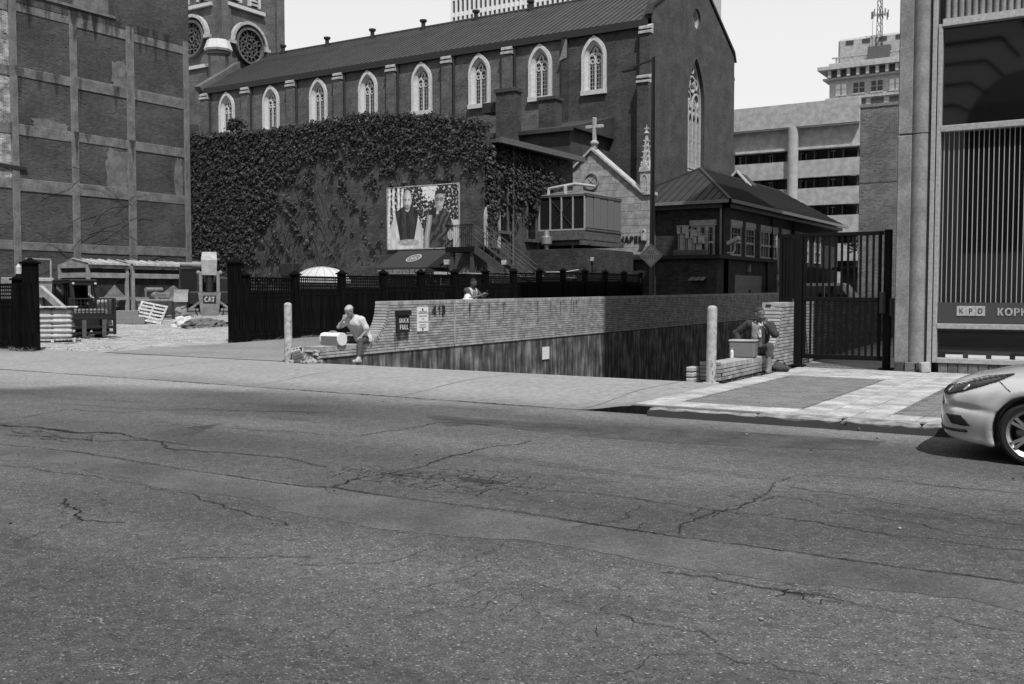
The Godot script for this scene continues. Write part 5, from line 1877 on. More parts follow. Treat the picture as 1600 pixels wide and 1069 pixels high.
# the print: two robed men in half figure before pale birch stems and foliage
func banner_print() -> ImageTexture:
	var w := 480
	var h := 336
	var d := PackedByteArray()
	d.resize(w * h)
	var f1 := noise(0.05, 4, FastNoiseLite.TYPE_SIMPLEX_SMOOTH, 51)
	var f2 := noise(0.012, 3, FastNoiseLite.TYPE_SIMPLEX_SMOOTH, 52)
	var el := func(x: float, y: float, cx: float, cy: float, rx: float, ry: float) -> float:
		return Vector2((x - cx) / rx, (y - cy) / ry).length()
	for j in h:
		for i in w:
			var x := float(i) / w * 1.43
			var y := float(j) / h
			var fo := f1.get_noise_2d(i, j)
			var v := 38.0 + 420.0 * maxf(0.0, fo - 0.02)
			if x < 0.36:
				v = 90.0 + 230.0 * fo
				for s in [0.03, 0.13, 0.22, 0.31]:
					if absf(x - s - 0.01 * sin(y * 6 + s * 30)) < 0.024: v = 222 + 50 * fo
			if el.call(x, y, 0.86, 0.03, 0.16, 0.22) < 1 + fo: v = 232 + 60 * minf(0.0, fo)
			if y > 0.56 and x > 1.26: v = 208
			# the left one: wide pale sleeves under a dark scapular, hands folded
			var sw := 0.10 + 0.25 * sqrt(clampf((y - 0.36) / 0.35, 0, 1))
			if y > 0.36 and absf(x - 0.38) < sw: v = 226 - 26 * absf(x - 0.38) / sw + 36 * f2.get_noise_2d(i * 3, j)
			var sc := lerpf(0.24, 0.15, clampf((y - 0.42) / 0.42, 0, 1)) * clampf((y - 0.27) / 0.13, 0.3, 1)
			if y > 0.30 and y < 0.865 + 0.015 * sin(x * 30) and absf(x - 0.40) < sc: v = 50 + 30 * f2.get_noise_2d(i * 4, j) + 10 * sin(x * 40)
			if el.call(x, y, 0.42, 0.90, 0.22, 0.055) < 1: v = 172 + 50 * f2.get_noise_2d(i * 2, j * 5)
			if el.call(x, y, 0.41, 0.33, 0.05, 0.07) < 1: v = 196
			var q: float = el.call(x, y, 0.405, 0.205, 0.092, 0.165)
			if q < 1:
				v = 214 - 74 * clampf((0.40 - x) / 0.09, -0.3, 1) - 44 * q * q
				v -= 120 * exp(-pow((y - 0.205) / 0.018, 2)) * (exp(-pow((x - 0.372) / 0.020, 2)) + exp(-pow((x - 0.440) / 0.020, 2)))
				v -= 60 * exp(-pow((y - 0.295) / 0.010, 2)) * exp(-pow((x - 0.41) / 0.034, 2))
				v -= 30 * exp(-pow((y - 0.25) / 0.018, 2)) * exp(-pow((x - 0.418) / 0.010, 2))
				v -= 70 * smooth01(0.25, 0.36, y)
			# the right one: one bare arm, dark folds over the other shoulder
			var rw := 0.08 + 0.21 * sqrt(clampf((y - 0.38) / 0.26, 0, 1))
			if y > 0.38 and absf(x - 1.03) < rw:
				var fold := sin((x * 0.9 + y * 0.55) * 46 + 5 * f2.get_noise_2d(i, j))
				v = 58 + 24 * fold + 20 * maxf(0.0, fold) * smooth01(1.0, 1.2, x)
				if y < 0.52 and x < 0.98: v = 34
			var ax := 0.86 - 0.06 * smooth01(0.45, 0.9, y)
			if y > 0.47 and absf(x - ax) < 0.055: v = 186 - 60 * absf(x - ax) / 0.055
			if el.call(x, y, 1.27, 0.80, 0.06, 0.085) < 1: v = 188 + 40 * f2.get_noise_2d(i * 4, j * 4)
			if absf(x - (1.02 + 0.2 * (0.42 - y))) < 0.022 and y > 0.33 and y < 0.46: v = 205
			if el.call(x, y, 1.05, 0.36, 0.055, 0.08) < 1 and y < 0.41: v = 150
			q = el.call(x, y, 1.05, 0.225, 0.094, 0.168)
			if q < 1:
				v = 176 + 34 * clampf((x - 1.05) / 0.08, -1, 1) - 20 * q
				if y < 0.135 + 3.0 * pow(x - 1.06, 2): v = 46
				for e in [1.015, 1.095]:
					var g: float = el.call(x, y, e, 0.225, 0.036, 0.030)
					if g < 1: v = lerpf(v, 60, 1.0 if g > 0.76 else 0.45)
				v += 46 * exp(-pow((y - 0.315) / 0.012, 2)) * exp(-pow((x - 1.06) / 0.032, 2))
				v -= 40 * exp(-pow((y - 0.335) / 0.009, 2)) * exp(-pow((x - 1.06) / 0.036, 2))
			d[j * w + i] = clampi(int(v), 12, 248)
	return tex(w, h, d)

func build_stair(ZI: float) -> void:
	var t := thing("iron_stair", "black iron outside stair with landing beside the brick hall", "stair", Vector3(-26, 0.4, -41))
	var y := 3.98
	var zb := ZI + 1.6
	var x0 := -28.7
	var x1 := -27.0
	var b := MB.new()
	b.box(Vector3(x0, y - 0.25, ZI + 0.1), Vector3(x1, y, zb))
	mi("landing", b, M.iron, t)
	var foot := Vector3(-24.1, 2.0, zb)
	var top := Vector3(x1, y, zb)
	for z in [zb - 0.05, zb - 1.1]:
		b = MB.new()
		b.bar(Vector3(x1, y - 0.12, z), Vector3(foot.x, foot.y, z), 0.06, 0.34)
		mi("stringer", b, M.iron_grey, t)
	for k in 10:
		b = MB.new()
		var p := top.lerp(foot, (k + 0.5) / 10.0)
		b.box(Vector3(p.x - 0.15, p.y - 0.04, zb - 1.05), Vector3(p.x + 0.15, p.y, zb - 0.1))
		mi("tread", b, M.iron, t)
	for x in [x0 + 0.3, x1 - 0.2]:
		b = MB.new()
		b.bev(Vector3(x - 0.1, 0.3, zb - 0.3), Vector3(x + 0.1, y - 0.25, zb - 0.1), 0.015)
		mi("post", b, M.iron_grey, t)
	for z in [zb, zb - 1.12]:
		b = MB.new()
		for h in [1.05, 0.8, 0.45]:
			b.pipe([Vector3(x1, y + h, z), Vector3(foot.x, foot.y + h, z)], 0.022, 6)
		for k in 6:
			var p := Vector3(x1, y, z).lerp(Vector3(foot.x, foot.y, z), k / 5.0)
			b.bar(p, p + Vector3(0, 1.05, 0), 0.03, 0.03)
		mi("stair_rail", b, M.iron_grey, t)
	b = MB.new()
	b.pipe([Vector3(x0, y + 1.05, zb), Vector3(x1, y + 1.05, zb)], 0.022, 6)
	b.pipe([Vector3(x0, y + 1.05, zb), Vector3(x0, y + 1.05, ZI + 0.1)], 0.022, 6)
	mi("landing_rail", b, M.iron, t)
	for k in 15:
		b = MB.new()
		b.bar(Vector3(x0 + k * 0.12, y, zb), Vector3(x0 + k * 0.12, y + 1.05, zb), 0.018, 0.018)
		mi("baluster", b, M.iron, t)
	# low spiked railing behind the fence
	t = thing("spiked_railing", "low black spiked railing between the awning and the iron stair", "railing", Vector3(-27, 0.4, -39))
	for k in 26:
		b = MB.new()
		var x := -29.6 + k * 0.15
		b.bar(Vector3(x, 0.4, -38.8), Vector3(x, 2.75 + 0.1 * (k % 2), -38.8), 0.025, 0.025)
		mi("spike", b, M.iron, t)
	b = MB.new()
	for yy in [0.9, 2.4]: b.box(Vector3(-29.7, yy, -38.83), Vector3(-25.8, yy + 0.05, -38.77))
	mi("rail", b, M.iron, t)
	# cooling tower on its brick plinth
	var X1 := -24.55
	var X0 := -27.4
	var Z0 := -46.7
	var Z1 := -51.05
	t = thing("cooling_tower", "boxy metal cooling tower with louvred front on steel beams", "cooling tower", Vector3(-26, 4.4, -49))
	b = MB.new()
	b.box(Vector3(X0 + 0.05, 4.62, Z1 + 0.05), Vector3(X1 - 0.05, 6.9, Z0 - 0.08))
	mi("casing", b, M.louvre, t)
	for k in 5:
		b = MB.new()
		var x := lerpf(X0 + 0.04, X1 - 0.04, k / 4.0)
		b.box(Vector3(x - 0.035, 5.12, Z0 - 0.08), Vector3(x + 0.035, 6.9, Z0))
		mi("front_post", b, M.aluminium, t)
	b = MB.new()
	for q in [[5.06, 5.14], [6.86, 6.96]]: b.box(Vector3(X0, q[0], Z0 - 0.08), Vector3(X1, q[1], Z0 + 0.01))
	mi("front_rail", b, M.aluminium, t)
	for k in 22:
		b = MB.new()
		b.bar(Vector3(X0 + 0.1, 5.2 + k * 0.077, Z0 - 0.07), Vector3(X1 - 0.1, 5.2 + k * 0.077, Z0 - 0.07), 0.012, 0.05)
		mi("louvre", b, M.louvre, t)
	for s in [[0.0, 1.0], [1.0, 0.0]]:
		b = MB.new()
		b.bar(Vector3(lerpf(X0 + 0.8, X1 - 0.8, s[0]), 5.3, Z0 - 0.03), Vector3(lerpf(X0 + 0.8, X1 - 0.8, s[1]), 6.7, Z0 - 0.03), 0.03, 0.02)
		mi("brace", b, M.iron_grey, t)
	for k in 5:
		b = MB.new()
		var z := lerpf(Z0 - 0.1, Z1, k / 5.0)
		b.bev(Vector3(X1 - 0.06, 5.18, z - 0.8), Vector3(X1 + 0.03 + 0.012 * (k % 2), 6.85, z - 0.04), 0.015)
		mi("side_panel", b, M.tower_panel, t)
	b = MB.new()
	b.box(Vector3(X0, 4.55, Z1), Vector3(X1 + 0.02, 5.05, Z0 + 0.0))
	b.box(Vector3(X1 - 0.04, 5.05, Z1), Vector3(X1 + 0.06, 5.15, Z0))
	b.box(Vector3(X1 - 0.04, 6.86, Z1), Vector3(X1 + 0.07, 7.0, Z0))
	mi("basin", b, M.zinc_dark, t)
	b = MB.new()
	b.hexa([Vector3(X0 - 0.05, 6.96, Z0 + 0.05), Vector3(X1 + 0.08, 6.96, Z0 + 0.05), Vector3(X1 + 0.08, 6.96, Z1), Vector3(X0 - 0.05, 6.96, Z1), Vector3(X0 + 0.9, 7.3, Z0 - 1.3), Vector3(X1 - 0.9, 7.3, Z0 - 1.3), Vector3(X1 - 0.9, 7.3, Z1 + 1.0), Vector3(X0 + 0.9, 7.3, Z1 + 1.0)])
	mi("cover", b, M.tower_panel, t)
	b = MB.new()
	b.pipe([Vector3(-26.9, 6.9, -46.9), Vector3(-26.9, 7.35, -47.0), Vector3(-26.0, 7.45, -47.0), Vector3(-25.4, 7.55, -47.2), Vector3(-24.9, 7.5, -48.4)], 0.085, 10)
	b.cyl(Vector3(-25.9, 7.0, -47.0), Vector3(-25.9, 7.45, -47.0), 0.11, 0.11, 10)
	mi("pipe", b, M.dull_white, t)
	b = MB.new()
	for z in [Z0 - 0.3, Z1 + 0.3]: b.box(Vector3(X0, 4.28, z - 0.1), Vector3(X1 + 0.3, 4.5, z + 0.1))
	b.box(Vector3(X1 - 0.15, 4.26, Z1 - 0.1), Vector3(X1 + 0.05, 4.5, Z0 + 0.3))
	mi("steel_beam", b, M.zinc_dark, t)
	var pl := thing("brick_plinth", "low brick service building carrying the cooling tower", "service building", Vector3(-25.5, 0, -48.5))
	b = MB.new()
	b.box(Vector3(X0 - 0.05, 2.0, Z1 - 0.6), Vector3(X1 + 0.5, 4.05, Z0 + 0.8))
	mi("wall", b, M.low_brick, pl)
	b = MB.new()
	b.box(Vector3(X0 - 0.05, 1.8, Z1 - 0.6), Vector3(X1 + 0.5, 2.0, Z0 + 0.82))
	mi("lintel", b, M.eave_dark, pl)
	for x in [X0 + 0.1, X1 + 0.3]:
		b = MB.new()
		b.box(Vector3(x - 0.2, 0, Z1 - 0.6), Vector3(x + 0.2, 1.8, Z0 + 0.8))
		mi("pier", b, M.low_brick, pl)
	b = MB.new()
	b.lathe([Vector2(0.14, 4.05), Vector2(0.14, 4.35), Vector2(0.3, 4.4), Vector2(0.3, 4.75), Vector2(0.18, 4.82), Vector2(0.14, 5.1), Vector2(0, 5.1)], 14, Transform3D(Basis.IDENTITY, Vector3(-26.65, -0.05, Z0 + 0.4)))
	tag(mi("roof_vent", b, M.steel, self, Vector3(-26.65, 4.05, Z0 + 0.4)), "shiny round metal vent on the plinth beside the iron stair", "vent")


func build_office() -> void:
	var ZF := -21.5
	var t := thing("corner_office", "glass fronted corner office with concrete column and white pinstripe blinds", "office building", Vector3(4, 0, -30))
	var b := MB.new()
	b.box(Vector3(-3.3, 5.0, -47), Vector3(30, 44, ZF - 0.6))
	b.box(Vector3(-3.3, 0, -47), Vector3(30, 5.0, ZF - 2.8))
	b.box(Vector3(-4.12, 0, -47), Vector3(-3.3, 44, ZF - 0.35))
	mi("core", b, M.kpd_concrete, t)
	# corner column: flat return, rounded shaft, joints
	for q in [[0.3, 4.93], [4.95, 9.6], [9.62, 14.3], [14.32, 19], [19.02, 44]]:
		b = MB.new()
		b.bev(Vector3(-4.14, q[0], ZF - 0.36), Vector3(-3.86, q[1], ZF - 0.02), 0.02)
		b.cyl(Vector3(-3.70, q[0], ZF - 0.14), Vector3(-3.70, q[1], ZF - 0.14), 0.19, 0.19, 24)
		b.box(Vector3(-3.86, q[0], ZF - 0.34), Vector3(-3.5, q[1], ZF - 0.12))
		mi("column", b, M.kpd_concrete, t)
	for k in 3:
		b = MB.new()
		b.bev(Vector3(-4.12 + k * 0.21, 0.12, ZF - 0.3), Vector3(-3.93 + k * 0.21, 0.32, ZF + 0.02 + (0.03 if k > 0 else 0.0)), 0.012)
		mi("base_tile", b, M.tile_dark if k != 1 else M.tile, t)
	# window wall
	var fr := func(x0: float, x1: float, y0: float, y1: float, z: float, m: String, called: String) -> void:
		var f := MB.new()
		f.bev(Vector3(x0, y0, ZF - 0.25), Vector3(x1, y1, z), 0.008)
		mi(called, f, M[m], t)
	fr.call(-3.5, -3.415, 0.13, 44, ZF + 0.04, "aluminium", "mullion")
	fr.call(-3.395, -3.315, 0.33, 7.05, ZF + 0.04, "aluminium", "mullion")
	b = MB.new()
	b.box(Vector3(-3.415, 0.13, ZF - 0.3), Vector3(-3.395, 44, ZF - 0.1))
	mi("gasket", b, M.eave_dark, t)
	for q in [[0.0, 3.3], [3.3, 6.6]]:
		var xa: float = -3.315 + q[0]
		var xb: float = -3.315 + q[1] - 0.08
		fr.call(xa, xb, 0.33, 0.43, ZF + 0.05, "aluminium", "sill")
		fr.call(xa, xb, 1.02, 1.12, ZF + 0.05, "aluminium", "transom")
		fr.call(xa, xb, 4.93, 5.05, ZF + 0.05, "aluminium", "transom")
		fr.call(xb, xb + 0.08, 0.33, 7.05, ZF + 0.04, "aluminium", "mullion")
		b = MB.new()
		b.box(Vector3(xa, 1.12, ZF - 0.2), Vector3(xb, 1.54, ZF + 0.0))
		mi("sign_band", b, M.sign_band, t)
		for w in [[0.43, 1.02], [1.54, 4.93], [5.05, 7.05]]:
			b = MB.new()
			b.box(Vector3(xa, w[0], ZF - 0.14), Vector3(xb, w[1], ZF - 0.11))
			mi("pane", b, M.dark_glass, t)
		var n := 0
		var x := xa + 0.05
		while x < xb:
			b = MB.new()
			b.box(Vector3(x - 0.007, 1.54, ZF - 0.11), Vector3(x + 0.007, 4.93, ZF - 0.098))
			mi("blind_fin", b, M.fin, t)
			x += 0.0905
			n += 1
		# sloped ledge and fluted spandrel above
		b = MB.new()
		b.hexa([Vector3(xa, 7.0, ZF + 0.06), Vector3(xb + 0.08, 7.0, ZF + 0.06), Vector3(xb + 0.08, 7.0, ZF - 0.3), Vector3(xa, 7.0, ZF - 0.3), Vector3(xa, 7.14, ZF + 0.05), Vector3(xb + 0.08, 7.14, ZF + 0.05), Vector3(xb + 0.08, 7.2, ZF - 0.3), Vector3(xa, 7.2, ZF - 0.3)])
		mi("ledge", b, M.aluminium, t)
		for k in 26:
			b = MB.new()
			var fx := xa + 0.05 + k * 0.125
			if fx > xb: break
			b.cyl(Vector3(fx, 7.16, ZF - 0.2), Vector3(fx, 9.4, ZF - 0.2), 0.05, 0.05, 8)
			mi("flute", b, M.kpd_concrete, t)
		b = MB.new()
		b.box(Vector3(xa, 7.2, ZF - 0.5), Vector3(xb + 0.08, 9.4, ZF - 0.22))
		mi("spandrel", b, M.kpd_concrete, t)
		b = MB.new()
		b.box(Vector3(xa, 9.4, ZF - 0.4), Vector3(xb + 0.08, 40, ZF - 0.1))
		mi("upper_glass", b, M.dark_glass, t)
	for k in 18:
		b = MB.new()
		b.bev(Vector3(-3.28 + k * 0.185, 0.11, ZF - 0.25), Vector3(-3.105 + k * 0.185, 0.32, ZF + 0.02), 0.01)
		mi("base_tile", b, M.tile if k % 4 != 1 else M.zinc_dark, t)
	# paper signs standing in the low window: blank white cards
	for k in 4:
		b = MB.new()
		b.box(Vector3(-3.16 + k * 0.42, 0.435, ZF - 0.1), Vector3(-2.84 + k * 0.42, 0.50, ZF - 0.085))
		tag(mi("window_card", b, M.sign_white, self, Vector3(-3.0 + k * 0.42, 0.43, ZF - 0.09)), ["leftmost white card strip in the low office window", "second white card strip from the left in the low office window", "third white card strip from the left in the low office window", "white card strip farthest right in the low office window behind the car"][k], "card", "cards in the low office window")
	b = MB.new()
	b.bev(Vector3(-0.09, 0, -0.06), Vector3(0.09, 0.21, 0.08), 0.012, Transform3D(Basis.from_euler(Vector3(0, 0.5, 0.12)), Vector3(-3.5, 0.132, ZF + 0.13)))
	tag(mi("loose_tile", b, M.dull_white, self, Vector3(-3.5, 0.13, ZF + 0.13)), "loose pale block leaning at the foot of the office column", "block")
	# sign letters
	var s := thing("firm_sign", "three pale square letter tiles reading K P D on the grey band", "sign", Vector3(-2.7, 1.3, ZF))
	for k in 3:
		b = MB.new()
		b.box(Vector3(-2.955 + k * 0.172, 1.28, ZF), Vector3(-2.955 + k * 0.172 + 0.168, 1.475, ZF + 0.012))
		var tl := mi("letter_tile", b, M.limestone, s)
		text(["K", "P", "D"][k], 0.10, 0.006, M.print_black, tl, Transform3D(Basis.IDENTITY, Vector3(-2.871 + k * 0.172, 1.378, ZF + 0.015)), "letter", 0.0, "Droid Sans", 400)
	s = thing("firm_name", "pale raised letters KOPK on the grey band beside the letter tiles", "lettering", Vector3(-2.0, 1.3, ZF))
	var px := -2.22
	for ch in ["K", "O", "P", "K"]:
		var w := 0.135 if ch == "O" else 0.105
		text(ch, 0.15, 0.012, M.limestone, s, Transform3D(Basis.IDENTITY, Vector3(px + w / 2, 1.365, ZF + 0.006)), "letter", w)
		px += w + 0.022
	# lock box and cable on the wall by the gate
	s = thing("intercom", "dark intercom box with hanging cable by the gate post", "intercom", Vector3(-4.2, 1.6, ZF - 0.2))
	b = MB.new()
	b.bev(Vector3(-4.26, 1.25, ZF - 0.3), Vector3(-4.12, 1.62, ZF - 0.12), 0.015)
	mi("box", b, M.machine_dark, s)
	b = MB.new()
	b.ball(Vector3(-4.16, 1.66, ZF - 0.18), Vector3(0.05, 0.06, 0.05), 8, 6)
	mi("lamp", b, M.dull_white, s)
	b = MB.new()
	b.pipe([Vector3(-4.14, 1.5, ZF - 0.08), Vector3(-4.08, 1.2, ZF - 0.05), Vector3(-4.14, 0.95, ZF - 0.05), Vector3(-4.16, 0.4, ZF - 0.1)], 0.012, 6)
	mi("cable", b, M.machine_dark, s)

# what stands across the street, seen only as reflections
func build_opposite() -> void:
	var t := thing("office_across", "dark stepped office block across the street, reflected in the glass front", "office building", Vector3(-5, 0, 22))
	var b := MB.new()
	b.box(Vector3(-70, 0, 18), Vector3(40, 28, 30))
	mi("wall", b, M.far_white, t)
	b = MB.new()
	var ar := PackedVector2Array([Vector2(-8.2, 4)])
	for k in 17: ar.append(Vector2(-4.9 - 3.3 * cos(PI * k / 16), 10.6 + 3.3 * sin(PI * k / 16)))
	ar.append(Vector2(-1.6, 4))
	b.prism(ar, Transform3D.IDENTITY, 17.9, 18.0)
	mi("arched_window", b, M.dark_glass, t)
	for k in 5:
		b = MB.new()
		var yy := 12.3 + k * 1.15
		var xx := -8.7 + k * 0.75
		for q in [[Vector2(-40, yy - 0.3), Vector2(xx, yy)], [Vector2(xx, yy), Vector2(xx + 0.9, yy - 0.55 - 0.2 * k)]]: b.bar(Vector3(q[0].x, q[0].y, 17.95), Vector3(q[1].x, q[1].y, 17.95), 0.13, 0.13)
		mi("relief_line", b, M.eave_dark, t)
	for k in 3:
		b = MB.new()
		b.box(Vector3(-70, 19 + k * 3.0, 17.7), Vector3(40, 19.5 + k * 3.0, 18.0))
		mi("band", b, M.eave_dark, t)


# brick dock wall seen from its +x side: low seat, upward sweep, long high part
func dock_wall(label: String, X: float, zs: float, zc: float, a: float, yl: float, yt: float, ze: float, bottom: float, parts: int, far: float) -> Node3D:
	var t := thing("dock_wall", label, "wall", Vector3(X - 0.2, 0, zs), "brick walls along the dock ramp")
	var b_ := yt - yl
	var rise := func(z: float) -> float: return 0.0071 * (zs - z)
	var core := PackedVector2Array()
	var low := bottom - 0.02
	core.append(Vector2(-zs + 0.02, low))
	core.append(Vector2(-ze, low + rise.call(ze)))
	core.append(Vector2(-ze, yt - 0.012 + rise.call(ze)))
	var n := 14
	for k in range(n, -1, -1):
		var th := PI / 2 * k / n
		core.append(Vector2(-zc + (a + 0.012) * sin(th), yl - 0.012 + b_ - b_ * cos(th) + rise.call(zc) * 0.4))
	core.append(Vector2(-zs + 0.02, yl - 0.012))
	var w := MB.new()
	w.prism(core, facing_x(Vector3(X, 0, 0)), -0.395, -0.013)
	mi("mortar_core", w, M.mortar, t)
	w = MB.new()
	w.prism(PackedVector2Array([Vector2(-zs - 0.1, -6), Vector2(-ze, -6), Vector2(-ze, low + rise.call(ze)), Vector2(-zs - 0.1, low)]), facing_x(Vector3(X, 0, 0)), -0.42, -0.03)
	mi("concrete_base", w, M.concrete_wall, t)
	# stretcher courses
	var spots := []
	var half := 0.0
	var y := bottom
	while y < yt - 0.15:
		var z := zs
		var ym := y + 0.035
		if ym > yl - 0.1:
			var c := clampf((yl + b_ - ym) / (b_ + 0.1), -1, 1)
			z = zc - (a + 0.105) * sqrt(1 - c * c)
		z -= 0.0
		var zz := zs - half
		while zz > ze:
			var z0 := minf(zz, z)
			var z1 := zz - 0.205
			if z0 - z1 > 0.05 and z1 < z0: spots.append([z0, z1, y])
			zz -= 0.205
		half = 0.1025 - half
		y += 0.07
	# coping: bricks on edge along the seat, round the sweep and along the top
	var cop := []
	var z2 := zs
	while z2 > zc + 0.03:
		cop.append([Vector2(z2 - 0.035, yl), 0.0])
		z2 -= 0.072
	var arc := PI / 2 * (a + b_) / 2
	var m := int(arc / 0.072)
	for k in m:
		var th := PI / 2 * (k + 0.5) / m
		cop.append([Vector2(zc - a * sin(th), yl + b_ - b_ * cos(th) + rise.call(zc) * 0.4), atan2(b_ * sin(th), a * cos(th))])
	z2 = zc - a - 0.001
	while z2 > ze:
		cop.append([Vector2(z2 - 0.035, yt + rise.call(z2)), 0.0 if z2 < zc - a - 0.1 else 0.0])
		z2 -= 0.072
	var bm := MB.new()
	bm.bev(Vector3(-0.06, -0.0275, -0.097), Vector3(0, 0.0275, 0.097), 0.003)
	var full := bm.mesh()
	var cm := MB.new()
	cm.bev(Vector3(-0.40, -0.098, -0.031), Vector3(0.003, 0, 0.031), 0.005)
	var cap := cm.mesh()
	var far_b := MB.new()
	var used := 0
	var tilt := atan(0.0071)
	# the bricks of the near end, then the coping, are pieces of their own
	spots.sort_custom(func(p, q): return p[0] > q[0])
	for s in spots:
		var l: float = s[0] - s[1]
		var zm: float = (s[0] + s[1]) / 2
		var tr := Transform3D(Basis(Vector3(1, 0, 0), tilt), Vector3(X + rng.randf_range(-0.0025, 0.0025), s[2] + 0.035 + rise.call(zm), zm))
		if used < parts and l > 0.2:
			put("brick", full, M["buff_brick_%d" % (rng.randi() % 5)], t, tr)
			used += 1
		else:
			var g := rng.randf_range(0.58, 0.92)
			far_b.tint = Color(g, g, g)
			if s[0] > far: far_b.bev(Vector3(-0.06, -0.0275, -l / 2 + 0.005), Vector3(0, 0.0275, l / 2 - 0.005), 0.004, tr)
			else: far_b.box(Vector3(-0.06, -0.0275, -l / 2 + 0.005), Vector3(0, 0.0275, l / 2 - 0.005), tr)
	used = 0
	for c in cop:
		var tr := Transform3D(Basis(Vector3(1, 0, 0), c[1]), Vector3(X, c[0].y, c[0].x))
		if used < 130:
			put("coping_brick", cap, M["buff_brick_%d" % (rng.randi() % 4)], t, tr)
			used += 1
		else:
			var g := rng.randf_range(0.66, 0.95)
			far_b.tint = Color(g, g, g)
			far_b.box(Vector3(-0.40, -0.098, -0.031), Vector3(0.003, 0, 0.031), tr)
	stuff(mi("far_bricks", far_b, M.buff_stuff, t))
	return t

func build_dock_walls() -> void:
	var t := dock_wall("long pale brick dock wall with DOCK FULL sign, sweeping down to a low seat", -16.0, -17.15, -18.8, 0.93, 0.48, 1.5, -53.0, 0.205, 290, -34)
	var t0 := t
	# end face of the seat: broken brick and cores
	var b := MB.new()
	b.box(Vector3(-16.38, 0.0, -17.3), Vector3(-16.02, 0.36, -17.12))
	mi("broken_core", b, M.concrete, t)
	for k in 9:
		b = MB.new()
		b.bev(Vector3(-0.095, -0.028, -0.045), Vector3(0.095, 0.028, 0.045), 0.006, Transform3D(Basis.from_euler(Vector3(rng.randf_range(-0.3, 0.3), rng.randf_range(-0.5, 0.5), rng.randf_range(-0.25, 0.25))), Vector3(-16.3 + 0.3 * (k % 3) * 0.5, 0.23 + 0.075 * (k / 3), -17.13 + rng.randf_range(-0.02, 0.05))))
		mi("broken_brick", b, M["buff_brick_%d" % (k % 4)], t)
	t = dock_wall("short brick pier and low seat wall beside the black gate", -6.3, -17.3, -19.9, 0.96, 0.45, 1.5, -21.9, 0.13, 270, -60)
	for zz in range(0, 5):
		for k in 2:
			b = MB.new()
			b.bev(Vector3(-6.7 + k * 0.2 + 0.005, 0.135 + zz * 0.07, -17.32), Vector3(-6.5 + k * 0.2 - 0.005, 0.193 + zz * 0.07, -17.26), 0.005)
			mi("end_brick", b, M["buff_brick_%d" % (rng.randi() % 5)], t)
	for k in 3:
		b = MB.new()
		b.bev(Vector3(-6.86, 0.10 + k * 0.1, -17.3), Vector3(-6.71, 0.19 + k * 0.1, -17.0), 0.02)
		mi("base_stone", b, M.buff_brick_1 if k else M.concrete, t)
	b = MB.new()
	b.box(Vector3(-6.68, 1.36, -20.95), Vector3(-6.42, 1.53, -20.86))
	mi("repair_stone", b, M.limestone, t)
	b = MB.new()
	b.bev(Vector3(-6.62, 1.44, -20.86), Vector3(-6.5, 1.49, -20.84), 0.01)
	mi("chip", b, M.eave_dark, t)
	# the same wall goes on behind the gate
	t = thing("alley_wall", "dark brick wall running back from the pier behind the gate", "wall", Vector3(-6.5, 0, -22))
	b = MB.new()
	b.box(Vector3(-6.7, -6, -53), Vector3(-6.32, 1.52, -21.95))
	mi("core", b, M.mortar, t)
	var used := 0
	var bm := MB.new()
	bm.bev(Vector3(-0.06, -0.0275, -0.097), Vector3(0, 0.0275, 0.097), 0.003)
	var full := bm.mesh()
	var rest := MB.new()
	for j in 22:
		var z := -22.0 - (0.1 if j % 2 else 0.0)
		while z > -52.5:
			var tr := Transform3D(Basis.IDENTITY, Vector3(-6.3, 0.0 + 0.035 + j * 0.07, z - 0.1))
			if z > -25 and used < 290:
				put("brick", full, M["buff_brick_%d" % (rng.randi() % 5)], t, tr)
				used += 1
			else:
				var g := rng.randf_range(0.45, 0.8)
				rest.tint = Color(g, g, g)
				rest.box(Vector3(-0.06, -0.029, -0.097), Vector3(0, 0.029, 0.097), tr)
			z -= 0.205
	stuff(mi("far_bricks", rest, M.buff_stuff, t))
	# rubble of the damaged wall end by the bollard: a tilted chunk of cored bricks
	var s := thing("broken_wall_chunk", "tilted chunk of broken cored brickwork lying against the left bollard", "rubble", Vector3(-16.2, 0.12, -16.85))
	var x := Transform3D(Basis.from_euler(Vector3(0.42, 0.55, 0.28)), Vector3(-16.17, 0.14, -16.86))
	for k in 5:
		b = MB.new()
		var o := rng.randf_range(-0.02, 0.02)
		b.bev(Vector3(-0.14 + o, k * 0.074, -0.1), Vector3(0.13 + o - 0.01 * k, k * 0.074 + 0.064, 0.09), 0.008, x)
		var br := mi("brick", b, M["buff_brick_%d" % [4, 2, 4, 0, 1][k]], s)
		if k == 4:
			for h in 3:
				b = MB.new()
				b.box(Vector3(-0.095 + h * 0.075, 0.3, -0.04), Vector3(-0.05 + h * 0.075, 0.363, 0.035), x)
				mi("core_hole", b, M.eave_dark, br)
	for k in 22:
		b = MB.new()
		var r := rng.randf_range(0.02, 0.075)
		b.bev(-Vector3(r, r * 0.6, r * 0.7), Vector3(r, r * 0.6, r * 0.7), r * 0.25, Transform3D(Basis.from_euler(Vector3(rng.randf() * 3, rng.randf() * 3, rng.randf() * 3)), Vector3(-16.35 + rng.randf_range(-0.35, 0.6), 0.13 + r * 0.4, -16.95 + rng.randf_range(-0.2, 0.35))))
		tag(mi("brick_fragment", b, M["buff_brick_%d" % (k % 5)], self, Vector3(-16.3, 0.12, -16.9)), "broken brick fragment scattered at the damaged end of the dock wall", "brick fragment", "brick fragments by the left bollard")
	# signs and numbers on the long wall
	var fx := facing_x(Vector3(-15.99, 0, 0))
	s = thing("dock_sign", "black lit-style sign box reading DOCK FULL on the dock wall", "sign", Vector3(-15.98, 0.75, -20.3))
	b = MB.new()
	b.bev(Vector3(20.04, 0.72, 0.0), Vector3(20.53, 1.17, 0.09), 0.012, fx)
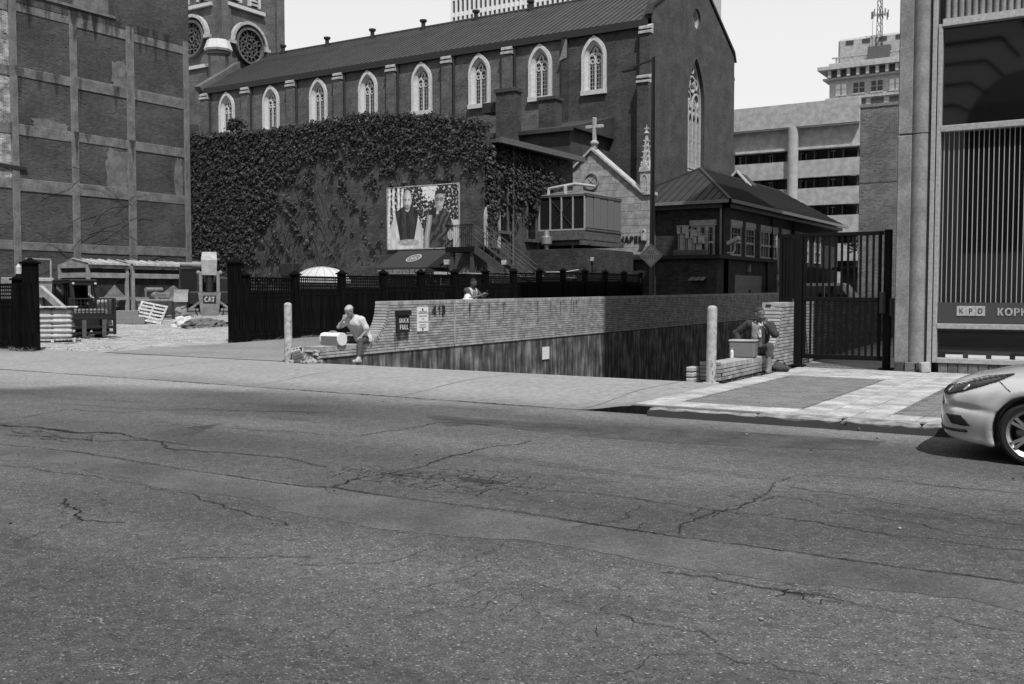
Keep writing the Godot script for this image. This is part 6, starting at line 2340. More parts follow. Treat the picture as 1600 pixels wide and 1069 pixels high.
	b.box(Vector3(20.03, 1.16, 0.0), Vector3(20.54, 1.28, 0.14), fx)
	mi("box", b, M.sign_black, s)
	text("DOCK", 0.125, 0.008, M.sign_white, s, fx * Transform3D(Basis.IDENTITY, Vector3(20.285, 1.03, 0.095)), "lettering", 0.38, "Droid Sans", 400)
	text("FULL", 0.125, 0.008, M.sign_white, s, fx * Transform3D(Basis.IDENTITY, Vector3(20.285, 0.855, 0.095)), "lettering", 0.34, "Droid Sans", 400)
	s = thing("notice_sign", "white notice board with rows of small print beside the DOCK FULL sign", "sign", Vector3(-15.98, 0.72, -21.2))
	b = MB.new()
	b.box(Vector3(20.94, 0.72, 0.0), Vector3(21.42, 1.36, 0.02), fx)
	mi("board", b, M.sign_white, s)
	b = MB.new()
	b.box(Vector3(20.96, 1.19, 0.021), Vector3(21.40, 1.205, 0.024), fx)
	for q in [[21.17, 1.29], [21.17, 0.77]]: b.box(Vector3(q[0] - 0.025, q[1] - 0.03, 0.021), Vector3(q[0] + 0.03, q[1] + 0.03, 0.024), fx)
	mi("mark", b, M.print_black, s)
	for q in [[1.235, 0.36], [1.12, 0.36], [1.045, 0.08], [0.96, 0.38], [0.885, 0.26], [0.825, 0.30]]:
		b = MB.new()
		var lx: float = -q[1] / 2
		while lx < q[1] / 2:
			var lw := rng.randf_range(0.014, 0.024)
			b.box(Vector3(21.18 + lx, q[0] - 0.017, 0.021), Vector3(21.18 + lx + lw * 0.6, q[0] + 0.017, 0.0235), fx)
			lx += lw + 0.005
		mi("small_print", b, M.zinc_dark, s)
	s = thing("house_number", "black metal house number 413 high on the dock wall", "house number", Vector3(-15.98, 1.2, -21.9))
	for k in 3:
		text(["4", "1", "3"][k], 0.25, 0.012, M.print_black, s, fx * Transform3D(Basis.IDENTITY, Vector3([21.70, 21.93, 22.13][k], 1.27, 0.012)), "numeral", [0.2, 0.085, 0.16][k])
	# runs of soot under the sign box and the coping
	for k in 26:
		b = MB.new()
		var zc := 20.28 + rng.randf_range(-0.25, 0.25) if k < 7 else rng.randf_range(19.9, 31)
		var y0: float = 0.71 if k < 7 else 1.39 + 0.0071 * (zc - 17.2)
		var w := rng.randf_range(0.02, 0.08)
		var l := rng.randf_range(0.15, 0.5) if k < 7 else rng.randf_range(0.1, 0.8)
		for m in 5:
			var a0 := w * (1 - m * 0.17) * rng.randf_range(0.6, 1.0)
			b.quad(fx * Vector3(zc - a0, y0 - l * (m + 1) / 5.0, 0.0), fx * Vector3(zc + a0, y0 - l * (m + 1) / 5.0, 0.0), fx * Vector3(zc + a0, y0 - l * m / 5.0, 0.0), fx * Vector3(zc - a0, y0 - l * m / 5.0, 0.0))
		mi("soot_run", b, M.stain, t0)
	b = MB.new()
	b.box(Vector3(27.55, -0.40, -0.02), Vector3(27.98, 0.0, 0.0), fx)
	tag(mi("blank_plate", b, M.sign_white, self, Vector3(-15.98, -0.4, -27.7)), "blank white plate on the stained concrete of the dock ramp wall", "plate")
	b = MB.new()
	b.box(Vector3(22.64, 0.3, 0.0), Vector3(22.68, 1.45, 0.016), fx)
	tag(mi("wall_conduit", b, M.concrete, self, Vector3(-15.98, 0.3, -22.66)), "thin pale vertical strip down the dock wall right of the number", "conduit")


func fence_post(t: Node3D, x: float, z: float, y0: float, y1: float, w := 0.105) -> void:
	var b := MB.new()
	b.bev(Vector3(x - w, y0, z - w), Vector3(x + w, y1 - 0.16, z + w), 0.012)
	var p := mi("post", b, M.black_paint, t)
	b = MB.new()
	b.bev(Vector3(x - w - 0.04, y1 - 0.16, z - w - 0.04), Vector3(x + w + 0.04, y1 - 0.10, z + w + 0.04), 0.01)
	b.hexa([Vector3(x - w, y1 - 0.10, z + w), Vector3(x + w, y1 - 0.10, z + w), Vector3(x + w, y1 - 0.10, z - w), Vector3(x - w, y1 - 0.10, z - w), Vector3(x - 0.03, y1, z + 0.03), Vector3(x + 0.03, y1, z + 0.03), Vector3(x + 0.03, y1, z - 0.03), Vector3(x - 0.03, y1, z - 0.03)])
	mi("cap", b, M.black_paint, p)

# one bay between two posts: boards below, lattice above; a and e are plan points
func fence_bay(t: Node3D, a: Vector2, e: Vector2, y0: float, top: float, lat: float) -> void:
	var d := (e - a).normalized()
	var l := a.distance_to(e)
	var x := Transform3D(Basis(Vector3(d.x, 0, d.y), Vector3.UP, Vector3(d.x, 0, d.y).cross(Vector3.UP)), Vector3(a.x, 0, a.y))
	var b := MB.new()
	for yy in [[top - 0.07, top], [lat - 0.09, lat], [lat - 0.22, lat - 0.15], [y0 + 0.12, y0 + 0.22]]: b.bev(Vector3(0, yy[0], -0.035), Vector3(l, yy[1], 0.035), 0.008, x)
	mi("rail", b, M.black_paint, t)
	var n := int(round(l / 0.145))
	for k in n:
		b = MB.new()
		b.bev(Vector3(k * l / n + 0.004, y0 + rng.randf_range(0.0, 0.03), 0.01 + rng.randf_range(-0.003, 0.003)), Vector3((k + 1) * l / n - 0.004, lat - 0.05, 0.03), 0.004, x)
		mi("board", b, M["fence_board_%d" % (rng.randi() % 3)], t)
	b = MB.new()
	var m := int(l / 0.10)
	for k in m + 1: b.box(Vector3(k * l / m - 0.022, lat, -0.01), Vector3(k * l / m + 0.022, top - 0.06, 0.0), x)
	var rows := int((top - lat) / 0.105)
	for k in rows + 1: b.box(Vector3(0, lat + k * 0.105 - 0.022, 0.0), Vector3(l, lat + k * 0.105 + 0.022, 0.01), x)
	mi("lattice", b, M.lattice, t)

func build_fences() -> void:
	# the long one between lot and drive
	var t := thing("lattice_fence", "long black board fence with lattice top running back from the lot entrance", "fence", Vector3(-23.7, 0.12, -21.8))
	var X := -23.7
	fence_post(t, X, -21.76, 0.1, 2.8, 0.16)
	var zs := []
	for i in 15: zs.append(-22.1 - 2.3 * i)
	for i in zs.size():
		var z: float = zs[i]
		var o := clampf(0.026 * (-z - 22.1), 0, 0.55)
		fence_post(t, X, z, 0.1, 2.42 + o, 0.16 if i == 0 else 0.12)
		if i < zs.size() - 1:
			fence_bay(t, Vector2(X, z - 0.1), Vector2(X, zs[i + 1] + 0.1), 0.22 + o * 0.8, 2.24 + o, 1.80 + o)
	# the short piece left of the entrance
	t = thing("board_fence", "short black board fence piece at the left edge with a tall end post", "fence", Vector3(-26.2, 0.12, -16.4))
	fence_post(t, -26.0, -16.45, 0.1, 2.7, 0.16)
	fence_post(t, -26.55, -16.45, 0.1, 2.25, 0.14)
	fence_bay(t, Vector2(-26.4, -16.45), Vector2(-26.2, -16.45), 0.15, 1.95, 1.6)
	var last := -26.65
	for i in 3:
		fence_bay(t, Vector2(last - 2.2, -16.45), Vector2(last, -16.45), 0.15, 2.0, 1.55)
		fence_post(t, last - 2.3, -16.45, 0.1, 2.25, 0.14)
		last -= 2.4
	var l := thing("fence_lamp", "small white glass lantern on the black post at the left edge", "lamp", Vector3(-26.55, 2.25, -16.45))
	var b := MB.new()
	b.lathe([Vector2(0.05, 2.25), Vector2(0.07, 2.27), Vector2(0.07, 2.46), Vector2(0.04, 2.5), Vector2(0.025, 2.54), Vector2(0, 2.55)], 12, Transform3D(Basis.IDENTITY, Vector3(-26.55, 0, -16.45)), true)
	mi("shade", b, M.white_paint, l)
	b = MB.new()
	b.cyl(Vector3(-26.55, 2.22, -16.45), Vector3(-26.55, 2.265, -16.45), 0.085, 0.085, 12)
	mi("base", b, M.iron, l)

func build_gate() -> void:
	var Z := -21.9
	var t := thing("gate", "tall black steel bar gate closing the alley beside the office", "gate", Vector3(-5.3, 0.1, Z))
	var b := MB.new()
	b.bev(Vector3(-6.31, 0.13, Z - 0.1), Vector3(-6.15, 3.04, Z + 0.06), 0.012)
	var p := mi("hinge_post", b, M.iron, t)
	b = MB.new()
	b.bev(Vector3(-6.38, 0.12, Z - 0.16), Vector3(-6.08, 0.16, Z + 0.13), 0.008)
	mi("foot_plate", b, M.iron, p)
	b = MB.new()
	b.bev(Vector3(-4.43, 0.13, Z - 0.1), Vector3(-4.29, 3.06, Z + 0.06), 0.012)
	p = mi("latch_post", b, M.iron, t)
	b = MB.new()
	b.bev(Vector3(-4.5, 0.12, Z - 0.16), Vector3(-4.22, 0.16, Z + 0.13), 0.008)
	mi("foot_plate", b, M.iron, p)
	for q in [[2.95, 3.03], [1.55, 1.64], [0.30, 0.40]]:
		b = MB.new()
		b.bev(Vector3(-6.13, q[0], Z - 0.04), Vector3(-4.45, q[1], Z + 0.02), 0.008)
		mi("rail", b, M.iron, t)
	for x in [-6.09, -4.52]:
		b = MB.new()
		b.bev(Vector3(x - 0.035, 0.4, Z - 0.035), Vector3(x + 0.035, 2.95, Z + 0.015), 0.006)
		mi("stile", b, M.iron, t)
	var bar := MB.new()
	bar.bev(Vector3(-0.022, 0.0, -0.022), Vector3(0.022, 1.31, 0.022), 0.004)
	var bm := bar.mesh()
	for k in 11:
		var x := -5.955 + k * 0.13
		put("bar", bm, M.iron, t, Transform3D(Basis.IDENTITY, Vector3(x, 1.64, Z - 0.01)))
		put("bar", bm, M.iron, t, Transform3D(Basis.from_scale(Vector3(1, 0.878, 1)), Vector3(x, 0.40, Z - 0.01)))
	b = MB.new()
	b.bev(Vector3(-4.5, 1.3, Z + 0.02), Vector3(-4.36, 1.75, Z + 0.12), 0.012)
	mi("lock_box", b, M.machine_dark, t)
	# screen on top of the pier
	t = thing("pier_screen", "short black bar screen standing on the brick pier left of the gate", "fence", Vector3(-6.5, 1.5, -21.6))
	b = MB.new()
	for q in [[1.52, 1.60], [2.94, 3.02]]: b.box(Vector3(-6.62, q[0], -21.85), Vector3(-6.34, q[1], -21.79))
	b.box(Vector3(-6.62, 1.6, -21.85), Vector3(-6.57, 2.94, -21.79))
	mi("frame", b, M.iron, t)
	for k in 3:
		put("bar", bm, M.iron, t, Transform3D(Basis.from_scale(Vector3(1, 1.02, 1)), Vector3(-6.52 + k * 0.07, 1.6, -21.82)))
	b = MB.new()
	b.box(Vector3(-6.62, 1.6, -22.9), Vector3(-6.58, 3.0, -21.86))
	mi("side_sheet", b, M.iron, t)

func build_street_things() -> void:
	for q in [[-16.42, -16.66, "left", 1.335, 0.0], [-6.36, -16.95, "right", 1.33, 0.012]]:
		var t := thing("bollard", "chipped white steel bollard beside the %s" % ("broken end of the long dock wall" if q[2] == "left" else "low brick seat of the short pier"), "bollard", Vector3(q[0], 0.12, q[1]), "bollards at the dock entrance")
		var x := Transform3D(Basis(Vector3(0, 0, 1), -q[4]), Vector3(q[0], 0.12, q[1]))
		var b := MB.new()
		b.lathe([Vector2(0.088, -0.02), Vector2(0.088, q[3]), Vector2(0.080, q[3] + 0.03), Vector2(0.055, q[3] + 0.052), Vector2(0.0, q[3] + 0.06)], 28, x, true)
		var p := mi("post", b, M.bollard_paint, t)
		for k in 13:
			var a := rng.randf_range(-0.5, 2.6)
			var y := rng.randf_range(0.02, 0.5) if k < 10 else rng.randf_range(0.8, 1.25)
			var ring := PackedVector2Array()
			var rr := rng.randf_range(0.008, 0.03)
			for j in 9: ring.append(Vector2.from_angle(TAU * j / 9) * rr * rng.randf_range(0.5, 1.1) * Vector2(1, 1.6))
			b = MB.new()
			# a flake lies round the pipe
			var tri := Geometry2D.triangulate_polygon(ring)
			for m in range(0, tri.size(), 3):
				var w := []
				for e in 3:
					var v2 := ring[tri[m + e]]
					var an := a + v2.x / 0.088
					w.append(x * Vector3(sin(an) * 0.0895, y + v2.y, cos(an) * 0.0895))
				b.flat(w[0], w[1], w[2])
			mi("paint_chip", b, M.chip, p)
		b = MB.new()
		b.cyl(x * Vector3(0, -0.03, 0), x * Vector3(0, 0.012, 0), 0.16, 0.15, 18)
		mi("footing", b, M.concrete, t)
	# street lamp behind the dock wall
	var t := thing("street_lamp", "tall grey street lamp pole with one arm behind the dock wall", "street lamp", Vector3(-16.85, 0.3, -38))
	var b := MB.new()
	b.cyl(Vector3(-16.85, 0.2, -38), Vector3(-16.85, 11.35, -38), 0.125, 0.075, 14)
	mi("pole", b, M.iron_grey, t)
	b = MB.new()
	b.pipe([Vector3(-16.85, 11.25, -38), Vector3(-17.3, 11.17, -38.0), Vector3(-17.75, 11.02, -38.0)], 0.04, 8)
	mi("arm", b, M.iron_grey, t)
	b = MB.new()
	b.hexa([Vector3(-18.25, 10.9, -37.85), Vector3(-17.65, 10.95, -37.85), Vector3(-17.65, 10.95, -38.15), Vector3(-18.25, 10.9, -38.15), Vector3(-18.2, 10.96, -37.9), Vector3(-17.65, 11.08, -37.88), Vector3(-17.65, 11.08, -38.12), Vector3(-18.2, 10.96, -38.1)])
	b.ball(Vector3(-17.7, 11.03, -38), Vector3(0.2, 0.13, 0.13), 10, 6)
	mi("lamp_head", b, M.iron_grey, t)
	b = MB.new()
	b.cyl(Vector3(-16.85, 0.2, -38), Vector3(-16.85, 0.7, -38), 0.2, 0.16, 12)
	mi("base", b, M.iron_grey, t)
	t = thing("no_outlet_sign", "grey diamond road sign reading NO OUTLET on the lamp pole", "road sign", Vector3(-16.85, 3.27, -37.8))
	var x := Transform3D(Basis(Vector3.UP, 0.36), Vector3(-16.82, 3.27, -37.82))
	b = MB.new()
	b.prism(PackedVector2Array([Vector2(0, -0.49), Vector2(0.45, -0.04), Vector2(0.45, 0.04), Vector2(0, 0.49), Vector2(-0.45, 0.04), Vector2(-0.45, -0.04)]), x, 0.0, 0.012)
	mi("plate", b, M.sign_grey, t)
	b = MB.new()
	var r1 := [Vector2(0, -0.45), Vector2(0.43, 0), Vector2(0, 0.45), Vector2(-0.43, 0)]
	var r2 := [Vector2(0, -0.425), Vector2(0.405, 0), Vector2(0, 0.425), Vector2(-0.405, 0)]
	b.band(r1, r2, x, 0.012, 0.015, true)
	mi("border", b, M.print_black, t)
	text("NO", 0.15, 0.004, M.print_black, t, x * Transform3D(Basis.IDENTITY, Vector3(0, 0.13, 0.015)), "lettering", 0.26, "Droid Sans", 500)
	text("OUTLET", 0.15, 0.004, M.print_black, t, x * Transform3D(Basis.IDENTITY, Vector3(0, -0.07, 0.015)), "lettering", 0.66, "Droid Sans", 500)
	# floodlights and pale rails seen over the fence
	for q in [[-23.9, -33.4, 2.9, "left of the stair foot"], [-23.9, -37.8, 3.0, "under the iron stair"], [-24.0, -46.5, 3.4, "under the cooling tower"]]:
		t = thing("floodlight", "small white floodlight on the fence top %s" % q[3], "floodlight", Vector3(q[0], q[2], q[1]), "floodlights over the fence")
		b = MB.new()
		b.hexa([Vector3(q[0] - 0.1, q[2], q[1] + 0.12), Vector3(q[0] + 0.1, q[2], q[1] + 0.12), Vector3(q[0] + 0.06, q[2], q[1] - 0.05), Vector3(q[0] - 0.06, q[2], q[1] - 0.05), Vector3(q[0] - 0.14, q[2] + 0.2, q[1] + 0.1), Vector3(q[0] + 0.14, q[2] + 0.2, q[1] + 0.1), Vector3(q[0] + 0.08, q[2] + 0.2, q[1] - 0.08), Vector3(q[0] - 0.08, q[2] + 0.2, q[1] - 0.08)])
		mi("head", b, M.dull_white, t)
		b = MB.new()
		b.bar(Vector3(q[0], q[2] - 0.55, q[1]), Vector3(q[0], q[2], q[1]), 0.03, 0.03)
		b.bar(Vector3(q[0], q[2] - 0.4, q[1]), Vector3(q[0], q[2] - 0.4, q[1] - 0.5), 0.02, 0.02)
		mi("stem", b, M.iron, t)
	t = thing("handrail", "pale pipe handrail with thin weeds behind the lattice fence", "handrail", Vector3(-24.6, 0.4, -40))
	b = MB.new()
	b.box(Vector3(-24.75, 2.5, -50.5), Vector3(-24.6, 2.62, -33.6))
	mi("ledge", b, M.limestone, t)
	for z in [-34, -38, -42, -46, -50]:
		b = MB.new()
		b.bar(Vector3(-24.68, 0.3, z), Vector3(-24.68, 2.5, z), 0.06, 0.06)
		mi("post", b, M.zinc, t)
	b = MB.new()
	b.pipe([Vector3(-24.5, 2.75, -42.5), Vector3(-24.5, 2.8, -44.5), Vector3(-24.5, 3.0, -46.5), Vector3(-24.5, 3.3, -47.5)], 0.03, 6)
	mi("pipe", b, M.limestone, t)
	b = MB.new()
	b.bar(Vector3(-24.5, 2.5, -47.5), Vector3(-24.5, 3.45, -47.5), 0.03, 0.03)
	mi("pipe_post", b, M.limestone, t)


func wheel(t: Node3D, x: Transform3D, r: float, w: float, lugs := 0, called := "wheel", rubber: Material = M.black_rubber) -> MeshInstance3D:
	var b := MB.new()
	var h := w / 2
	b.lathe([Vector2(r * 0.55, -h), Vector2(r * 0.88, -h), Vector2(r, -h * 0.7), Vector2(r, h * 0.7), Vector2(r * 0.88, h), Vector2(r * 0.55, h)], 28, x)
	for k in lugs:
		for s in [-1, 1]:
			var a := TAU * (k + (0.5 if s > 0 else 0.0)) / lugs
			b.cbox(Vector3(0, 0, 0), Vector3(0.05, w * 0.52, 0.07), x * Transform3D(Basis(Vector3.UP, a), Vector3.ZERO) * Transform3D(Basis(Vector3(1, 0, 0), s * 0.5), Vector3(r + 0.012, s * w * 0.24, 0)))
	var o := mi(called, b, rubber, t)
	b = MB.new()
	b.lathe([Vector2(0, -h * 0.5), Vector2(r * 0.5, -h * 0.6), Vector2(r * 0.57, -h * 0.9), Vector2(r * 0.57, h * 0.9), Vector2(r * 0.5, h * 0.6), Vector2(r * 0.2, h * 0.5), Vector2(0, h * 0.55)], 20, x)
	mi("rim", b, M.machine_grey, o)
	return o

func side_axle(at: Vector3) -> Transform3D:
	return Transform3D(Basis(Vector3(0, 1, 0), Vector3(1, 0, 0), Vector3(0, 0, -1)), at)

func build_lot() -> void:
	# ---- skid steer
	var t := local_thing("skid_steer", "small skid steer loader with black cage cab and pallet fork frame", "loader", Vector3(-30.2, lot_y(-21.5) + 0.02, -21.4), PI / 2 - 0.12)
	var b := MB.new()
	b.bev(Vector3(-0.5, 0.3, -2.7), Vector3(0.5, 0.95, -0.45), 0.05)
	b.bev(Vector3(-0.5, 0.9, -2.85), Vector3(0.5, 1.55, -1.95), 0.08)
	mi("chassis", b, M.machine_grey, t)
	for z in [-0.85, -2.05]:
		for s in [-1, 1]: wheel(t, side_axle(Vector3(s * 0.68, 0.4, z)), 0.4, 0.28, 14)
	b = MB.new()
	for s in [-1, 1]:
		b.bar(Vector3(s * 0.45, 0.95, -0.5), Vector3(s * 0.42, 1.95, -0.72), 0.09, 0.11)
		b.bar(Vector3(s * 0.45, 0.95, -1.9), Vector3(s * 0.42, 1.9, -1.85), 0.09, 0.14)
		b.bar(Vector3(s * 0.43, 1.95, -0.68), Vector3(s * 0.43, 1.9, -1.9), 0.1, 0.1)
		b.bar(Vector3(s * 0.44, 1.45, -1.25), Vector3(s * 0.43, 1.9, -1.25), 0.06, 0.06)
		b.bar(Vector3(s * 0.45, 0.98, -0.5), Vector3(s * 0.45, 0.98, -1.9), 0.08, 0.3)
	b.bev(Vector3(-0.48, 1.9, -1.95), Vector3(0.48, 2.02, -0.62), 0.04)
	b.bev(Vector3(-0.46, 1.80, -0.76), Vector3(0.46, 1.92, -0.64), 0.02)
	b.box(Vector3(-0.45, 0.95, -1.93), Vector3(-0.12, 1.9, -1.88))
	b.box(Vector3(0.12, 0.95, -1.93), Vector3(0.18, 1.9, -1.88))
	mi("cab_cage", b, M.machine_dark, t)
	b = MB.new()
	b.box(Vector3(-0.43, 0.98, -1.91), Vector3(0.43, 1.9, -1.89))
	for s in [-1, 1]: b.box(Vector3(s * 0.435 - 0.006, 1.12, -1.85), Vector3(s * 0.435 + 0.006, 1.88, -1.28))
	mi("cab_glass", b, M.dark_glass, t)
	b = MB.new()
	b.bev(Vector3(-0.24, 0.95, -1.6), Vector3(0.24, 1.12, -1.15), 0.05)
	b.bev(Vector3(-0.24, 1.1, -1.75), Vector3(0.24, 1.65, -1.6), 0.05)
	mi("seat", b, M.machine_dark, t)
	b = MB.new()
	for s in [-1, 1]:
		for k in 7: b.bar(Vector3(s * 0.45, 1.12, -0.75 - k * 0.16), Vector3(s * 0.43, 1.88, -0.78 - k * 0.16), 0.012, 0.012)
	mi("side_screen", b, M.machine_dark, t)
	for s in [-1, 1]:
		b = MB.new()
		b.ball(Vector3(s * 0.4, 1.86, -0.6), Vector3(0.05, 0.05, 0.04), 10, 6)
		mi("work_light", b, M.dull_white, t)
		b = MB.new()
		b.prism(PackedVector2Array([Vector2(2.75, 1.35), Vector2(2.75, 1.75), Vector2(2.3, 1.8), Vector2(0.75, 1.1), Vector2(0.25, 0.75), Vector2(0.1, 0.3), Vector2(0.35, 0.3), Vector2(0.5, 0.7), Vector2(1.0, 0.95), Vector2(2.0, 1.4)]), facing_x(Vector3(s * 0.68 - 0.07, 0, 0)), 0.0, 0.14)
		mi("lift_arm", b, M.machine_light, t)
		b = MB.new()
		b.prism(PackedVector2Array([Vector2(2.95, 0.5), Vector2(2.95, 1.7), Vector2(2.55, 1.7), Vector2(2.35, 0.9), Vector2(2.35, 0.5)]), facing_x(Vector3(s * 0.62 - 0.05, 0, 0)), 0.0, 0.1)
		mi("upright", b, M.machine_light, t)
		b = MB.new()
		b.cyl(Vector3(s * 0.66, 0.75, -1.9), Vector3(s * 0.68, 1.1, -0.9), 0.05, 0.05, 8)
		mi("cylinder", b, M.machine_dark, t)
	b = MB.new()
	for yy in [0.12, 0.32, 0.62, 1.32]: b.bev(Vector3(-0.82, yy, -0.12), Vector3(0.82, yy + (0.09 if yy < 1 else 0.05), -0.03), 0.01)
	for s in [-0.79, 0.79]: b.bev(Vector3(s - 0.04, 0.1, -0.13), Vector3(s + 0.04, 1.36, -0.02), 0.01)
	b.box(Vector3(-0.8, 0.7, -0.11), Vector3(0.8, 0.82, -0.05))
	for k in 11: b.bar(Vector3(-0.7 + k * 0.14, 0.8, -0.07), Vector3(-0.7 + k * 0.14, 1.34, -0.07), 0.022, 0.022)
	for yy in [0.95, 1.08, 1.2]: b.bar(Vector3(-0.78, yy, -0.07), Vector3(0.78, yy, -0.07), 0.016, 0.016)
	mi("fork_frame", b, M.machine_dark, t)
	for s in [-0.36, 0.36]:
		b = MB.new()
		b.bev(Vector3(s - 0.07, 0.03, -0.02), Vector3(s + 0.07, 0.62, 0.03), 0.008)
		b.hexa([Vector3(s - 0.06, 0.02, 1.05), Vector3(s + 0.06, 0.02, 1.05), Vector3(s + 0.06, 0.02, 0.0), Vector3(s - 0.06, 0.02, 0.0), Vector3(s - 0.06, 0.03, 1.05), Vector3(s + 0.06, 0.03, 1.05), Vector3(s + 0.06, 0.07, 0.0), Vector3(s - 0.06, 0.07, 0.0)])
		mi("fork", b, M.zinc_dark, t)
	b = MB.new()
	b.bev(Vector3(-0.62, 0.82, -0.3), Vector3(0.55, 1.0, -0.16), 0.04)
	b.bev(Vector3(0.25, 0.98, -0.35), Vector3(0.62, 1.3, -0.2), 0.04)
	mi("front_plate", b, M.machine_light, t)

	# ---- sacks on a pallet
	var lp := local_thing("wooden_pallet", "flat wooden pallet under the stack of pale sacks", "pallet", Vector3(-29.35, lot_y(-19.4), -19.3), 0.95)
	pallet_parts(lp, 1.35, 1.1)
	var sk := MB.new()
	for j in 14:
		for i in 22:
			var q := []
			for k in [[j + 1, i], [j + 1, i + 1], [j, i + 1], [j, i]]:
				var a: float = PI * k[0] / 14
				var c: float = TAU * k[1] / 22
				var pw := func(v: float, e: float): return signf(v) * pow(absf(v), e)
				q.append(Vector3(0.34 * pw.call(sin(a), 0.55) * pw.call(cos(c), 0.4), 0.092 * pw.call(cos(a), 0.75), 0.245 * pw.call(sin(a), 0.55) * pw.call(-sin(c), 0.4)))
			var ns := []
			for v3 in q: ns.append((v3 / Vector3(0.34 * 0.34, 0.092 * 0.06, 0.245 * 0.245)).normalized())
			sk.tri(q[0], q[1], q[2], ns[0], ns[1], ns[2])
			sk.tri(q[0], q[2], q[3], ns[0], ns[2], ns[3])
	var sm := sk.mesh()
	var rows := ["bottom", "second", "third", "fourth", "fifth", "top"]
	for j in 6:
		for k in 4:
			var lx := (-0.285 if k % 2 == 0 else 0.285) + rng.randf_range(-0.03, 0.03)
			var lz := (0.25 if k < 2 else -0.25) + rng.randf_range(-0.02, 0.02)
			var o := put("sack", sm, M.sack, self, Transform3D(Basis(Vector3.UP, 0.95 + rng.randf_range(-0.05, 0.05)).scaled(Vector3(0.86, rng.randf_range(1.0, 1.12), 0.9)), lp.position + Vector3(lx, 0, lz).rotated(Vector3.UP, 0.95) + Vector3(0, 0.22 + j * 0.155, 0)))
			tag(o, "pale full sack in the %s layer of the stack, %s" % [rows[j], ["front left", "front right", "back left", "back right"][k]], "sack", "sacks stacked on a pallet by the board fence")
	b = MB.new()
	b.bev(Vector3(-0.72, 1.12, -0.5), Vector3(0.75, 1.16, 0.55), 0.01, Transform3D(Basis(Vector3.UP, 0.95), lp.position))
	tag(mi("cover_board", b, M.bare_wood, self, lp.position + Vector3(0, 1.12, 0)), "pale board lying on top of the sack stack", "board")

	# ---- hoppers against the warehouse wall
	for q in [[-30.85, -33.25, "left of two frame hoppers with ribbed cover, peaked end showing"], [-33.45, -37.4, "right of two frame hoppers with ribbed cover, behind the telehandler"]]:
		var z0: float = q[0]
		var z1: float = q[1]
		t = thing("hopper", q[2], "hopper", Vector3(-45.2, 0.3, (z0 + z1) / 2), "hoppers against the warehouse wall")
		var X0 := -46.4
		var X1 := -44.0
		for x in [X0 + 0.06, X1 - 0.06]:
			for z in [z0 - 0.08, z1 + 0.08]:
				b = MB.new()
				b.bev(Vector3(x - 0.08, 0.25, z - 0.08), Vector3(x + 0.08, 3.15, z + 0.08), 0.012)
				mi("post", b, M.hopper, t)
		for yy in [[3.0, 3.18], [2.5, 2.75], [1.38, 1.52]]:
			b = MB.new()
			b.box(Vector3(X1 - 0.13, yy[0], z1 + 0.16), Vector3(X1 + 0.01, yy[1], z0 - 0.16))
			b.box(Vector3(X0 + 0.14, yy[0], z0 - 0.14), Vector3(X1 - 0.14, yy[1], z0 - 0.02))
			mi("rail", b, M.hopper, t)
		b = MB.new()
		b.box(Vector3(X0 + 0.1, 1.5, z1 + 0.12), Vector3(X1 - 0.16, 2.98, z0 - 0.16))
		mi("bin", b, M.hopper_dark, t)
		b = MB.new()
		var zc := (z0 + z1) / 2
		b.prism(PackedVector2Array([Vector2(-lerpf(zc, z1, -0.15), 1.52), Vector2(-lerpf(zc, z1, 0.92), 1.52), Vector2(-lerpf(zc, z1, 0.38), 2.15)]), facing_x(Vector3(X1 - 0.16, 0, 0)), 0.0, 0.03)
		mi("chute_side", b, M.machine_grey, t)
		b = MB.new()
		b.prism(PackedVector2Array([Vector2(-lerpf(zc, z1, 0.95), 1.6), Vector2(-lerpf(zc, z1, 0.95), 2.46), Vector2(-lerpf(zc, z1, 0.42), 2.1)]), facing_x(Vector3(X1 - 0.16, 0, 0)), 0.0, 0.024)
		mi("chute_shade_side", b, M.louvre, t)
		b = MB.new()
		b.hexa([Vector3(X0 + 0.8, 0.75, z0 - 0.7), Vector3(X1 - 0.8, 0.75, z0 - 0.7), Vector3(X1 - 0.8, 0.75, z1 + 0.7), Vector3(X0 + 0.8, 0.75, z1 + 0.7), Vector3(X0 + 0.15, 1.5, z0 - 0.2), Vector3(X1 - 0.2, 1.5, z0 - 0.2), Vector3(X1 - 0.2, 1.5, z1 + 0.2), Vector3(X0 + 0.15, 1.5, z1 + 0.2)])
		mi("outlet", b, M.hopper, t)
		b = MB.new()
		b.prism(PackedVector2Array([Vector2(X0, 3.18), Vector2(X1, 3.18), Vector2((X0 + X1) / 2, 3.5)]), Transform3D.IDENTITY, z0 - 0.06, z0 - 0.02)
		mi("gable", b, M.hopper, t)
		# the ribbed cover
		var n := int((z0 - z1) / 0.16)
		b = MB.new()
		for k in n:
			var a := z0 - (z0 - z1) * k / n
			var e := z0 - (z0 - z1) * (k + 1) / n
			var h0 := 0.04 * sin(k * 1.6)
			var h1 := 0.04 * sin((k + 1) * 1.6)
			b.oquad(Vector3(X1 + 0.12, 3.2 + h0, a), Vector3(X1 + 0.12, 3.2 + h1, e), Vector3((X0 + X1) / 2, 3.44 + h1, e), Vector3((X0 + X1) / 2, 3.44 + h0, a), Vector3(1, 1, 0))
			b.oquad(Vector3(X0 - 0.12, 3.2 + h0, a), Vector3(X0 - 0.12, 3.2 + h1, e), Vector3((X0 + X1) / 2, 3.44 + h1, e), Vector3((X0 + X1) / 2, 3.44 + h0, a), Vector3(-1, 1, 0))
		mi("cover", b, M.dull_white, t)
		b = MB.new()
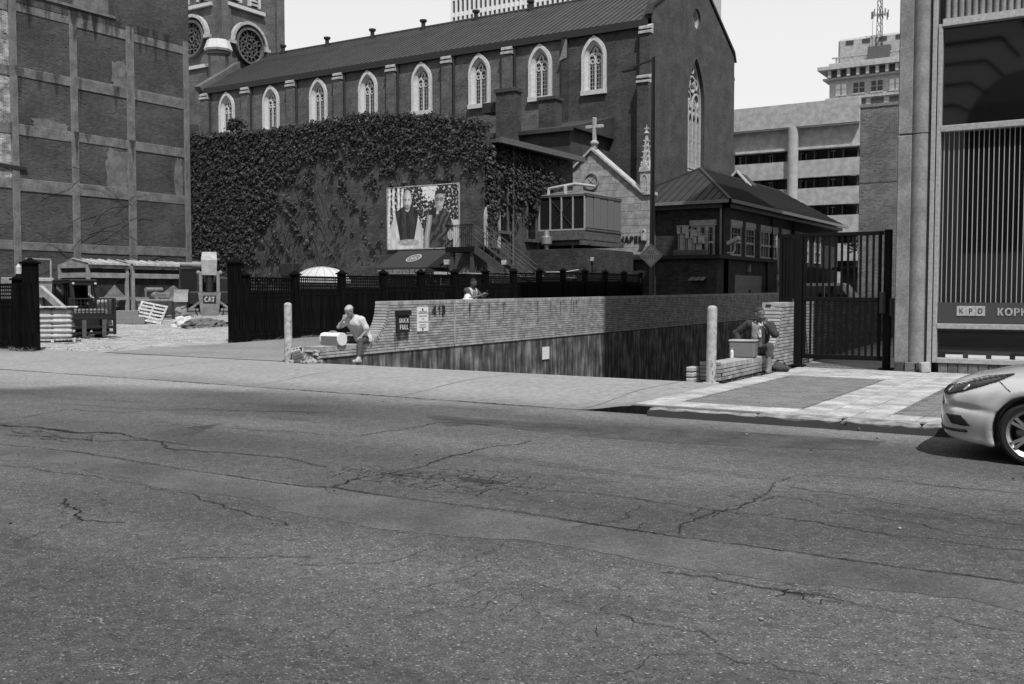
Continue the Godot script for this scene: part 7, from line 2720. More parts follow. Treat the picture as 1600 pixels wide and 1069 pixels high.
		for k in range(0, n, 3):
			var a := z0 - (z0 - z1) * k / n
			b.bar(Vector3(X1 + 0.12, 3.24, a), Vector3((X0 + X1) / 2, 3.48, a), 0.05, 0.05)
		b.bar(Vector3(X1 + 0.13, 3.2, z0), Vector3(X1 + 0.13, 3.2, z1), 0.07, 0.1)
		mi("cover_rib", b, M.dull_white, t)
	t = thing("scaffold_frame", "thin pale scaffold frame standing left of the hoppers", "scaffold", Vector3(-46.2, 0.3, -29.6))
	b = MB.new()
	for z in [-28.9, -30.2]: b.bar(Vector3(-46, 0.2, z), Vector3(-46, 3.45, z), 0.05, 0.05)
	for yy in [0.8, 2.3, 3.42]: b.bar(Vector3(-46, yy, -28.9), Vector3(-46, yy, -30.2), 0.05, 0.05)
	mi("frame", b, M.limestone, t)
	t = thing("engine_bench", "small engine standing on a bench under the right hopper", "engine", Vector3(-43.0, 0.3, -34.2))
	b = MB.new()
	b.bev(Vector3(-43.4, 1.3, -35.5), Vector3(-42.6, 1.42, -33.2), 0.02)
	for z in [-35.4, -33.3]: b.box(Vector3(-43.3, 0.25, z - 0.04), Vector3(-42.7, 1.3, z + 0.04))
	mi("bench", b, M.hopper, t)
	b = MB.new()
	b.bev(Vector3(-43.2, 1.42, -34.9), Vector3(-42.8, 1.75, -34.2), 0.05)
	b.cyl(Vector3(-42.75, 1.6, -34.0), Vector3(-43.2, 1.6, -34.0), 0.2, 0.2, 14)
	b.cyl(Vector3(-43.0, 1.9, -34.5), Vector3(-43.0, 1.9, -33.5), 0.12, 0.12, 12)
	b.bar(Vector3(-43, 1.4, -33.5), Vector3(-43, 1.9, -33.5), 0.06, 0.06)
	mi("motor", b, M.machine_grey, t)

	# ---- telehandler
	var ty := lot_y(-30) + 0.02
	t = local_thing("telehandler", "telescopic handler facing the street with big lugged tyre and boom", "telehandler", Vector3(-34.45, ty, -30.2), 0.83)
	for s in [-1, 1]:
		wheel(t, side_axle(Vector3(s * 1.18, 0.68, 0.3)), 0.66, 0.5, 12, "wheel", M.dusty_rubber)
		wheel(t, side_axle(Vector3(s * 1.18, 0.68, -2.7)), 0.66, 0.5, 12, "wheel", M.dusty_rubber)
		b = MB.new()
		b.prism(PackedVector2Array([Vector2(-0.78, 1.05), Vector2(-0.55, 1.42), Vector2(0.3, 1.58), Vector2(0.5, 1.46), Vector2(0.62, 1.27), Vector2(0.52, 1.25), Vector2(0.35, 1.38), Vector2(-0.3, 1.45), Vector2(-0.6, 1.05)]), facing_x(Vector3(s * 1.18 - 0.29, 0, 0.3)), 0.0, 0.58)
		mi("mudguard", b, M.machine_grey, t)
	b = MB.new()
	b.bev(Vector3(-0.9, 0.55, -3.2), Vector3(0.9, 1.25, 0.1), 0.06)
	b.bev(Vector3(-0.45, 1.2, -3.1), Vector3(1.25, 2.15, -0.5), 0.08)
	b.bev(Vector3(-0.9, 0.9, -0.6), Vector3(0.9, 1.5, 0.55), 0.06)
	mi("chassis", b, M.machine_dark, t)
	b = MB.new()
	b.cyl(Vector3(-1.1, 0.68, 0.3), Vector3(1.1, 0.68, 0.3), 0.14, 0.14, 12)
	mi("axle", b, M.machine_grey, t)
	b = MB.new()
	for q in [[-1.28, 0.0], [-0.52, 0.0], [-1.28, -1.3], [-0.52, -1.3]]: b.bar(Vector3(q[0], 1.3, q[1] - 0.1), Vector3(q[0] * 0.97, 2.45, q[1] - 0.25), 0.08, 0.08)
	b.bev(Vector3(-1.32, 2.42, -1.7), Vector3(-0.48, 2.55, -0.2), 0.04)
	b.bev(Vector3(-1.3, 0.95, -1.6), Vector3(-0.5, 1.3, 0.0), 0.04)
	mi("cab", b, M.machine_dark, t)
	b = MB.new()
	b.box(Vector3(-1.24, 1.3, -0.16), Vector3(-0.55, 2.42, -0.14))
	b.box(Vector3(-1.24, 1.3, -1.5), Vector3(-0.55, 2.42, -1.48))
	mi("windscreen", b, M.dark_glass, t)
	b = MB.new()
	b.bev(Vector3(-1.1, 1.35, -1.2), Vector3(-0.7, 1.9, -0.95), 0.06)
	mi("seat", b, M.machine_dark, t)
	b = MB.new()
	b.cyl(Vector3(-1.25, 2.68, -0.3), Vector3(-0.35, 2.66, -0.3), 0.11, 0.11, 12)
	b.cyl(Vector3(-0.75, 2.66, -0.3), Vector3(-0.35, 2.65, -0.3), 0.16, 0.16, 12)
	mi("tank", b, M.machine_grey, t)
	b = MB.new()
	b.prism(PackedVector2Array([Vector2(-0.47, 1.45), Vector2(-0.36, 0.45), Vector2(0.36, 0.45), Vector2(0.47, 1.45)]), Transform3D(Basis.IDENTITY, Vector3(0, 0, 0.85)), 0.0, 0.12)
	var cp := mi("carriage_plate", b, M.machine_grey, t)
	b = MB.new()
	b.bev(Vector3(-0.27, 0.98, 0.97), Vector3(0.27, 1.32, 0.985), 0.006)
	mi("badge", b, M.print_black, cp)
	text("CAT", 0.22, 0.008, M.white_paint, cp, Transform3D(Basis.IDENTITY, Vector3(0, 1.16, 0.99)), "lettering", 0.42)
	b = MB.new()
	b.prism(PackedVector2Array([Vector2(-0.10, 1.02), Vector2(0.0, 1.13), Vector2(0.10, 1.02)]), Transform3D(Basis.IDENTITY, Vector3(0.02, 0.04, 0.99)), 0.004, 0.007)
	mi("badge_wedge", b, M.machine_grey, cp)
	for s in [-1, 1]:
		b = MB.new()
		b.bev(Vector3(s * 0.36 - 0.07, 1.45, 0.75), Vector3(s * 0.36 + 0.07, 2.35, 0.95), 0.02)
		b.ball(Vector3(s * 0.45, 2.3, 0.85), Vector3(0.1, 0.1, 0.1), 10, 6)
		mi("fork_bracket", b, M.machine_grey, t)
		b = MB.new()
		b.bar(Vector3(s * 0.40, 1.05, 0.8), Vector3(s * 0.85, 0.72, 0.75), 0.1, 0.1)
		mi("strut", b, M.machine_grey, t)
		b = MB.new()
		for k in 5: b.ball(Vector3(s * 0.52 + 0.06 * s * sin(k * 0.8), 0.9 - k * 0.1, 0.9), Vector3(0.025, 0.06, 0.025), 6, 4)
		mi("hose", b, M.machine_dark, t)
	b = MB.new()
	b.cyl(Vector3(0, 1.35, 0.78), Vector3(0, 2.4, 0.72), 0.17, 0.17, 12)
	b.cyl(Vector3(-0.5, 2.28, 0.82), Vector3(0.5, 2.28, 0.82), 0.07, 0.07, 10)
	mi("ram", b, M.machine_dark, t)
	b = MB.new()
	b.hexa([Vector3(-0.3, 2.2, 0.95), Vector3(0.3, 2.2, 0.95), Vector3(0.26, 2.4, -0.6), Vector3(-0.26, 2.4, -0.6), Vector3(-0.33, 2.85, 1.0), Vector3(0.33, 2.85, 1.0), Vector3(0.3, 3.22, 0.3), Vector3(-0.3, 3.22, 0.3)])
	b.box(Vector3(-0.22, 1.9, -3.2), Vector3(0.22, 2.4, 0.3))
	mi("boom", b, M.machine_light, t)
	b = MB.new()
	b.box(Vector3(-0.95, 0.5, 0.75), Vector3(0.95, 0.6, 0.85))
	mi("fork_bar", b, M.machine_grey, t)
	# torn bag with rubble before it
	for q in [["torn_bag", "white torn builder's bag slumped before the telehandler", "bag", -34.2, -28.55, 0.55, 0.42, M.tarp, 61, 0.83], ["debris_heap", "heap of dark plastic sheeting beside the torn white bag", "debris", -33.35, -28.95, 0.95, 0.36, M.tarp_dark, 62, 0.83]]:
		var f := noise(1.6, 4, FastNoiseLite.TYPE_SIMPLEX_SMOOTH, q[8])
		b = MB.new()
		b.ball(Vector3.ZERO, Vector3(q[5], q[6], q[5] * 0.7), 26, 16)
		for i in b.v.size():
			var p := b.v[i]
			var s := 1.0 + 0.42 * f.get_noise_3dv(p * 2.2)
			p = p * s
			p.y = maxf(p.y, -0.02)
			b.v[i] = Vector3(q[3], lot_y(q[4]) + 0.02, q[4]) + p.rotated(Vector3.UP, q[9])
		refacet(b)
		tag(mi(q[0], b, q[7], self, Vector3(q[3], lot_y(q[4]), q[4])), q[1], q[2])
	# pallet leaning on a block, cartons
	t = local_thing("wooden_pallet", "pale wooden pallet leaning on its edge before the hoppers", "pallet", Vector3(-38.6, lot_y(-30.2) + 0.05, -30.6), 0.72)
	t.rotation = Vector3(0.95, 0.75, 0.0)
	t.rotate_object_local(Vector3.UP, -0.25)
	pallet_parts(t, 1.25, 1.05)
	t.position += Vector3(-0.15, 0.42, 0.12)
	for q in [[-39.6, -29.9, 0.5, 0.62, "large grey carton on the gravel beside the leaning pallet"], [-39.0, -30.0, 0.28, 0.34, "small carton nearest the leaning pallet"], [-39.35, -29.75, 0.24, 0.3, "small carton in front of the large grey carton"]]:
		b = MB.new()
		b.bev(Vector3(-q[2], 0, -q[2] * 0.8), Vector3(q[2], q[3], q[2] * 0.8), 0.015, Transform3D(Basis(Vector3.UP, 0.7), Vector3(q[0], lot_y(q[1]) + 0.02, q[1])))
		tag(mi("carton", b, M.cardboard, self, Vector3(q[0], lot_y(q[1]), q[1])), q[4], "carton", "cartons by the pallet")
	t = thing("pale_crate", "pale plywood crate standing behind the skid steer", "crate", Vector3(-37.5, 0.4, -24))
	b = MB.new()
	b.bev(Vector3(-38.2, 0.25, -24.4), Vector3(-37.0, 2.35, -22.9), 0.03)
	mi("box", b, M.hopper, t)
	b = MB.new()
	for yy in [0.3, 1.25, 2.2]: b.bev(Vector3(-36.99, yy, -24.4), Vector3(-36.95, yy + 0.12, -22.9), 0.01)
	mi("batten", b, M.bare_wood, t)
	# white ribbed canopy behind the fence
	t = thing("white_canopy", "white ribbed dome canopy showing over the lattice fence", "canopy", Vector3(-29.3, 0.3, -32))
	b = MB.new()
	b.ball(Vector3(-29.5, 2.15, -32), Vector3(1.35, 0.70, 1.0), 32, 14, Transform3D.IDENTITY, 0.0, 0.5)
	mi("cover", b, M.tarp, t)
	b = MB.new()
	for k in 9:
		var a := PI * (k + 0.5) / 9
		var cx := -29.5 + cos(a) * 1.35
		var last := Vector3(cx, 2.15, -32 + 1.0 * sin(a) * 1.0)
		for s in 7:
			var e := (s + 1) / 7.0 * PI / 2
			var nx := Vector3(-29.5 + cos(a) * 1.36 * cos(e), 2.15 + 0.71 * sin(e), -32 + 1.01 * sin(a) * cos(e))
			b.bar(last, nx, 0.025, 0.025)
			last = nx
	mi("rib", b, M.limestone, t)
	for q in [[-1.1, -0.5], [1.1, -0.5], [-1.1, 0.5], [1.1, 0.5]]:
		b = MB.new()
		b.cyl(Vector3(-29.5 + q[0], 0.2, -32 + q[1]), Vector3(-29.5 + q[0], 2.25, -32 + q[1]), 0.03, 0.03, 8)
		mi("leg", b, M.zinc, t)

func refacet(b: MB) -> void:
	for i in range(0, b.v.size(), 3):
		var m := -(b.v[i + 1] - b.v[i]).cross(b.v[i + 2] - b.v[i]).normalized()
		b.n[i] = m
		b.n[i + 1] = m
		b.n[i + 2] = m

func pallet_parts(t: Node3D, l: float, w: float) -> void:
	for k in 6:
		var b := MB.new()
		var z := -w / 2 + 0.05 + k * (w - 0.1) / 5
		b.bev(Vector3(-l / 2, 0.11, z - 0.05), Vector3(l / 2, 0.13, z + 0.05), 0.004)
		mi("deck_board", b, M.bare_wood, t)
	for k in 3:
		var b := MB.new()
		var x := -l / 2 + 0.05 + k * (l - 0.1) / 2
		b.bev(Vector3(x - 0.045, 0.02, -w / 2), Vector3(x + 0.045, 0.11, w / 2), 0.005)
		mi("bearer", b, M.bare_wood, t)
		b = MB.new()
		var z := -w / 2 + 0.06 + k * (w - 0.12) / 2
		b.bev(Vector3(-l / 2, 0.0, z - 0.05), Vector3(l / 2, 0.02, z + 0.05), 0.004)
		mi("base_board", b, M.bare_wood, t)


# ---------------------------------------------------------------- shapes from fields
# a skin over the zero level of a field sampled on a grid, one corner per crossed cell
func nets(f: PackedFloat32Array, n: Vector3i, lo: Vector3, cell: float, b: MB) -> void:
	var sx := 1
	var sy := n.x
	var sz := n.x * n.y
	var at := {}
	var pos := PackedVector3Array()
	var nor := PackedVector3Array()
	var off := [0, sx, sy, sx + sy, sz, sx + sz, sy + sz, sx + sy + sz]
	var cor := [Vector3(0, 0, 0), Vector3(1, 0, 0), Vector3(0, 1, 0), Vector3(1, 1, 0), Vector3(0, 0, 1), Vector3(1, 0, 1), Vector3(0, 1, 1), Vector3(1, 1, 1)]
	var eds := [[0, 1], [2, 3], [4, 5], [6, 7], [0, 2], [1, 3], [4, 6], [5, 7], [0, 4], [1, 5], [2, 6], [3, 7]]
	for z in n.z - 1:
		for y in n.y - 1:
			var row := z * sz + y * sy
			for x in n.x - 1:
				var i := row + x
				var a := f[i]
				if a > cell * 3.0 or a < -cell * 3.0: continue
				var neg := 0
				for k in 8:
					if f[i + off[k]] < 0.0: neg += 1
				if neg == 0 or neg == 8: continue
				var s := Vector3.ZERO
				var m := 0
				for e in eds:
					var p: float = f[i + off[e[0]]]
					var q: float = f[i + off[e[1]]]
					if (p < 0.0) != (q < 0.0):
						s += (cor[e[0]] as Vector3).lerp(cor[e[1]], p / (p - q))
						m += 1
				s /= m
				var g := Vector3.ZERO
				for k in 8:
					var w: float = f[i + off[k]]
					g += ((cor[k] as Vector3) * 2.0 - Vector3.ONE) * w
				at[i] = pos.size()
				pos.append(lo + (Vector3(x, y, z) + s) * cell)
				nor.append(g.normalized())
	for z in range(1, n.z - 1):
		for y in range(1, n.y - 1):
			var row := z * sz + y * sy
			for x in range(1, n.x - 1):
				var i := row + x
				var a := f[i]
				if a > cell * 3.0 or a < -cell * 3.0: continue
				for ax in 3:
					var st: int = [sx, sy, sz][ax]
					var c := f[i + st]
					if (a < 0.0) == (c < 0.0): continue
					var u: int = [sy, sz, sx][ax]
					var v: int = [sz, sx, sy][ax]
					var q := [at.get(i - u - v, -1), at.get(i - v, -1), at.get(i, -1), at.get(i - u, -1)]
					if -1 in q: continue
					if a >= 0.0: q.reverse()
					b.tri(pos[q[0]], pos[q[1]], pos[q[2]], nor[q[0]], nor[q[1]], nor[q[2]])
					b.tri(pos[q[0]], pos[q[2]], pos[q[3]], nor[q[0]], nor[q[2]], nor[q[3]])

# tapered limbs joined softly; each is [from, to, radius, radius]; cuts are [point, outward direction]
func blob(b: MB, limbs: Array, cell: float, k: float, cuts := []) -> void:
	var lo := Vector3.ONE * 1e6
	var hi := -lo
	for l in limbs:
		var r := maxf(l[2], l[3]) + cell * 3
		for p in [l[0], l[1]]:
			lo = lo.min(p - Vector3.ONE * r)
			hi = hi.max(p + Vector3.ONE * r)
	var n := Vector3i(((hi - lo) / cell).ceil()) + Vector3i.ONE
	var f := PackedFloat32Array()
	f.resize(n.x * n.y * n.z)
	f.fill(10.0)
	for l in limbs:
		var a: Vector3 = l[0]
		var e: Vector3 = l[1]
		var ra: float = l[2]
		var rb: float = l[3]
		var d := e - a
		var dd := maxf(d.length_squared(), 1e-9)
		var r := maxf(ra, rb) + cell * 3 + k
		var p0 := Vector3i(((a.min(e) - Vector3.ONE * r - lo) / cell).floor()).clamp(Vector3i.ZERO, n - Vector3i.ONE)
		var p1 := Vector3i(((a.max(e) + Vector3.ONE * r - lo) / cell).ceil()).clamp(Vector3i.ZERO, n - Vector3i.ONE)
		for z in range(p0.z, p1.z + 1):
			for y in range(p0.y, p1.y + 1):
				var i := (z * n.y + y) * n.x + p0.x
				for x in range(p0.x, p1.x + 1):
					var p := lo + Vector3(x, y, z) * cell - a
					var t := clampf(p.dot(d) / dd, 0, 1)
					var v := (p - d * t).length() - lerpf(ra, rb, t)
					var o := f[i]
					var h := k - absf(o - v)
					f[i] = minf(o, v) - (h * h / (4 * k) if h > 0 else 0.0)
					i += 1
	for c in cuts:
		var i := 0
		for z in n.z:
			for y in n.y:
				for x in n.x:
					if f[i] < cell * 4: f[i] = maxf(f[i], (lo + Vector3(x, y, z) * cell - c[0]).dot(c[1]))
					i += 1
	nets(f, n, lo, cell, b)

# cloth folds: push the skin in and out along its normals
func ruffle(b: MB, amp: float, freq: float, sd: int) -> void:
	var f := noise(freq, 3, FastNoiseLite.TYPE_SIMPLEX_SMOOTH, sd)
	for i in b.v.size():
		var p := b.v[i]
		var s := absf(f.get_noise_3d(p.x, p.y * 0.6, p.z)) - 0.25
		b.v[i] = p + b.n[i] * s * amp
	# fresh normals, smoothed where corners coincide
	var acc := {}
	for i in range(0, b.v.size(), 3):
		var m := -(b.v[i + 1] - b.v[i]).cross(b.v[i + 2] - b.v[i])
		for k in 3:
			var key := Vector3i((b.v[i + k] * 4000.0).round())
			acc[key] = acc.get(key, Vector3.ZERO) + m
	for i in b.v.size():
		b.n[i] = (acc[Vector3i((b.v[i] * 4000.0).round())] as Vector3).normalized()

# ---------------------------------------------------------------- the car
func curve(pts: Array, x: float) -> float:
	if x <= pts[0].x: return pts[0].y
	for i in pts.size() - 1:
		if x <= pts[i + 1].x:
			var t: float = (x - pts[i].x) / (pts[i + 1].x - pts[i].x)
			var t2: float = t * t * (3 - 2 * t)
			return lerpf(pts[i].y, pts[i + 1].y, lerpf(t, t2, 0.35))
	return pts[pts.size() - 1].y

func smax(a: float, b: float, k: float) -> float:
	var h := maxf(k - absf(a - b), 0.0)
	return maxf(a, b) + h * h / (4 * k)

var car_top := []
var car_w := []
var car_nose := []

func car_field(p: Vector3) -> float:
	var az := absf(p.z)
	var top := curve(car_top, p.x) - 0.16 * pow(az / 0.9, 3.0) * (1.0 if p.x < 1.3 else 0.4)
	var w := curve(car_w, p.x)
	w -= 0.30 * smooth01(0.92, 1.46, p.y)
	w -= 0.05 * smooth01(0.45, 0.17, p.y)
	w -= 0.022 * exp(-pow((p.y - 0.56) / 0.07, 2)) * smooth01(0.9, 1.5, p.x)
	var f := smax(p.y - top, az - w, 0.12)
	f = smax(f, curve(car_nose, p.y) + 0.34 * pow(az / 0.86, 3.2) * 0.55 - p.x, 0.07)
	f = smax(f, p.x - 4.45, 0.2)
	f = smax(f, 0.17 + 0.05 * smooth01(0.5, 0.0, p.x) - p.y, 0.05)
	# flared arches and the wells
	for wx in [0.94, 3.58]:
		var d := Vector2(p.x - wx, p.y - 0.335).length()
		f -= 0.016 * exp(-pow((d - 0.42) / 0.05, 2)) * smooth01(0.6, 0.8, az)
		f = maxf(f, -maxf(d - 0.375, 0.55 - az))
	# the crease under the lamps and the pocket at the corner
	f += 0.022 * exp(-pow((p.y - 0.575 + 0.1 * p.x) / 0.035, 2)) * smooth01(0.75, 0.3, p.x) * smooth01(0.25, 0.5, az)
	return f

func in_poly(pts: Array, x: float, y: float) -> float:
	var q := Vector2(x, y)
	var best := 1e9
	var inside := false
	for i in pts.size():
		var a: Vector2 = pts[i]
		var e: Vector2 = pts[(i + 1) % pts.size()]
		best = minf(best, q.distance_to(Geometry2D.get_closest_point_to_segment(q, a, e)))
		if (a.y > y) != (e.y > y) and x < (e.x - a.x) * (y - a.y) / (e.y - a.y) + a.x: inside = not inside
	return -best if inside else best

func sample(lo: Vector3, hi: Vector3, cell: float, fn: Callable) -> MB:
	var n := Vector3i(((hi - lo) / cell).ceil()) + Vector3i.ONE
	var f := PackedFloat32Array()
	f.resize(n.x * n.y * n.z)
	var i := 0
	for z in n.z:
		for y in n.y:
			for x in n.x:
				f[i] = fn.call(lo + Vector3(x, y, z) * cell)
				i += 1
	var b := MB.new()
	nets(f, n, lo, cell, b)
	return b

func mirrored(b: MB) -> MB:
	var m := MB.new()
	for i in range(0, b.v.size(), 3):
		for k in [0, 2, 1]:
			m.v.append(b.v[i + k] * Vector3(1, 1, -1))
			m.n.append(b.n[i + k] * Vector3(1, 1, -1))
			m.u.append(Vector2.ZERO)
	return m

func build_car() -> void:
	car_top = V([-0.1, 0.60, 0.0, 0.70, 0.10, 0.785, 0.35, 0.872, 0.75, 0.960, 1.2, 1.03, 1.4, 1.09, 2.05, 1.41, 2.5, 1.47, 3.2, 1.44, 3.8, 1.28, 4.15, 1.06, 4.35, 0.98, 4.45, 0.8])
	car_w = V([-0.1, 0.60, 0.0, 0.66, 0.2, 0.79, 0.45, 0.86, 0.9, 0.90, 3.6, 0.90, 4.1, 0.85, 4.45, 0.7])
	car_nose = V([0.1, 0.14, 0.2, 0.06, 0.3, 0.02, 0.45, 0.0, 0.58, 0.012, 0.68, 0.035, 0.76, 0.08, 0.9, 0.24])
	var t := local_thing("parked_car", "silver hatchback parked at the kerb, nose entering at the right edge", "car", Vector3(-1.74, 0.0, -11.97))
	# fine nose, coarser rear
	var nose := sample(Vector3(-0.08, 0.08, -1.0), Vector3(1.36, 1.2, 1.0), 0.02, car_field)
	mi("front_body", nose, M.car_paint, t)
	var rear := sample(Vector3(1.28, 0.08, -1.0), Vector3(4.6, 1.56, 1.0), 0.04, func(p): return maxf(car_field(p), 1.335 - p.x))
	mi("body", rear, M.car_paint, t)
	var lamp := V([0.0, 0.675, 0.05, 0.735, 0.20, 0.795, 0.45, 0.862, 0.76, 0.915, 0.62, 0.84, 0.42, 0.765, 0.22, 0.70, 0.08, 0.655])
	var hl := sample(Vector3(-0.06, 0.58, 0.30), Vector3(0.86, 0.98, 0.98), 0.0125, func(p): return maxf(maxf(car_field(p) - 0.016, in_poly(lamp, p.x, p.y)), 0.40 - p.z + 0.25 * p.x))
	var l0 := mi("headlight", hl, M.lamp_dark, t)
	var l1 := mi("headlight", mirrored(hl), M.lamp_dark, t)
	var strip := V([0.16, 0.785, 0.45, 0.865, 0.76, 0.917, 0.50, 0.853, 0.2, 0.772])
	var cs := sample(Vector3(0.1, 0.7, 0.30), Vector3(0.86, 0.98, 0.98), 0.0125, func(p): return maxf(maxf(car_field(p) - 0.026, in_poly(strip, p.x, p.y)), 0.40 - p.z))
	mi("chrome_strip", cs, M.chrome, l0)
	mi("chrome_strip", mirrored(cs), M.chrome, l1)
	var refl := V([0.10, 0.70, 0.16, 0.76, 0.19, 0.765, 0.14, 0.70])
	var rf := sample(Vector3(0.0, 0.62, 0.30), Vector3(0.5, 0.86, 0.98), 0.0125, func(p): return maxf(maxf(car_field(p) - 0.024, minf(in_poly(refl, p.x, p.y), in_poly(refl, p.x - 0.17, p.y - 0.03))), 0.45 - p.z))
	mi("reflector", rf, M.chrome, l0)
	mi("reflector", mirrored(rf), M.chrome, l1)
	var gr := sample(Vector3(-0.06, 0.2, -0.62), Vector3(0.3, 0.72, 0.62), 0.02, func(p): return maxf(maxf(car_field(p) - 0.006, absf(p.z) - 0.5), minf(absf(p.y - 0.585) - 0.055, absf(p.y - 0.36) - 0.075)))
	mi("grille", gr, M.car_trim, t)
	var sp := sample(Vector3(-0.08, 0.1, -0.98), Vector3(0.62, 0.36, 0.98), 0.02, func(p): return maxf(maxf(car_field(p) - 0.016, absf(p.y - 0.315 + 0.04 * p.x) - 0.018), p.x - 0.34))
	mi("splitter", sp, M.car_trim, t)
	var bt := sample(Vector3(-0.04, 0.08, -0.98), Vector3(0.62, 0.34, 0.98), 0.02, func(p): return maxf(maxf(car_field(p - Vector3(0.03, 0.0, 0)) - 0.002, p.y - 0.205), p.x - 0.57))
	mi("air_dam", bt, M.car_trim, t)
	var pocket := V([0.10, 0.475, 0.27, 0.47, 0.37, 0.365, 0.30, 0.355, 0.17, 0.372])
	var pk := sample(Vector3(-0.04, 0.3, 0.4), Vector3(0.5, 0.54, 0.98), 0.0125, func(p): return maxf(maxf(car_field(p) - 0.010, in_poly(pocket, p.x, p.y)), 0.5 - p.z))
	mi("air_pocket", pk, M.car_trim, t)
	mi("air_pocket", mirrored(pk), M.car_trim, t)
	var gap := V([0.60, 0.845, 0.612, 0.845, 0.735, 0.74, 0.725, 0.735])
	var gp := sample(Vector3(0.5, 0.7, 0.6), Vector3(0.8, 0.9, 0.98), 0.01, func(p): return maxf(car_field(p) - 0.008, in_poly(gap, p.x, p.y)))
	mi("panel_gap", gp, M.car_trim, t)
	mi("panel_gap", mirrored(gp), M.car_trim, t)
	var sw := V([1.62, 1.03, 2.15, 1.345, 2.6, 1.39, 3.2, 1.37, 3.75, 1.12, 3.5, 1.05])
	var glass := sample(Vector3(1.2, 0.9, -0.95), Vector3(4.3, 1.52, 0.95), 0.045, func(p): return maxf(car_field(p) - 0.008, minf(in_poly(sw, p.x, p.y), maxf(maxf(absf(p.x - 1.75) - 0.36, absf(p.z) - 0.58), 1.07 - p.y))))
	mi("windows", glass, M.dark_glass, t)
	for q in [[0.94, 1], [3.58, 1], [0.94, -1], [3.58, -1]]:
		var s: float = q[1]
		var x := Transform3D(Basis(Vector3(1, 0, 0), s * PI / 2), Vector3(q[0], 0.325, s * 0.775))
		var b := MB.new()
		b.lathe([Vector2(0.2, -0.1), Vector2(0.29, -0.105), Vector2(0.322, -0.075), Vector2(0.325, 0.0), Vector2(0.322, 0.075), Vector2(0.29, 0.105), Vector2(0.245, 0.1), Vector2(0.245, 0.03)], 36, x, true)
		var wo := mi("wheel", b, M.black_rubber, t)
		b = MB.new()
		b.lathe([Vector2(0.205, 0.0), Vector2(0.215, 0.07), Vector2(0.248, 0.098), Vector2(0.252, 0.09), Vector2(0.252, -0.1)], 36, x, true)
		mi("rim", b, M.alloy, wo)
		b = MB.new()
		b.cyl(x * Vector3(0, -0.02, 0), x * Vector3(0, 0.01, 0), 0.16, 0.16, 24)
		mi("brake_disc", b, M.iron_grey, wo)
		for k in 5:
			for e in [-0.13, 0.13]:
				b = MB.new()
				var a: float = TAU * k / 5 + e
				var c: float = TAU * k / 5 + e * 0.4
				b.bar(x * Vector3(cos(c) * 0.05, 0.065, sin(c) * 0.05), x * Vector3(cos(a) * 0.225, 0.082, sin(a) * 0.225), 0.026, 0.03)
				mi("spoke", b, M.alloy, wo)
		b = MB.new()
		b.cyl(x * Vector3(0, 0.03, 0), x * Vector3(0, 0.085, 0), 0.065, 0.055, 18)
		mi("hub", b, M.alloy, wo)
		b = MB.new()
		b.cyl(x * Vector3(0, -0.24, 0), x * Vector3(0, -0.10, 0), 0.35, 0.35, 20)
		mi("wheel_well", b, M.car_trim, t)


# ---------------------------------------------------------------- people
# head about a centre between the ears; x.basis.z looks ahead, x.basis.y is the crown
func head_limbs(x: Transform3D, s := 1.0) -> Array:
	var r := []
	for q in [[0, 0.035, -0.022, 0, 0.03, 0.022, 0.083, 0.078], [0, 0.0, -0.015, 0, -0.02, 0.03, 0.074, 0.07], [0, -0.055, 0.03, 0, -0.085, 0.062, 0.055, 0.032],
			[-0.03, -0.045, 0.03, -0.03, -0.07, 0.045, 0.042, 0.034], [0.03, -0.045, 0.03, 0.03, -0.07, 0.045, 0.042, 0.034],
			[-0.03, 0.025, 0.082, 0.03, 0.025, 0.082, 0.016, 0.016], [0, 0.01, 0.088, 0, -0.024, 0.106, 0.010, 0.016], [-0.012, -0.028, 0.096, 0.012, -0.028, 0.096, 0.010, 0.010],
			[-0.02, -0.058, 0.088, 0.02, -0.058, 0.088, 0.010, 0.010], [-0.04, -0.012, 0.066, -0.045, -0.02, 0.06, 0.026, 0.024], [0.04, -0.012, 0.066, 0.045, -0.02, 0.06, 0.026, 0.024],
			[-0.083, 0.01, -0.01, -0.086, -0.03, -0.005, 0.016, 0.012], [0.083, 0.01, -0.01, 0.086, -0.03, -0.005, 0.016, 0.012]]:
		r.append([x * (Vector3(q[0], q[1], q[2]) * s), x * (Vector3(q[3], q[4], q[5]) * s), q[6] * s * x.basis.x.length(), q[7] * s * x.basis.x.length()])
	return r

# palm from the wrist along z, knuckles bend towards -y; the thumb leaves on the +x side times side
func hand_limbs(x: Transform3D, side: float, curl: float) -> Array:
	var r := []
	for k in 4:
		var px := side * (0.030 - k * 0.019)
		r.append([x * Vector3(px * 0.6, 0, 0.0), x * Vector3(px, 0, 0.085 - 0.006 * absf(k - 1.2)), 0.017, 0.012])
		var p := Vector3(px, 0, 0.088 - 0.006 * absf(k - 1.2))
		var a := curl * 0.8
		var ls: Array = [[0.040, 0.026, 0.02], [0.044, 0.029, 0.021], [0.041, 0.027, 0.02], [0.032, 0.02, 0.018]][k]
		for j in 3:
			var e: Vector3 = p + Vector3(side * 0.003 * (1.5 - k), -sin(a), cos(a)) * ls[j]
			r.append([x * p, x * e, 0.0098 - j * 0.0009, 0.0092 - j * 0.0012])
			p = e
			a += curl
	var t0 := Vector3(side * 0.026, -0.006, 0.022)
	var t1 := t0 + Vector3(side * 0.03, -0.012, 0.032)
	var t2 := t1 + Vector3(side * 0.012, -0.014 - 0.012 * curl, 0.028)
	r.append([x * t0, x * t1, 0.015, 0.0115])
	r.append([x * t1, x * t2, 0.0112, 0.0095])
	return r

func look(at: Vector3, ahead: Vector3, up: Vector3) -> Transform3D:
	var z := ahead.normalized()
	var xx := up.cross(z).normalized()
	return Transform3D(Basis(xx, z.cross(xx), z), at)

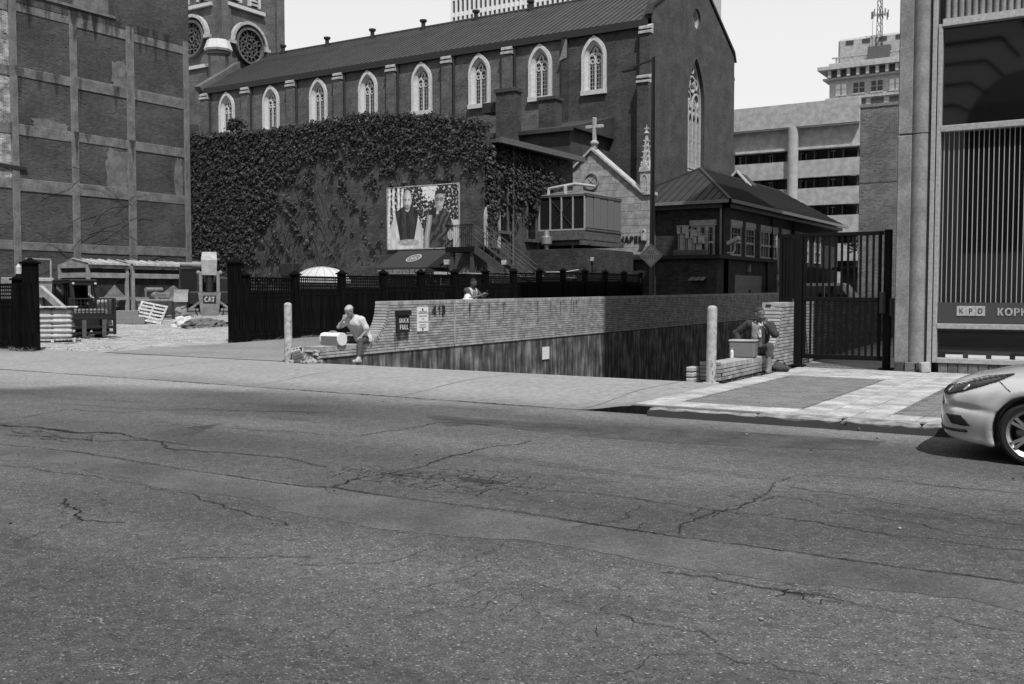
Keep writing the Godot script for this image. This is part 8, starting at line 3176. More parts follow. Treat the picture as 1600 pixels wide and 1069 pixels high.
func limb(a: Vector3, b: Vector3, ra: float, rb: float) -> Array:
	return [a, b, ra, rb]

# j holds the joints: hipL/R, kneeL/R, ankL/R, toeL/R, shL/R, elL/R, wrL/R, neck, head (Transform3D), handL/R (Transform3D), curlL/R
func trunk(j: Dictionary, grow := 0.0) -> Array:
	var pel: Vector3 = (j.hipL + j.hipR) / 2
	var chest: Vector3 = (j.shL + j.shR) / 2
	var fr: Vector3 = (chest - pel).normalized().cross((j.shR - j.shL).normalized())
	if j.has("front") and fr.dot(j.front) < 0: fr = -fr
	var mid: Vector3 = pel.lerp(chest, 0.5) + fr * 0.02 - fr * j.get("slouch", 0.0)
	var belly: float = j.get("belly", 0.0)
	var r := []
	var ax: Vector3 = (j.shR - j.shL).normalized()
	r.append(limb(j.hipL - ax * -0.01, j.hipR - ax * 0.01, 0.115 + grow, 0.115 + grow))
	r.append(limb(pel - ax * 0.055, mid - ax * 0.06, 0.115 + grow, 0.115 + grow))
	r.append(limb(pel + ax * 0.055, mid + ax * 0.06, 0.115 + grow, 0.115 + grow))
	r.append(limb(mid - ax * 0.065, chest - ax * 0.08 - fr * 0.0 - Vector3(0, 0.05, 0), 0.118 + grow, 0.112 + grow))
	r.append(limb(mid + ax * 0.065, chest + ax * 0.08 - Vector3(0, 0.05, 0), 0.118 + grow, 0.112 + grow))
	if belly > 0.0: r.append(limb(pel + fr * belly, mid + fr * belly * 0.8, 0.115 + grow, 0.11 + grow))
	r.append(limb(j.shL, j.shR, 0.064 + grow * 0.9, 0.064 + grow * 0.9))
	r.append(limb(chest + Vector3(0, 0.03, 0), chest.lerp(j.neck, 0.6), 0.085 + grow, 0.062 + grow * 0.6))
	return r

func arm(j: Dictionary, s: String, grow := 0.0, upto := 2) -> Array:
	var r := [limb(j["sh" + s], j["el" + s], 0.056 + grow, 0.042 + grow)]
	if upto > 1: r.append(limb(j["el" + s], j["wr" + s], 0.042 + grow, 0.028 + grow))
	return r

func leg(j: Dictionary, s: String, grow := 0.0) -> Array:
	return [limb(j["hip" + s], j["knee" + s], 0.088 + grow, 0.058 + grow), limb(j["knee" + s], j["ank" + s].lerp(j["knee" + s], 0.6), 0.055 + grow, 0.053 + grow), limb(j["ank" + s].lerp(j["knee" + s], 0.6), j["ank" + s], 0.053 + grow, 0.036 + grow)]

func foot(j: Dictionary, s: String, grow := 0.0) -> Array:
	var a: Vector3 = j["ank" + s]
	var t: Vector3 = j["toe" + s]
	var h := Vector3(a.x, t.y, a.z) - (t - a).normalized() * 0.045
	h.y = t.y
	return [limb(a, h, 0.036 + grow, 0.034 + grow), limb(h, t, 0.034 + grow, 0.03 + grow), limb(a - Vector3(0, 0.02, 0), h.lerp(t, 0.55), 0.034 + grow, 0.034 + grow)]

func person_body(j: Dictionary) -> MB:
	var b := MB.new()
	var L := trunk(j)
	L.append(limb(j.neck - Vector3(0, 0.03, 0), (j.head as Transform3D) * Vector3(0, -0.03, -0.015), 0.056, 0.054))
	for s in ["L", "R"]: L += arm(j, s) + leg(j, s) + foot(j, s)
	blob(b, L, 0.0155, 0.035)
	var hl := head_limbs(j.head)
	hl.append(limb(j.neck, (j.head as Transform3D) * Vector3(0, -0.03, -0.015), 0.055, 0.053))
	blob(b, hl, 0.0058, 0.013)
	for s in ["L", "R"]:
		var h := hand_limbs(j["hand" + s], j["side" + s], j["curl" + s])
		h.append(limb(j["wr" + s].lerp(j["el" + s], 0.25), j["wr" + s], 0.031, 0.025))
		h.append(limb(j["wr" + s], (j["hand" + s] as Transform3D) * Vector3(0, 0, 0.02), 0.025, 0.02))
		blob(b, h, 0.0042, 0.006)
	return b

func garment(t: Node, called: String, limbs: Array, m: Material, fold := 0.012, cuts := [], sd := 5, cell := 0.0145, k := 0.03) -> MeshInstance3D:
	var b := MB.new()
	blob(b, limbs, cell, k, cuts)
	if fold > 0: ruffle(b, fold, 5.5, sd)
	return mi(called, b, m, t)

func eyes(t: Node, x: Transform3D) -> void:
	var b := MB.new()
	for s in [-1, 1]: b.ball(x * Vector3(s * 0.033, 0.006, 0.084), Vector3.ONE * 0.0105, 10, 6)
	mi("eyes", b, M.print_black, t)

func build_people() -> void:
	# ---- seated on the left wall, astride, elbow on his cooler, hand before his mouth
	var base := Vector3(-16.1, 0.1, -18.9)
	var t := thing("person", "seated person in white shirt leaning over a cooler, hand at the mouth", "person", base)
	var j := {}
	j.hipL = Vector3(-16.07, 0.60, -19.0); j.hipR = Vector3(-16.29, 0.60, -19.0)
	j.kneeL = Vector3(-15.88, 0.56, -18.55); j.ankL = Vector3(-15.78, 0.17, -18.36); j.toeL = Vector3(-15.78, 0.095, -18.19)
	j.kneeR = Vector3(-16.55, 0.56, -18.6); j.ankR = Vector3(-16.62, 0.18, -18.5); j.toeR = Vector3(-16.64, 0.15, -18.33)
	j.shL = Vector3(-15.98, 1.07, -18.70); j.shR = Vector3(-16.38, 1.06, -18.66)
	j.neck = Vector3(-16.18, 1.14, -18.63)
	j.elL = Vector3(-15.86, 0.83, -18.78); j.wrL = Vector3(-15.93, 0.66, -18.62)
	j.elR = Vector3(-16.36, 0.90, -18.30); j.wrR = Vector3(-16.22, 1.10, -18.325)
	j.head = look(Vector3(-16.17, 1.295, -18.475), Vector3(-0.05, -0.42, 1.0), Vector3(0, 1, 0.3)).scaled_local(Vector3.ONE * 1.1)
	j.handL = look(j.wrL, Vector3(-0.05, -0.6, 0.7), Vector3(0.4, 0.8, 0.3)); j.handR = look(j.wrR, Vector3(0.45, 0.85, -0.30), Vector3(0.3, 0.2, 0.9))
	j.sideL = -1.0; j.sideR = 1.0; j.curlL = 0.45; j.curlR = 0.5
	j.belly = 0.06; j.slouch = 0.05; j.front = Vector3(0, 0, 1)
	mi("body", person_body(j), M.skin_light, t)
	var pel: Vector3 = (j.hipL + j.hipR) / 2
	var sh := trunk(j, 0.045)
	sh.append(limb(pel + Vector3(0, 0.12, -0.05), (j.shL + j.shR) / 2 + Vector3(0, -0.08, -0.07), 0.15, 0.13))
	sh += [limb(j.shL, j.shL.lerp(j.elL, 0.8), 0.088, 0.084), limb(j.shR, j.shR.lerp(j.elR, 0.7), 0.086, 0.082)]
	garment(t, "shirt", sh, M.white_cloth, 0.03, [[Vector3(0, 0.535, 0), Vector3(0, -1, 0)], [j.neck + Vector3(0, 0.03, 0), Vector3(0, 0.9, 0.3)]], 71)
	var tr := [limb(j.hipL, j.hipR, 0.125, 0.125)]
	for s in ["L", "R"]: tr += leg(j, s, 0.018)
	garment(t, "trousers", tr, M.denim, 0.034, [[Vector3(0, 0.675, 0), Vector3(0, 1, 0)], [Vector3(0, 0.2, 0), Vector3(0, -1, 0)]], 72)
	for s in ["L", "R"]: garment(t, "shoe", foot(j, s, 0.012), M.limestone if s == "L" else M.boot, 0.0, [[Vector3(0, j["toe" + s].y - 0.03, 0), Vector3(0, -1, 0)]], 3, 0.01, 0.02)
	eyes(t, j.head)
	var sc := MB.new()
	blob(sc, [limb((j.head as Transform3D) * Vector3(0, 0.042, -0.024), (j.head as Transform3D) * Vector3(0, 0.036, 0.02), 0.099, 0.092)], 0.008, 0.01, [[(j.head as Transform3D) * Vector3(0, 0.04, 0.0), (j.head as Transform3D).basis * Vector3(0, -1, 0.22)]])
	mi("skull_cap", sc, M.machine_light, t)
	var b := MB.new()
	for s in [-1, 1]: b.band(circle2(Vector2(s * 0.035, 0.004), 0.027, 14), circle2(Vector2(s * 0.035, 0.004), 0.022, 14), j.head, 0.096, 0.1, true)
	b.bar(j.head * Vector3(-0.062, 0.008, 0.096), j.head * Vector3(-0.086, 0.012, -0.01), 0.004, 0.005)
	b.bar(j.head * Vector3(0.062, 0.008, 0.096), j.head * Vector3(0.086, 0.012, -0.01), 0.004, 0.005)
	mi("spectacles", b, M.print_black, t)
	# his cooler: tent lid in white, grey body
	t = local_thing("cooler", "grey picnic cooler with white rounded lid ends and top handle", "cooler", Vector3(-16.2, 0.484, -17.95), 0.06)
	var pr := PackedVector2Array([Vector2(-0.15, 0.0), Vector2(0.15, 0.0), Vector2(0.165, 0.16), Vector2(0.10, 0.27), Vector2(-0.10, 0.27), Vector2(-0.165, 0.16)])
	b = MB.new()
	b.prism(PackedVector2Array([Vector2(-0.148, 0.0), Vector2(0.148, 0.0), Vector2(0.168, 0.22), Vector2(-0.168, 0.22)]), facing_x(Vector3.ZERO), -0.26, 0.23)
	mi("box", b, M.cooler_side, t)
	b = MB.new()
	var end := PackedVector2Array()
	for k in 20:
		var a := TAU * k / 20
		end.append(Vector2(0.172 * signf(cos(a)) * pow(absf(cos(a)), 0.8), 0.15 + 0.152 * signf(sin(a)) * pow(absf(sin(a)), 0.8)))
	b.prism(end, facing_x(Vector3.ZERO), 0.23, 0.265)
	b.prism(end, facing_x(Vector3.ZERO), -0.29, -0.26)
	mi("end_cap", b, M.cooler_white, t)
	b = MB.new()
	b.prism(PackedVector2Array([Vector2(-0.172, 0.22), Vector2(0.172, 0.22), Vector2(0.15, 0.265), Vector2(0.06, 0.302), Vector2(-0.06, 0.302), Vector2(-0.15, 0.265)]), facing_x(Vector3.ZERO), -0.26, 0.23)
	mi("lid", b, M.cooler_white, t)
	b = MB.new()
	b.ball(Vector3(-0.02, 0.305, 0), Vector3(0.13, 0.045, 0.05), 16, 8)
	mi("handle", b, M.cooler_side, t)

	# ---- seated on the right seat wall, hand at the mouth, looking aside
	base = Vector3(-6.5, 0.13, -19.9)
	t = thing("person", "seated person in dark jacket with backward cap, elbow out, looking right", "person", base)
	j = {}
	j.hipL = Vector3(-6.37, 0.57, -20.02); j.hipR = Vector3(-6.58, 0.57, -20.0)
	j.kneeL = Vector3(-6.15, 0.66, -19.66); j.ankL = Vector3(-6.13, 0.24, -19.56); j.toeL = Vector3(-6.10, 0.165, -19.38)
	j.kneeR = Vector3(-6.88, 0.60, -19.72); j.ankR = Vector3(-6.95, 0.2, -19.6); j.toeR = Vector3(-6.98, 0.12, -19.45)
	j.shL = Vector3(-6.24, 1.07, -20.0); j.shR = Vector3(-6.66, 1.09, -19.86)
	j.neck = Vector3(-6.44, 1.16, -19.92)
	j.elL = Vector3(-6.08, 0.90, -19.80); j.wrL = Vector3(-6.29, 1.13, -19.75)
	j.elR = Vector3(-6.92, 0.90, -19.86); j.wrR = Vector3(-6.78, 0.70, -19.70)
	j.head = look(Vector3(-6.43, 1.315, -19.87), Vector3(0.80, 0.12, 0.55), Vector3(-0.15, 1, -0.05))
	j.handL = look(j.wrL, Vector3(-0.1, 0.95, -0.02), Vector3(-0.3, 0.1, -0.9)); j.handR = look(j.wrR, Vector3(0.35, -0.5, 0.5), Vector3(-0.3, 0.7, 0.5))
	j.sideL = 1.0; j.sideR = -1.0; j.curlL = 0.85; j.curlR = 0.5; j.front = Vector3(0.3, 0, 1)
	mi("body", person_body(j), M.skin_mid, t)
	sh = trunk(j, 0.018)
	for s in ["L", "R"]: sh += [limb(j["sh" + s], j["el" + s], 0.084, 0.07), limb(j["el" + s], j["el" + s].lerp(j["wr" + s], 0.88), 0.07, 0.05)]
	garment(t, "jacket", sh, M.dark_cloth, 0.036, [[Vector3(0, 0.53, 0), Vector3(0, -1, 0)], [j.neck + Vector3(0, 0.02, 0), Vector3(0.2, 0.9, 0.1)]], 81)
	var vest := trunk(j, 0.031)
	garment(t, "vest", vest, M.grey_cloth, 0.02, [[Vector3(0, 0.62, 0), Vector3(0, -1, 0)], [j.neck - Vector3(0, 0.02, 0), Vector3(0.3, 0.85, 0.4)], [(j.shL as Vector3).lerp(j.shR, 0.22), (j.shL - j.shR).normalized()], [(j.shR as Vector3).lerp(j.shL, 0.16), (j.shR - j.shL).normalized()]], 82)
	garment(t, "scarf", [limb(j.neck + Vector3(-0.07, -0.02, 0.05), j.neck + Vector3(0.04, -0.32, 0.135), 0.026, 0.022), limb(j.neck + Vector3(0.08, -0.02, 0.05), j.neck + Vector3(0.06, -0.32, 0.135), 0.026, 0.024), limb(j.neck + Vector3(0.02, -0.06, 0.09), j.neck + Vector3(0.05, -0.24, 0.125), 0.028, 0.026)], M.limestone, 0.012, [], 83, 0.01, 0.015)
	tr = [limb(j.hipL, j.hipR, 0.122, 0.122)]
	for s in ["L", "R"]: tr += leg(j, s, 0.02)
	garment(t, "trousers", tr, M.dark_denim, 0.034, [[Vector3(0, 0.66, -20.0), Vector3(0, 0.9, -0.5)], [Vector3(0, 0.43, 0), Vector3(0, -1, 0)]], 84)
	for s in ["L", "R"]: garment(t, "boot", foot(j, s, 0.016) + [limb(j["ank" + s], j["ank" + s].lerp(j["knee" + s], 0.55), 0.052, 0.066)], M.boot, 0.01, [[Vector3(0, j["toe" + s].y - 0.035, 0), Vector3(0, -1, 0)]], 85, 0.01, 0.02)
	var cap := MB.new()
	var hx: Transform3D = j.head
	blob(cap, [limb(hx * Vector3(0, 0.045, -0.022), hx * Vector3(0, 0.038, 0.022), 0.09, 0.085)], 0.008, 0.01, [[hx * Vector3(0, 0.035, 0.0), hx.basis * Vector3(0, -1, 0.25)]])
	var co := mi("cap", cap, M.dark_cloth, t)
	b = MB.new()
	b.hexa([hx * Vector3(0.06, 0.045, -0.09), hx * Vector3(-0.06, 0.045, -0.09), hx * Vector3(-0.045, 0.05, -0.19), hx * Vector3(0.045, 0.05, -0.19), hx * Vector3(0.06, 0.06, -0.09), hx * Vector3(-0.06, 0.06, -0.09), hx * Vector3(-0.045, 0.058, -0.19), hx * Vector3(0.045, 0.058, -0.19)])
	mi("brim", b, M.dark_cloth, co)
	eyes(t, hx)
	b = MB.new()
	for s in [-1, 1]: b.band(circle2(Vector2(s * 0.035, 0.004), 0.028, 14), circle2(Vector2(s * 0.035, 0.004), 0.022, 14), hx, 0.098, 0.102, true)
	b.bar(hx * Vector3(-0.063, 0.008, 0.098), hx * Vector3(-0.088, 0.012, -0.01), 0.004, 0.005)
	b.bar(hx * Vector3(0.063, 0.008, 0.098), hx * Vector3(0.088, 0.012, -0.01), 0.004, 0.005)
	mi("spectacles", b, M.print_black, t)
	# his cooler, cup and bag
	t = local_thing("cooler", "square grey cooler with pale lid in front of the person in the cap", "cooler", Vector3(-6.54, 0.455, -19.22), 0.10)
	b = MB.new()
	b.bev(Vector3(-0.25, 0.0, -0.16), Vector3(0.25, 0.31, 0.16), 0.02)
	mi("box", b, M.cooler_side, t)
	b = MB.new()
	b.bev(Vector3(-0.265, 0.312, -0.175), Vector3(0.265, 0.35, 0.175), 0.015)
	mi("lid", b, M.machine_light, t)
	b = MB.new()
	b.pipe([Vector3(-0.258, 0.25, -0.1), Vector3(-0.29, 0.2, -0.1), Vector3(-0.29, 0.2, 0.1), Vector3(-0.258, 0.25, 0.1)], 0.012, 6)
	mi("handle", b, M.machine_dark, t)
	t = thing("bottle", "small white capped bottle on the low wall left of the grey cooler", "bottle", Vector3(-6.9, 0.46, -19.05))
	b = MB.new()
	b.lathe([Vector2(0.03, 0.452), Vector2(0.033, 0.46), Vector2(0.033, 0.58), Vector2(0.018, 0.61)], 14, Transform3D(Basis.IDENTITY, Vector3(-6.68, 0, -18.95)), true)
	mi("body", b, M.cooler_white, t)
	b = MB.new()
	b.cyl(Vector3(-6.68, 0.61, -18.95), Vector3(-6.68, 0.64, -18.95), 0.02, 0.02, 12)
	mi("cap", b, M.dull_white, t)
	t = thing("bag", "dark slumped shoulder bag on the pavers at the foot of the brick pier", "bag", Vector3(-6.02, 0.13, -20.0))
	b = MB.new()
	blob(b, [limb(Vector3(-6.12, 0.21, -20.02), Vector3(-5.93, 0.20, -20.05), 0.085, 0.075), limb(Vector3(-6.1, 0.27, -20.06), Vector3(-5.98, 0.25, -20.1), 0.06, 0.05)], 0.011, 0.05, [[Vector3(0, 0.132, 0), Vector3(0, -1, 0)]])
	ruffle(b, 0.03, 6.0, 91)
	mi("body", b, M.dark_denim, t)
	b = MB.new()
	b.pipe([Vector3(-6.15, 0.27, -20.0), Vector3(-6.12, 0.36, -20.06), Vector3(-6.0, 0.36, -20.08), Vector3(-5.9, 0.24, -20.02), Vector3(-5.87, 0.15, -19.96)], 0.011, 6)
	mi("strap", b, M.machine_dark, t)

	# ---- standing behind the dock wall, looking at a phone, vest on
	base = Vector3(-16.82, lot_y(-24.6) + 0.1, -24.6)
	t = thing("person", "standing person in reflective vest behind the dock wall looking at a phone", "person", base)
	var gy := lot_y(-24.6) + 0.12
	j = {}
	j.hipL = Vector3(-16.86, gy + 0.96, -24.75); j.hipR = Vector3(-16.86, gy + 0.96, -24.54)
	j.kneeL = Vector3(-16.84, gy + 0.5, -24.76); j.ankL = Vector3(-16.88, gy + 0.09, -24.76); j.toeL = Vector3(-16.70, gy + 0.035, -24.77)
	j.kneeR = Vector3(-16.80, gy + 0.5, -24.52); j.ankR = Vector3(-16.86, gy + 0.09, -24.5); j.toeR = Vector3(-16.68, gy + 0.035, -24.48)
	j.shL = Vector3(-16.76, gy + 1.47, -24.86); j.shR = Vector3(-16.80, gy + 1.47, -24.42)
	j.neck = Vector3(-16.75, gy + 1.56, -24.63)
	j.elL = Vector3(-16.54, gy + 1.25, -24.93); j.wrL = Vector3(-16.31, gy + 1.34, -24.73)
	j.elR = Vector3(-16.56, gy + 1.25, -24.36); j.wrR = Vector3(-16.31, gy + 1.34, -24.53)
	j.head = look(Vector3(-16.68, gy + 1.70, -24.62), Vector3(1.0, -0.42, -0.12), Vector3(0.3, 1, 0))
	j.handL = look(j.wrL, Vector3(0.7, 0.55, 0.32), Vector3(-0.3, 0.5, -0.9)); j.handR = look(j.wrR, Vector3(0.7, 0.55, -0.22), Vector3(-0.3, 0.5, 0.9))
	j.sideL = -1.0; j.sideR = 1.0; j.curlL = 0.7; j.curlR = 0.7; j.front = Vector3(1, 0, 0)
	mi("body", person_body(j), M.skin_dark, t)
	sh = trunk(j, 0.016)
	sh += [limb(j.shL, j.shL.lerp(j.elL, 0.75), 0.072, 0.066), limb(j.shR, j.shR.lerp(j.elR, 0.75), 0.072, 0.066)]
	garment(t, "shirt", sh, M.dark_denim, 0.016, [[Vector3(0, gy + 0.92, 0), Vector3(0, -1, 0)], [j.neck + Vector3(0, 0.0, 0), Vector3(0.3, 0.9, 0)]], 95)
	vest = trunk(j, 0.028)
	var vo := garment(t, "vest", vest, M.grey_cloth, 0.01, [[Vector3(0, gy + 0.98, 0), Vector3(0, -1, 0)], [j.neck - Vector3(0, 0.02, 0), Vector3(0.5, 0.8, 0)], [(j.shL as Vector3).lerp(j.shR, 0.14), (j.shL - j.shR).normalized()], [(j.shR as Vector3).lerp(j.shL, 0.14), (j.shR - j.shL).normalized()]], 96)
	for s in [-1, 1]:
		var cz: float = -24.64 + s * 0.12
		var bb := MB.new()
		blob(bb, trunk(j, 0.033), 0.0145, 0.03, [[Vector3(0, 0, cz + 0.034), Vector3(0, 0, 1)], [Vector3(0, 0, cz - 0.034), Vector3(0, 0, -1)], [Vector3(0, gy + 1.0, 0), Vector3(0, -1, 0)], [j.neck + Vector3(0, -0.01, 0), Vector3(0.0, 1, 0)]])
		mi("reflective_stripe", bb, M.white_cloth, vo)
	tr = [limb(j.hipL, j.hipR, 0.122, 0.122)]
	for s in ["L", "R"]: tr += leg(j, s, 0.018)
	garment(t, "trousers", tr, M.dark_denim, 0.014, [[Vector3(0, gy + 1.04, 0), Vector3(0, 1, 0)]], 97)
	for s in ["L", "R"]: garment(t, "shoe", foot(j, s, 0.012), M.boot, 0.0, [[Vector3(0, gy, 0), Vector3(0, -1, 0)]], 3, 0.012, 0.02)
	var hr := MB.new()
	hx = j.head
	blob(hr, [limb(hx * Vector3(0, 0.042, -0.024), hx * Vector3(0, 0.036, 0.02), 0.086, 0.08)], 0.008, 0.01, [[hx * Vector3(0, 0.04, 0.0), hx.basis * Vector3(0, -1, 0.5)]])
	mi("hair", hr, M.hair, t)
	eyes(t, hx)
	b = MB.new()
	b.bev(Vector3(-0.037, -0.075, -0.005), Vector3(0.037, 0.075, 0.005), 0.004, look(Vector3(-16.215, gy + 1.435, -24.625), Vector3(-0.62, 0.6, 0.05), Vector3(0.6, 0.62, 0)))
	tag(mi("phone", b, M.machine_dark, self, Vector3(-16.215, gy + 1.4, -24.625)), "dark phone held by the person in the reflective vest", "phone")
	t = thing("hard_hat", "white hard hat resting on the dock wall before the person in the vest", "hard hat", Vector3(-16.2, 1.55, -23.62))
	b = MB.new()
	var wt := 1.5 + 0.0071 * (23.62 - 17.15)
	b.ball(Vector3(-16.2, wt + 0.015, -23.62), Vector3(0.11, 0.145, 0.13), 22, 12, Transform3D.IDENTITY, 0.0, 0.5)
	mi("shell", b, M.cooler_white, t)
	b = MB.new()
	b.lathe([Vector2(0.10, wt + 0.002), Vector2(0.165, wt + 0.004), Vector2(0.165, wt + 0.014), Vector2(0.12, wt + 0.03)], 24, Transform3D(Basis.IDENTITY, Vector3(-16.2, 0, -23.62)))
	mi("brim", b, M.cooler_white, t)
	b = MB.new()
	for k in 10:
		var a0 := PI * (0.12 + 0.76 * k / 10.0)
		var a1 := PI * (0.12 + 0.76 * (k + 1) / 10.0)
		b.bar(Vector3(-16.2, wt + 0.015 + 0.149 * sin(a0), -23.62 + 0.134 * cos(a0)), Vector3(-16.2, wt + 0.015 + 0.149 * sin(a1), -23.62 + 0.134 * cos(a1)), 0.03, 0.012)
	mi("ridge", b, M.cooler_white, t)
	for k in 3:
		b = MB.new()
		b.cbox(Vector3(-16.10 - 0.004 * absf(k - 1), wt + 0.06, -23.675 + k * 0.055), Vector3(0.02, 0.026, 0.03))
		mi("sticker", b, M.zinc_dark, t)


# ---------------------------------------------------------------- ivy and trees
func leaf_mesh() -> ArrayMesh:
	var b := MB.new()
	b.tint = Color(1, 1, 1)
	# three-lobed, folded along its rib, hanging from the origin, face to +z
	var o := [Vector3(0, 0.42, 0), Vector3(-0.28, 0.42, -0.06), Vector3(-0.5, 0.12, -0.10), Vector3(-0.26, -0.08, -0.04), Vector3(0, -0.58, 0.0), Vector3(0.26, -0.08, -0.04), Vector3(0.5, 0.12, -0.10), Vector3(0.28, 0.42, -0.06)]
	var c := Vector3(0, 0.05, 0.09)
	for i in o.size():
		b.flat(c, o[i], o[(i + 1) % o.size()])
	return b.mesh()

func leaves(called: String, label: String, cat: String, xs: Array, m: Material, msh: Mesh, parent: Node = null) -> void:
	var mm := MultiMesh.new()
	mm.transform_format = MultiMesh.TRANSFORM_3D
	mm.use_colors = true
	mm.mesh = msh
	mm.instance_count = xs.size()
	for i in xs.size():
		mm.set_instance_transform(i, xs[i])
		var g := rng.randf_range(0.22, 1.0)
		mm.set_instance_color(i, Color(g, g, g))
	var o := MultiMeshInstance3D.new()
	o.name = called_next(called, self if parent == null else parent)
	o.multimesh = mm
	o.material_override = m
	if parent == null:
		add_child(o, true)
		tag(o, label, cat)
	else:
		parent.add_child(o, true)
	stuff(o)

func build_greenery() -> void:
	var lm := leaf_mesh()
	var ZI := -41.5
	var f := noise(0.35, 4, FastNoiseLite.TYPE_SIMPLEX_SMOOTH, 101)
	var g := noise(1.1, 3, FastNoiseLite.TYPE_SIMPLEX_SMOOTH, 102)
	var edge := V([-49, -1.0, -46.0, 0.3, -44.6, 2.2, -43.5, 4.2, -42.2, 6.0, -40.9, 7.9, -39.2, 8.3, -38.0, 8.9, -36.6, 9.4, -35.0, 8.7, -33.8, 8.0, -31.0, 8.0, -29.0, 8.2, -27.3, 7.6])
	var top := V([-50, 11.35, -45, 11.1, -41, 11.05, -38, 11.2, -35.5, 11.3, -32, 10.95, -29.5, 10.6, -27.3, 10.1])
	var banks := [[], [], []]
	var put_leaf := func(p: Vector3, n: Vector3, s: float) -> void:
		var side := Vector3.UP.cross(n).normalized()
		var b := Basis(side, Vector3.UP, n) * Basis.from_euler(Vector3(rng.randf_range(-1.0, -0.1), rng.randf_range(-0.8, 0.8), rng.randf_range(-0.7, 0.7)))
		banks[rng.randi() % 3].append(Transform3D(b.scaled(Vector3.ONE * s), p))
	# dense cover and the fringe that trails below it
	for i in 60000:
		var x := rng.randf_range(-49.5, -27.2)
		var y := rng.randf_range(0.6, 11.4)
		var e := curve(edge, x) + 1.5 * f.get_noise_2d(x * 2, y * 2)
		var tp := curve(top, x) + 0.25 * g.get_noise_2d(x * 3, 7)
		if y > tp: continue
		var d := smooth01(e - 1.0, e + 0.9, y)
		# trails that climb aslant
		var trail := g.get_noise_2d(x * 1.1 + y * 0.75, (y - x * 0.55) * 0.42)
		if d < 0.98:
			var low := smooth01(-29.0, -33.0, x) * smooth01(1.2, 3.2, y)
			d = maxf(d * d, 0.95 * smooth01(0.20, 0.33, trail) * smooth01(e - 6.5, e - 1.5, y) * low)
			if x > -33.9 and x < -28.6 and y < 7.35: d = 0.0
		if x > -40: d *= 0.30 + 0.70 * smooth01(-0.22, 0.22, g.get_noise_2d(x * 1.7 + y * 0.6, y * 1.2)) * lerpf(1.0, 0.85, smooth01(-38, -34, x))
		if rng.randf() > d: continue
		var clump := 0.5 + 0.5 * g.get_noise_2d(x * 2.4, y * 2.4 + 30)
		var dep := 0.03 + 0.22 * clump * clump * (0.3 + 0.7 * d) + rng.randf_range(0, 0.06)
		put_leaf.call(Vector3(x, y, ZI + dep + (0.1 if x < -36.2 else 0.0)), Vector3(0, 0, 1), rng.randf_range(0.10, 0.21))
	# over the parapet
	for i in 3800:
		var x := rng.randf_range(-49.5, -27.3)
		var tp := curve(top, x) + 0.25 * g.get_noise_2d(x * 3, 7)
		put_leaf.call(Vector3(x, tp + rng.randf_range(-0.2, 0.08), ZI - rng.randf_range(-0.2, 0.7)), Vector3(0, 0.8, 0.6), rng.randf_range(0.13, 0.22))
	for i in 260:
		var a := rng.randf() * TAU
		var r := sqrt(rng.randf()) * 0.75
		put_leaf.call(Vector3(-45.0 + cos(a) * r, 11.35 + absf(sin(a)) * r * 0.9, ZI - 0.1 + rng.randf_range(-0.3, 0.3)), Vector3(0, 0.3, 1), rng.randf_range(0.15, 0.25))
	# round the corner
	for i in 5000:
		var z := rng.randf_range(-50.4, -41.5)
		var y := rng.randf_range(4.4, 9.2)
		var e := 5.0 + 0.28 * (-41.5 - z) + 1.4 * f.get_noise_2d(z * 2, y * 2)
		var d := smooth01(e - 0.6, e + 0.9, y) * smooth01(-50.2, -46.0, z)
		if absf(z + 43.1) < 0.5 and y < 7.4 and rng.randf() < 0.8: continue
		if rng.randf() > d: continue
		put_leaf.call(Vector3(-27.44 + rng.randf_range(0.03, 0.3), y, z), Vector3(1, 0, 0), rng.randf_range(0.14, 0.24))
	for k in 3: leaves("ivy", ["dark ivy leaves covering the upper brick hall wall and its corner", "pale young ivy leaves mixed through the wall ivy of the brick hall", "darkest ivy leaves deep in the wall ivy of the brick hall"][k], "ivy", banks[k], M["ivy_leaf_%d" % k], lm)
	# stems under the trails
	var st := MB.new()
	for k in 46:
		var p := Vector3(rng.randf_range(-44, -35), rng.randf_range(1.0, 4.0), ZI + 0.03 + (0.1))
		if p.x > -36.3: p.z = ZI + 0.03
		var d := Vector3(rng.randf_range(-0.7, 0.7), 1, 0).normalized()
		for s in 22:
			d = (d + Vector3(rng.randf_range(-0.35, 0.35), rng.randf_range(-0.1, 0.3), 0)).normalized()
			var e := p + d * 0.26
			if e.y > 8 or e.x > -36.3 or e.x < -48: break
			st.bar(p, e, 0.025, 0.02)
			p = e
	stuff(tag(mi("ivy_stems", st, M.bark, self, Vector3(-40, 1, ZI)), "thin bare ivy stems climbing the brick below the leaves", "ivy stems"))
	# tree behind the gate
	var sites := [[-9.6, -62.0, 6.6, 1.5, "broad leafy street tree behind the gate in front of the brick stair tower"], [-17.3, -82.0, 8.2, 1.9, "farther leafy tree seen between the parish house and the stair tower"]]
	for q in sites:
		var t := thing("street_tree", q[4], "tree", Vector3(q[0], 0.4, q[1]))
		var b := MB.new()
		b.cyl(Vector3(q[0], 0.3, q[1]), Vector3(q[0] + 0.1, q[2] * 0.5, q[1]), 0.16, 0.10, 10)
		for k in 7:
			var a := TAU * k / 7
			b.cyl(Vector3(q[0] + 0.1, q[2] * 0.45, q[1]), Vector3(q[0] + cos(a) * q[3] * 0.7, q[2] * (0.62 + 0.06 * (k % 4)), q[1] + sin(a) * q[3] * 0.7), 0.06, 0.02, 6)
		mi("trunk", b, M.bark, t)
		var xs := []
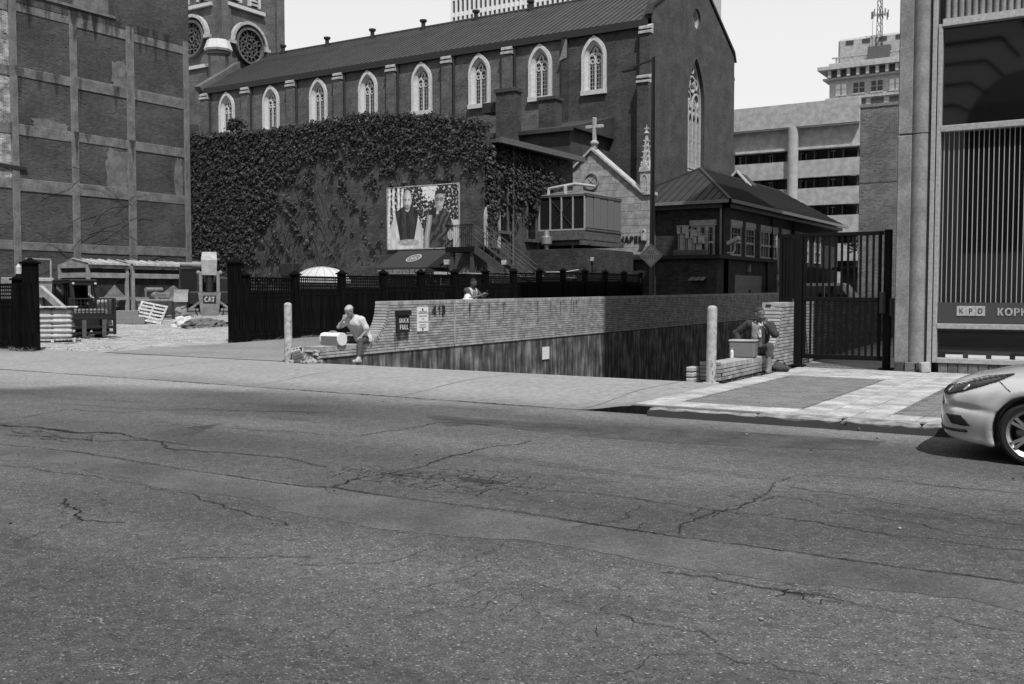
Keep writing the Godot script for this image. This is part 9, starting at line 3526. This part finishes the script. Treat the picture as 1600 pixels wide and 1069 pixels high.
		for c in 26:
			var cc: Vector3 = Vector3(q[0], q[2] * 0.7, q[1]) + Vector3(rng.randfn(), rng.randfn() * 0.8, rng.randfn()).limit_length(1.7) * q[3] * 0.55
			for i in 60:
				var p: Vector3 = cc + Vector3(rng.randfn(), rng.randfn(), rng.randfn()) * 0.26
				xs.append(Transform3D(Basis.from_euler(Vector3(rng.randf() * TAU, rng.randf() * TAU, rng.randf() * TAU)).scaled(Vector3.ONE * rng.randf_range(0.14, 0.26)), p - t.position))
		leaves("crown", "", "", xs, M.ivy_leaf_0, lm, t)
	# low shrubs by the awning, weeds at the fence foot and along joints
	var xs := []
	for c in 16:
		var cc := Vector3(-29.6 + rng.randf_range(-0.5, 0.9), 2.3 + rng.randf_range(-0.3, 0.25), -39.4 + rng.randf_range(-0.3, 0.3))
		for i in 40: xs.append(Transform3D(Basis.from_euler(Vector3(rng.randf() * TAU, rng.randf() * TAU, 0)).scaled(Vector3.ONE * rng.randf_range(0.06, 0.13)), cc + Vector3(rng.randfn(), rng.randfn(), rng.randfn()) * 0.16))
	leaves("shrub", "small leafy shrub beside the awning behind the fence", "shrub", xs, M.ivy_leaf_1, lm)
	var blade := MB.new()
	blade.tint = Color(1, 1, 1)
	blade.flat(Vector3(-0.012, 0, 0), Vector3(0.012, 0, 0), Vector3(0.03, 1, 0.05))
	var bm := blade.mesh()
	xs = []
	for q in [[-26.2, -16.2, 0.6, 0.05, 120, 0.12], [-24.66, -42, 0.05, 7.5, 420, 0.28], [-23.6, -24, 0.08, 2.6, 160, 0.12], [-16.2, -16.9, 0.5, 0.15, 50, 0.07], [-6.2, -19, 0.05, 2.2, 60, 0.04], [-24.8, -18.0, 0.8, 1.2, 60, 0.08]]:
		for i in q[4]:
			var z: float = q[1] + rng.randf_range(-q[3], q[3])
			var y := lot_y(z) if q[0] < -20 else 0.12
			if q[5] > 0.2: y = 2.6
			xs.append(Transform3D(Basis.from_euler(Vector3(rng.randf_range(-0.6, 0.6), rng.randf() * TAU, rng.randf_range(-0.6, 0.6))).scaled(Vector3(1, q[5] * rng.randf_range(0.4, 1.5), 1)), Vector3(q[0] + rng.randf_range(-q[2], q[2]), y, z)))
	leaves("weeds", "thin weeds along the fence foot, wall ends and the rail behind the fence", "weeds", xs, M.weed, bm)
	# a white van parked beyond the gate
	var v := local_thing("parked_van", "white van parked behind the gate in front of the brick stair tower", "van", Vector3(-15.5, 0.2, -60.5), 0.08)
	var b := MB.new()
	var poly := PackedVector2Array([Vector2(-2.6, 0.35), Vector2(2.5, 0.35), Vector2(2.62, 0.6), Vector2(2.6, 1.05), Vector2(1.75, 1.3), Vector2(1.15, 2.05), Vector2(0.9, 2.12), Vector2(-2.55, 2.12), Vector2(-2.65, 1.9)])
	b.prism(poly, Transform3D.IDENTITY, -0.95, 0.95)
	mi("body", b, M.white_paint, v)
	for q in [[-2.4, -1.3], [-1.15, -0.1], [0.05, 0.95]]:
		b = MB.new()
		b.prism(PackedVector2Array([Vector2(q[0], 1.2), Vector2(q[1] + (0.45 if q[0] > 0 else 0.0), 1.2), Vector2(q[1], 1.95), Vector2(q[0], 1.95)]), Transform3D.IDENTITY, 0.93, 0.962)
		mi("side_window", b, M.dark_glass, v)
	for x in [-1.7, 1.6]:
		for s in [-1, 1]: wheel(v, Transform3D(Basis(Vector3(1, 0, 0), s * PI / 2), Vector3(x, 0.36, s * 0.85)), 0.36, 0.24)
	b = MB.new()
	b.bev(Vector3(2.5, 0.65, 0.55), Vector3(2.64, 0.9, 0.9), 0.03)
	mi("headlight", b, M.limestone, v)
	# dark entrance canopy farther back
	var cn := thing("dark_canopy", "dark fabric canopy over a pale kiosk beyond the white van", "canopy", Vector3(-16.5, 0, -76))
	b = MB.new()
	b.hexa([Vector3(-18.6, 3.4, -74), Vector3(-14.5, 3.4, -74), Vector3(-14.5, 3.4, -77), Vector3(-18.6, 3.4, -77), Vector3(-18.6, 3.6, -74), Vector3(-14.5, 3.6, -74), Vector3(-14.5, 3.7, -77), Vector3(-18.6, 3.7, -77)])
	mi("cover", b, M.awning, cn)
	b = MB.new()
	b.box(Vector3(-18.4, 0, -77), Vector3(-14.7, 3.4, -76))
	mi("kiosk", b, M.zinc, cn)
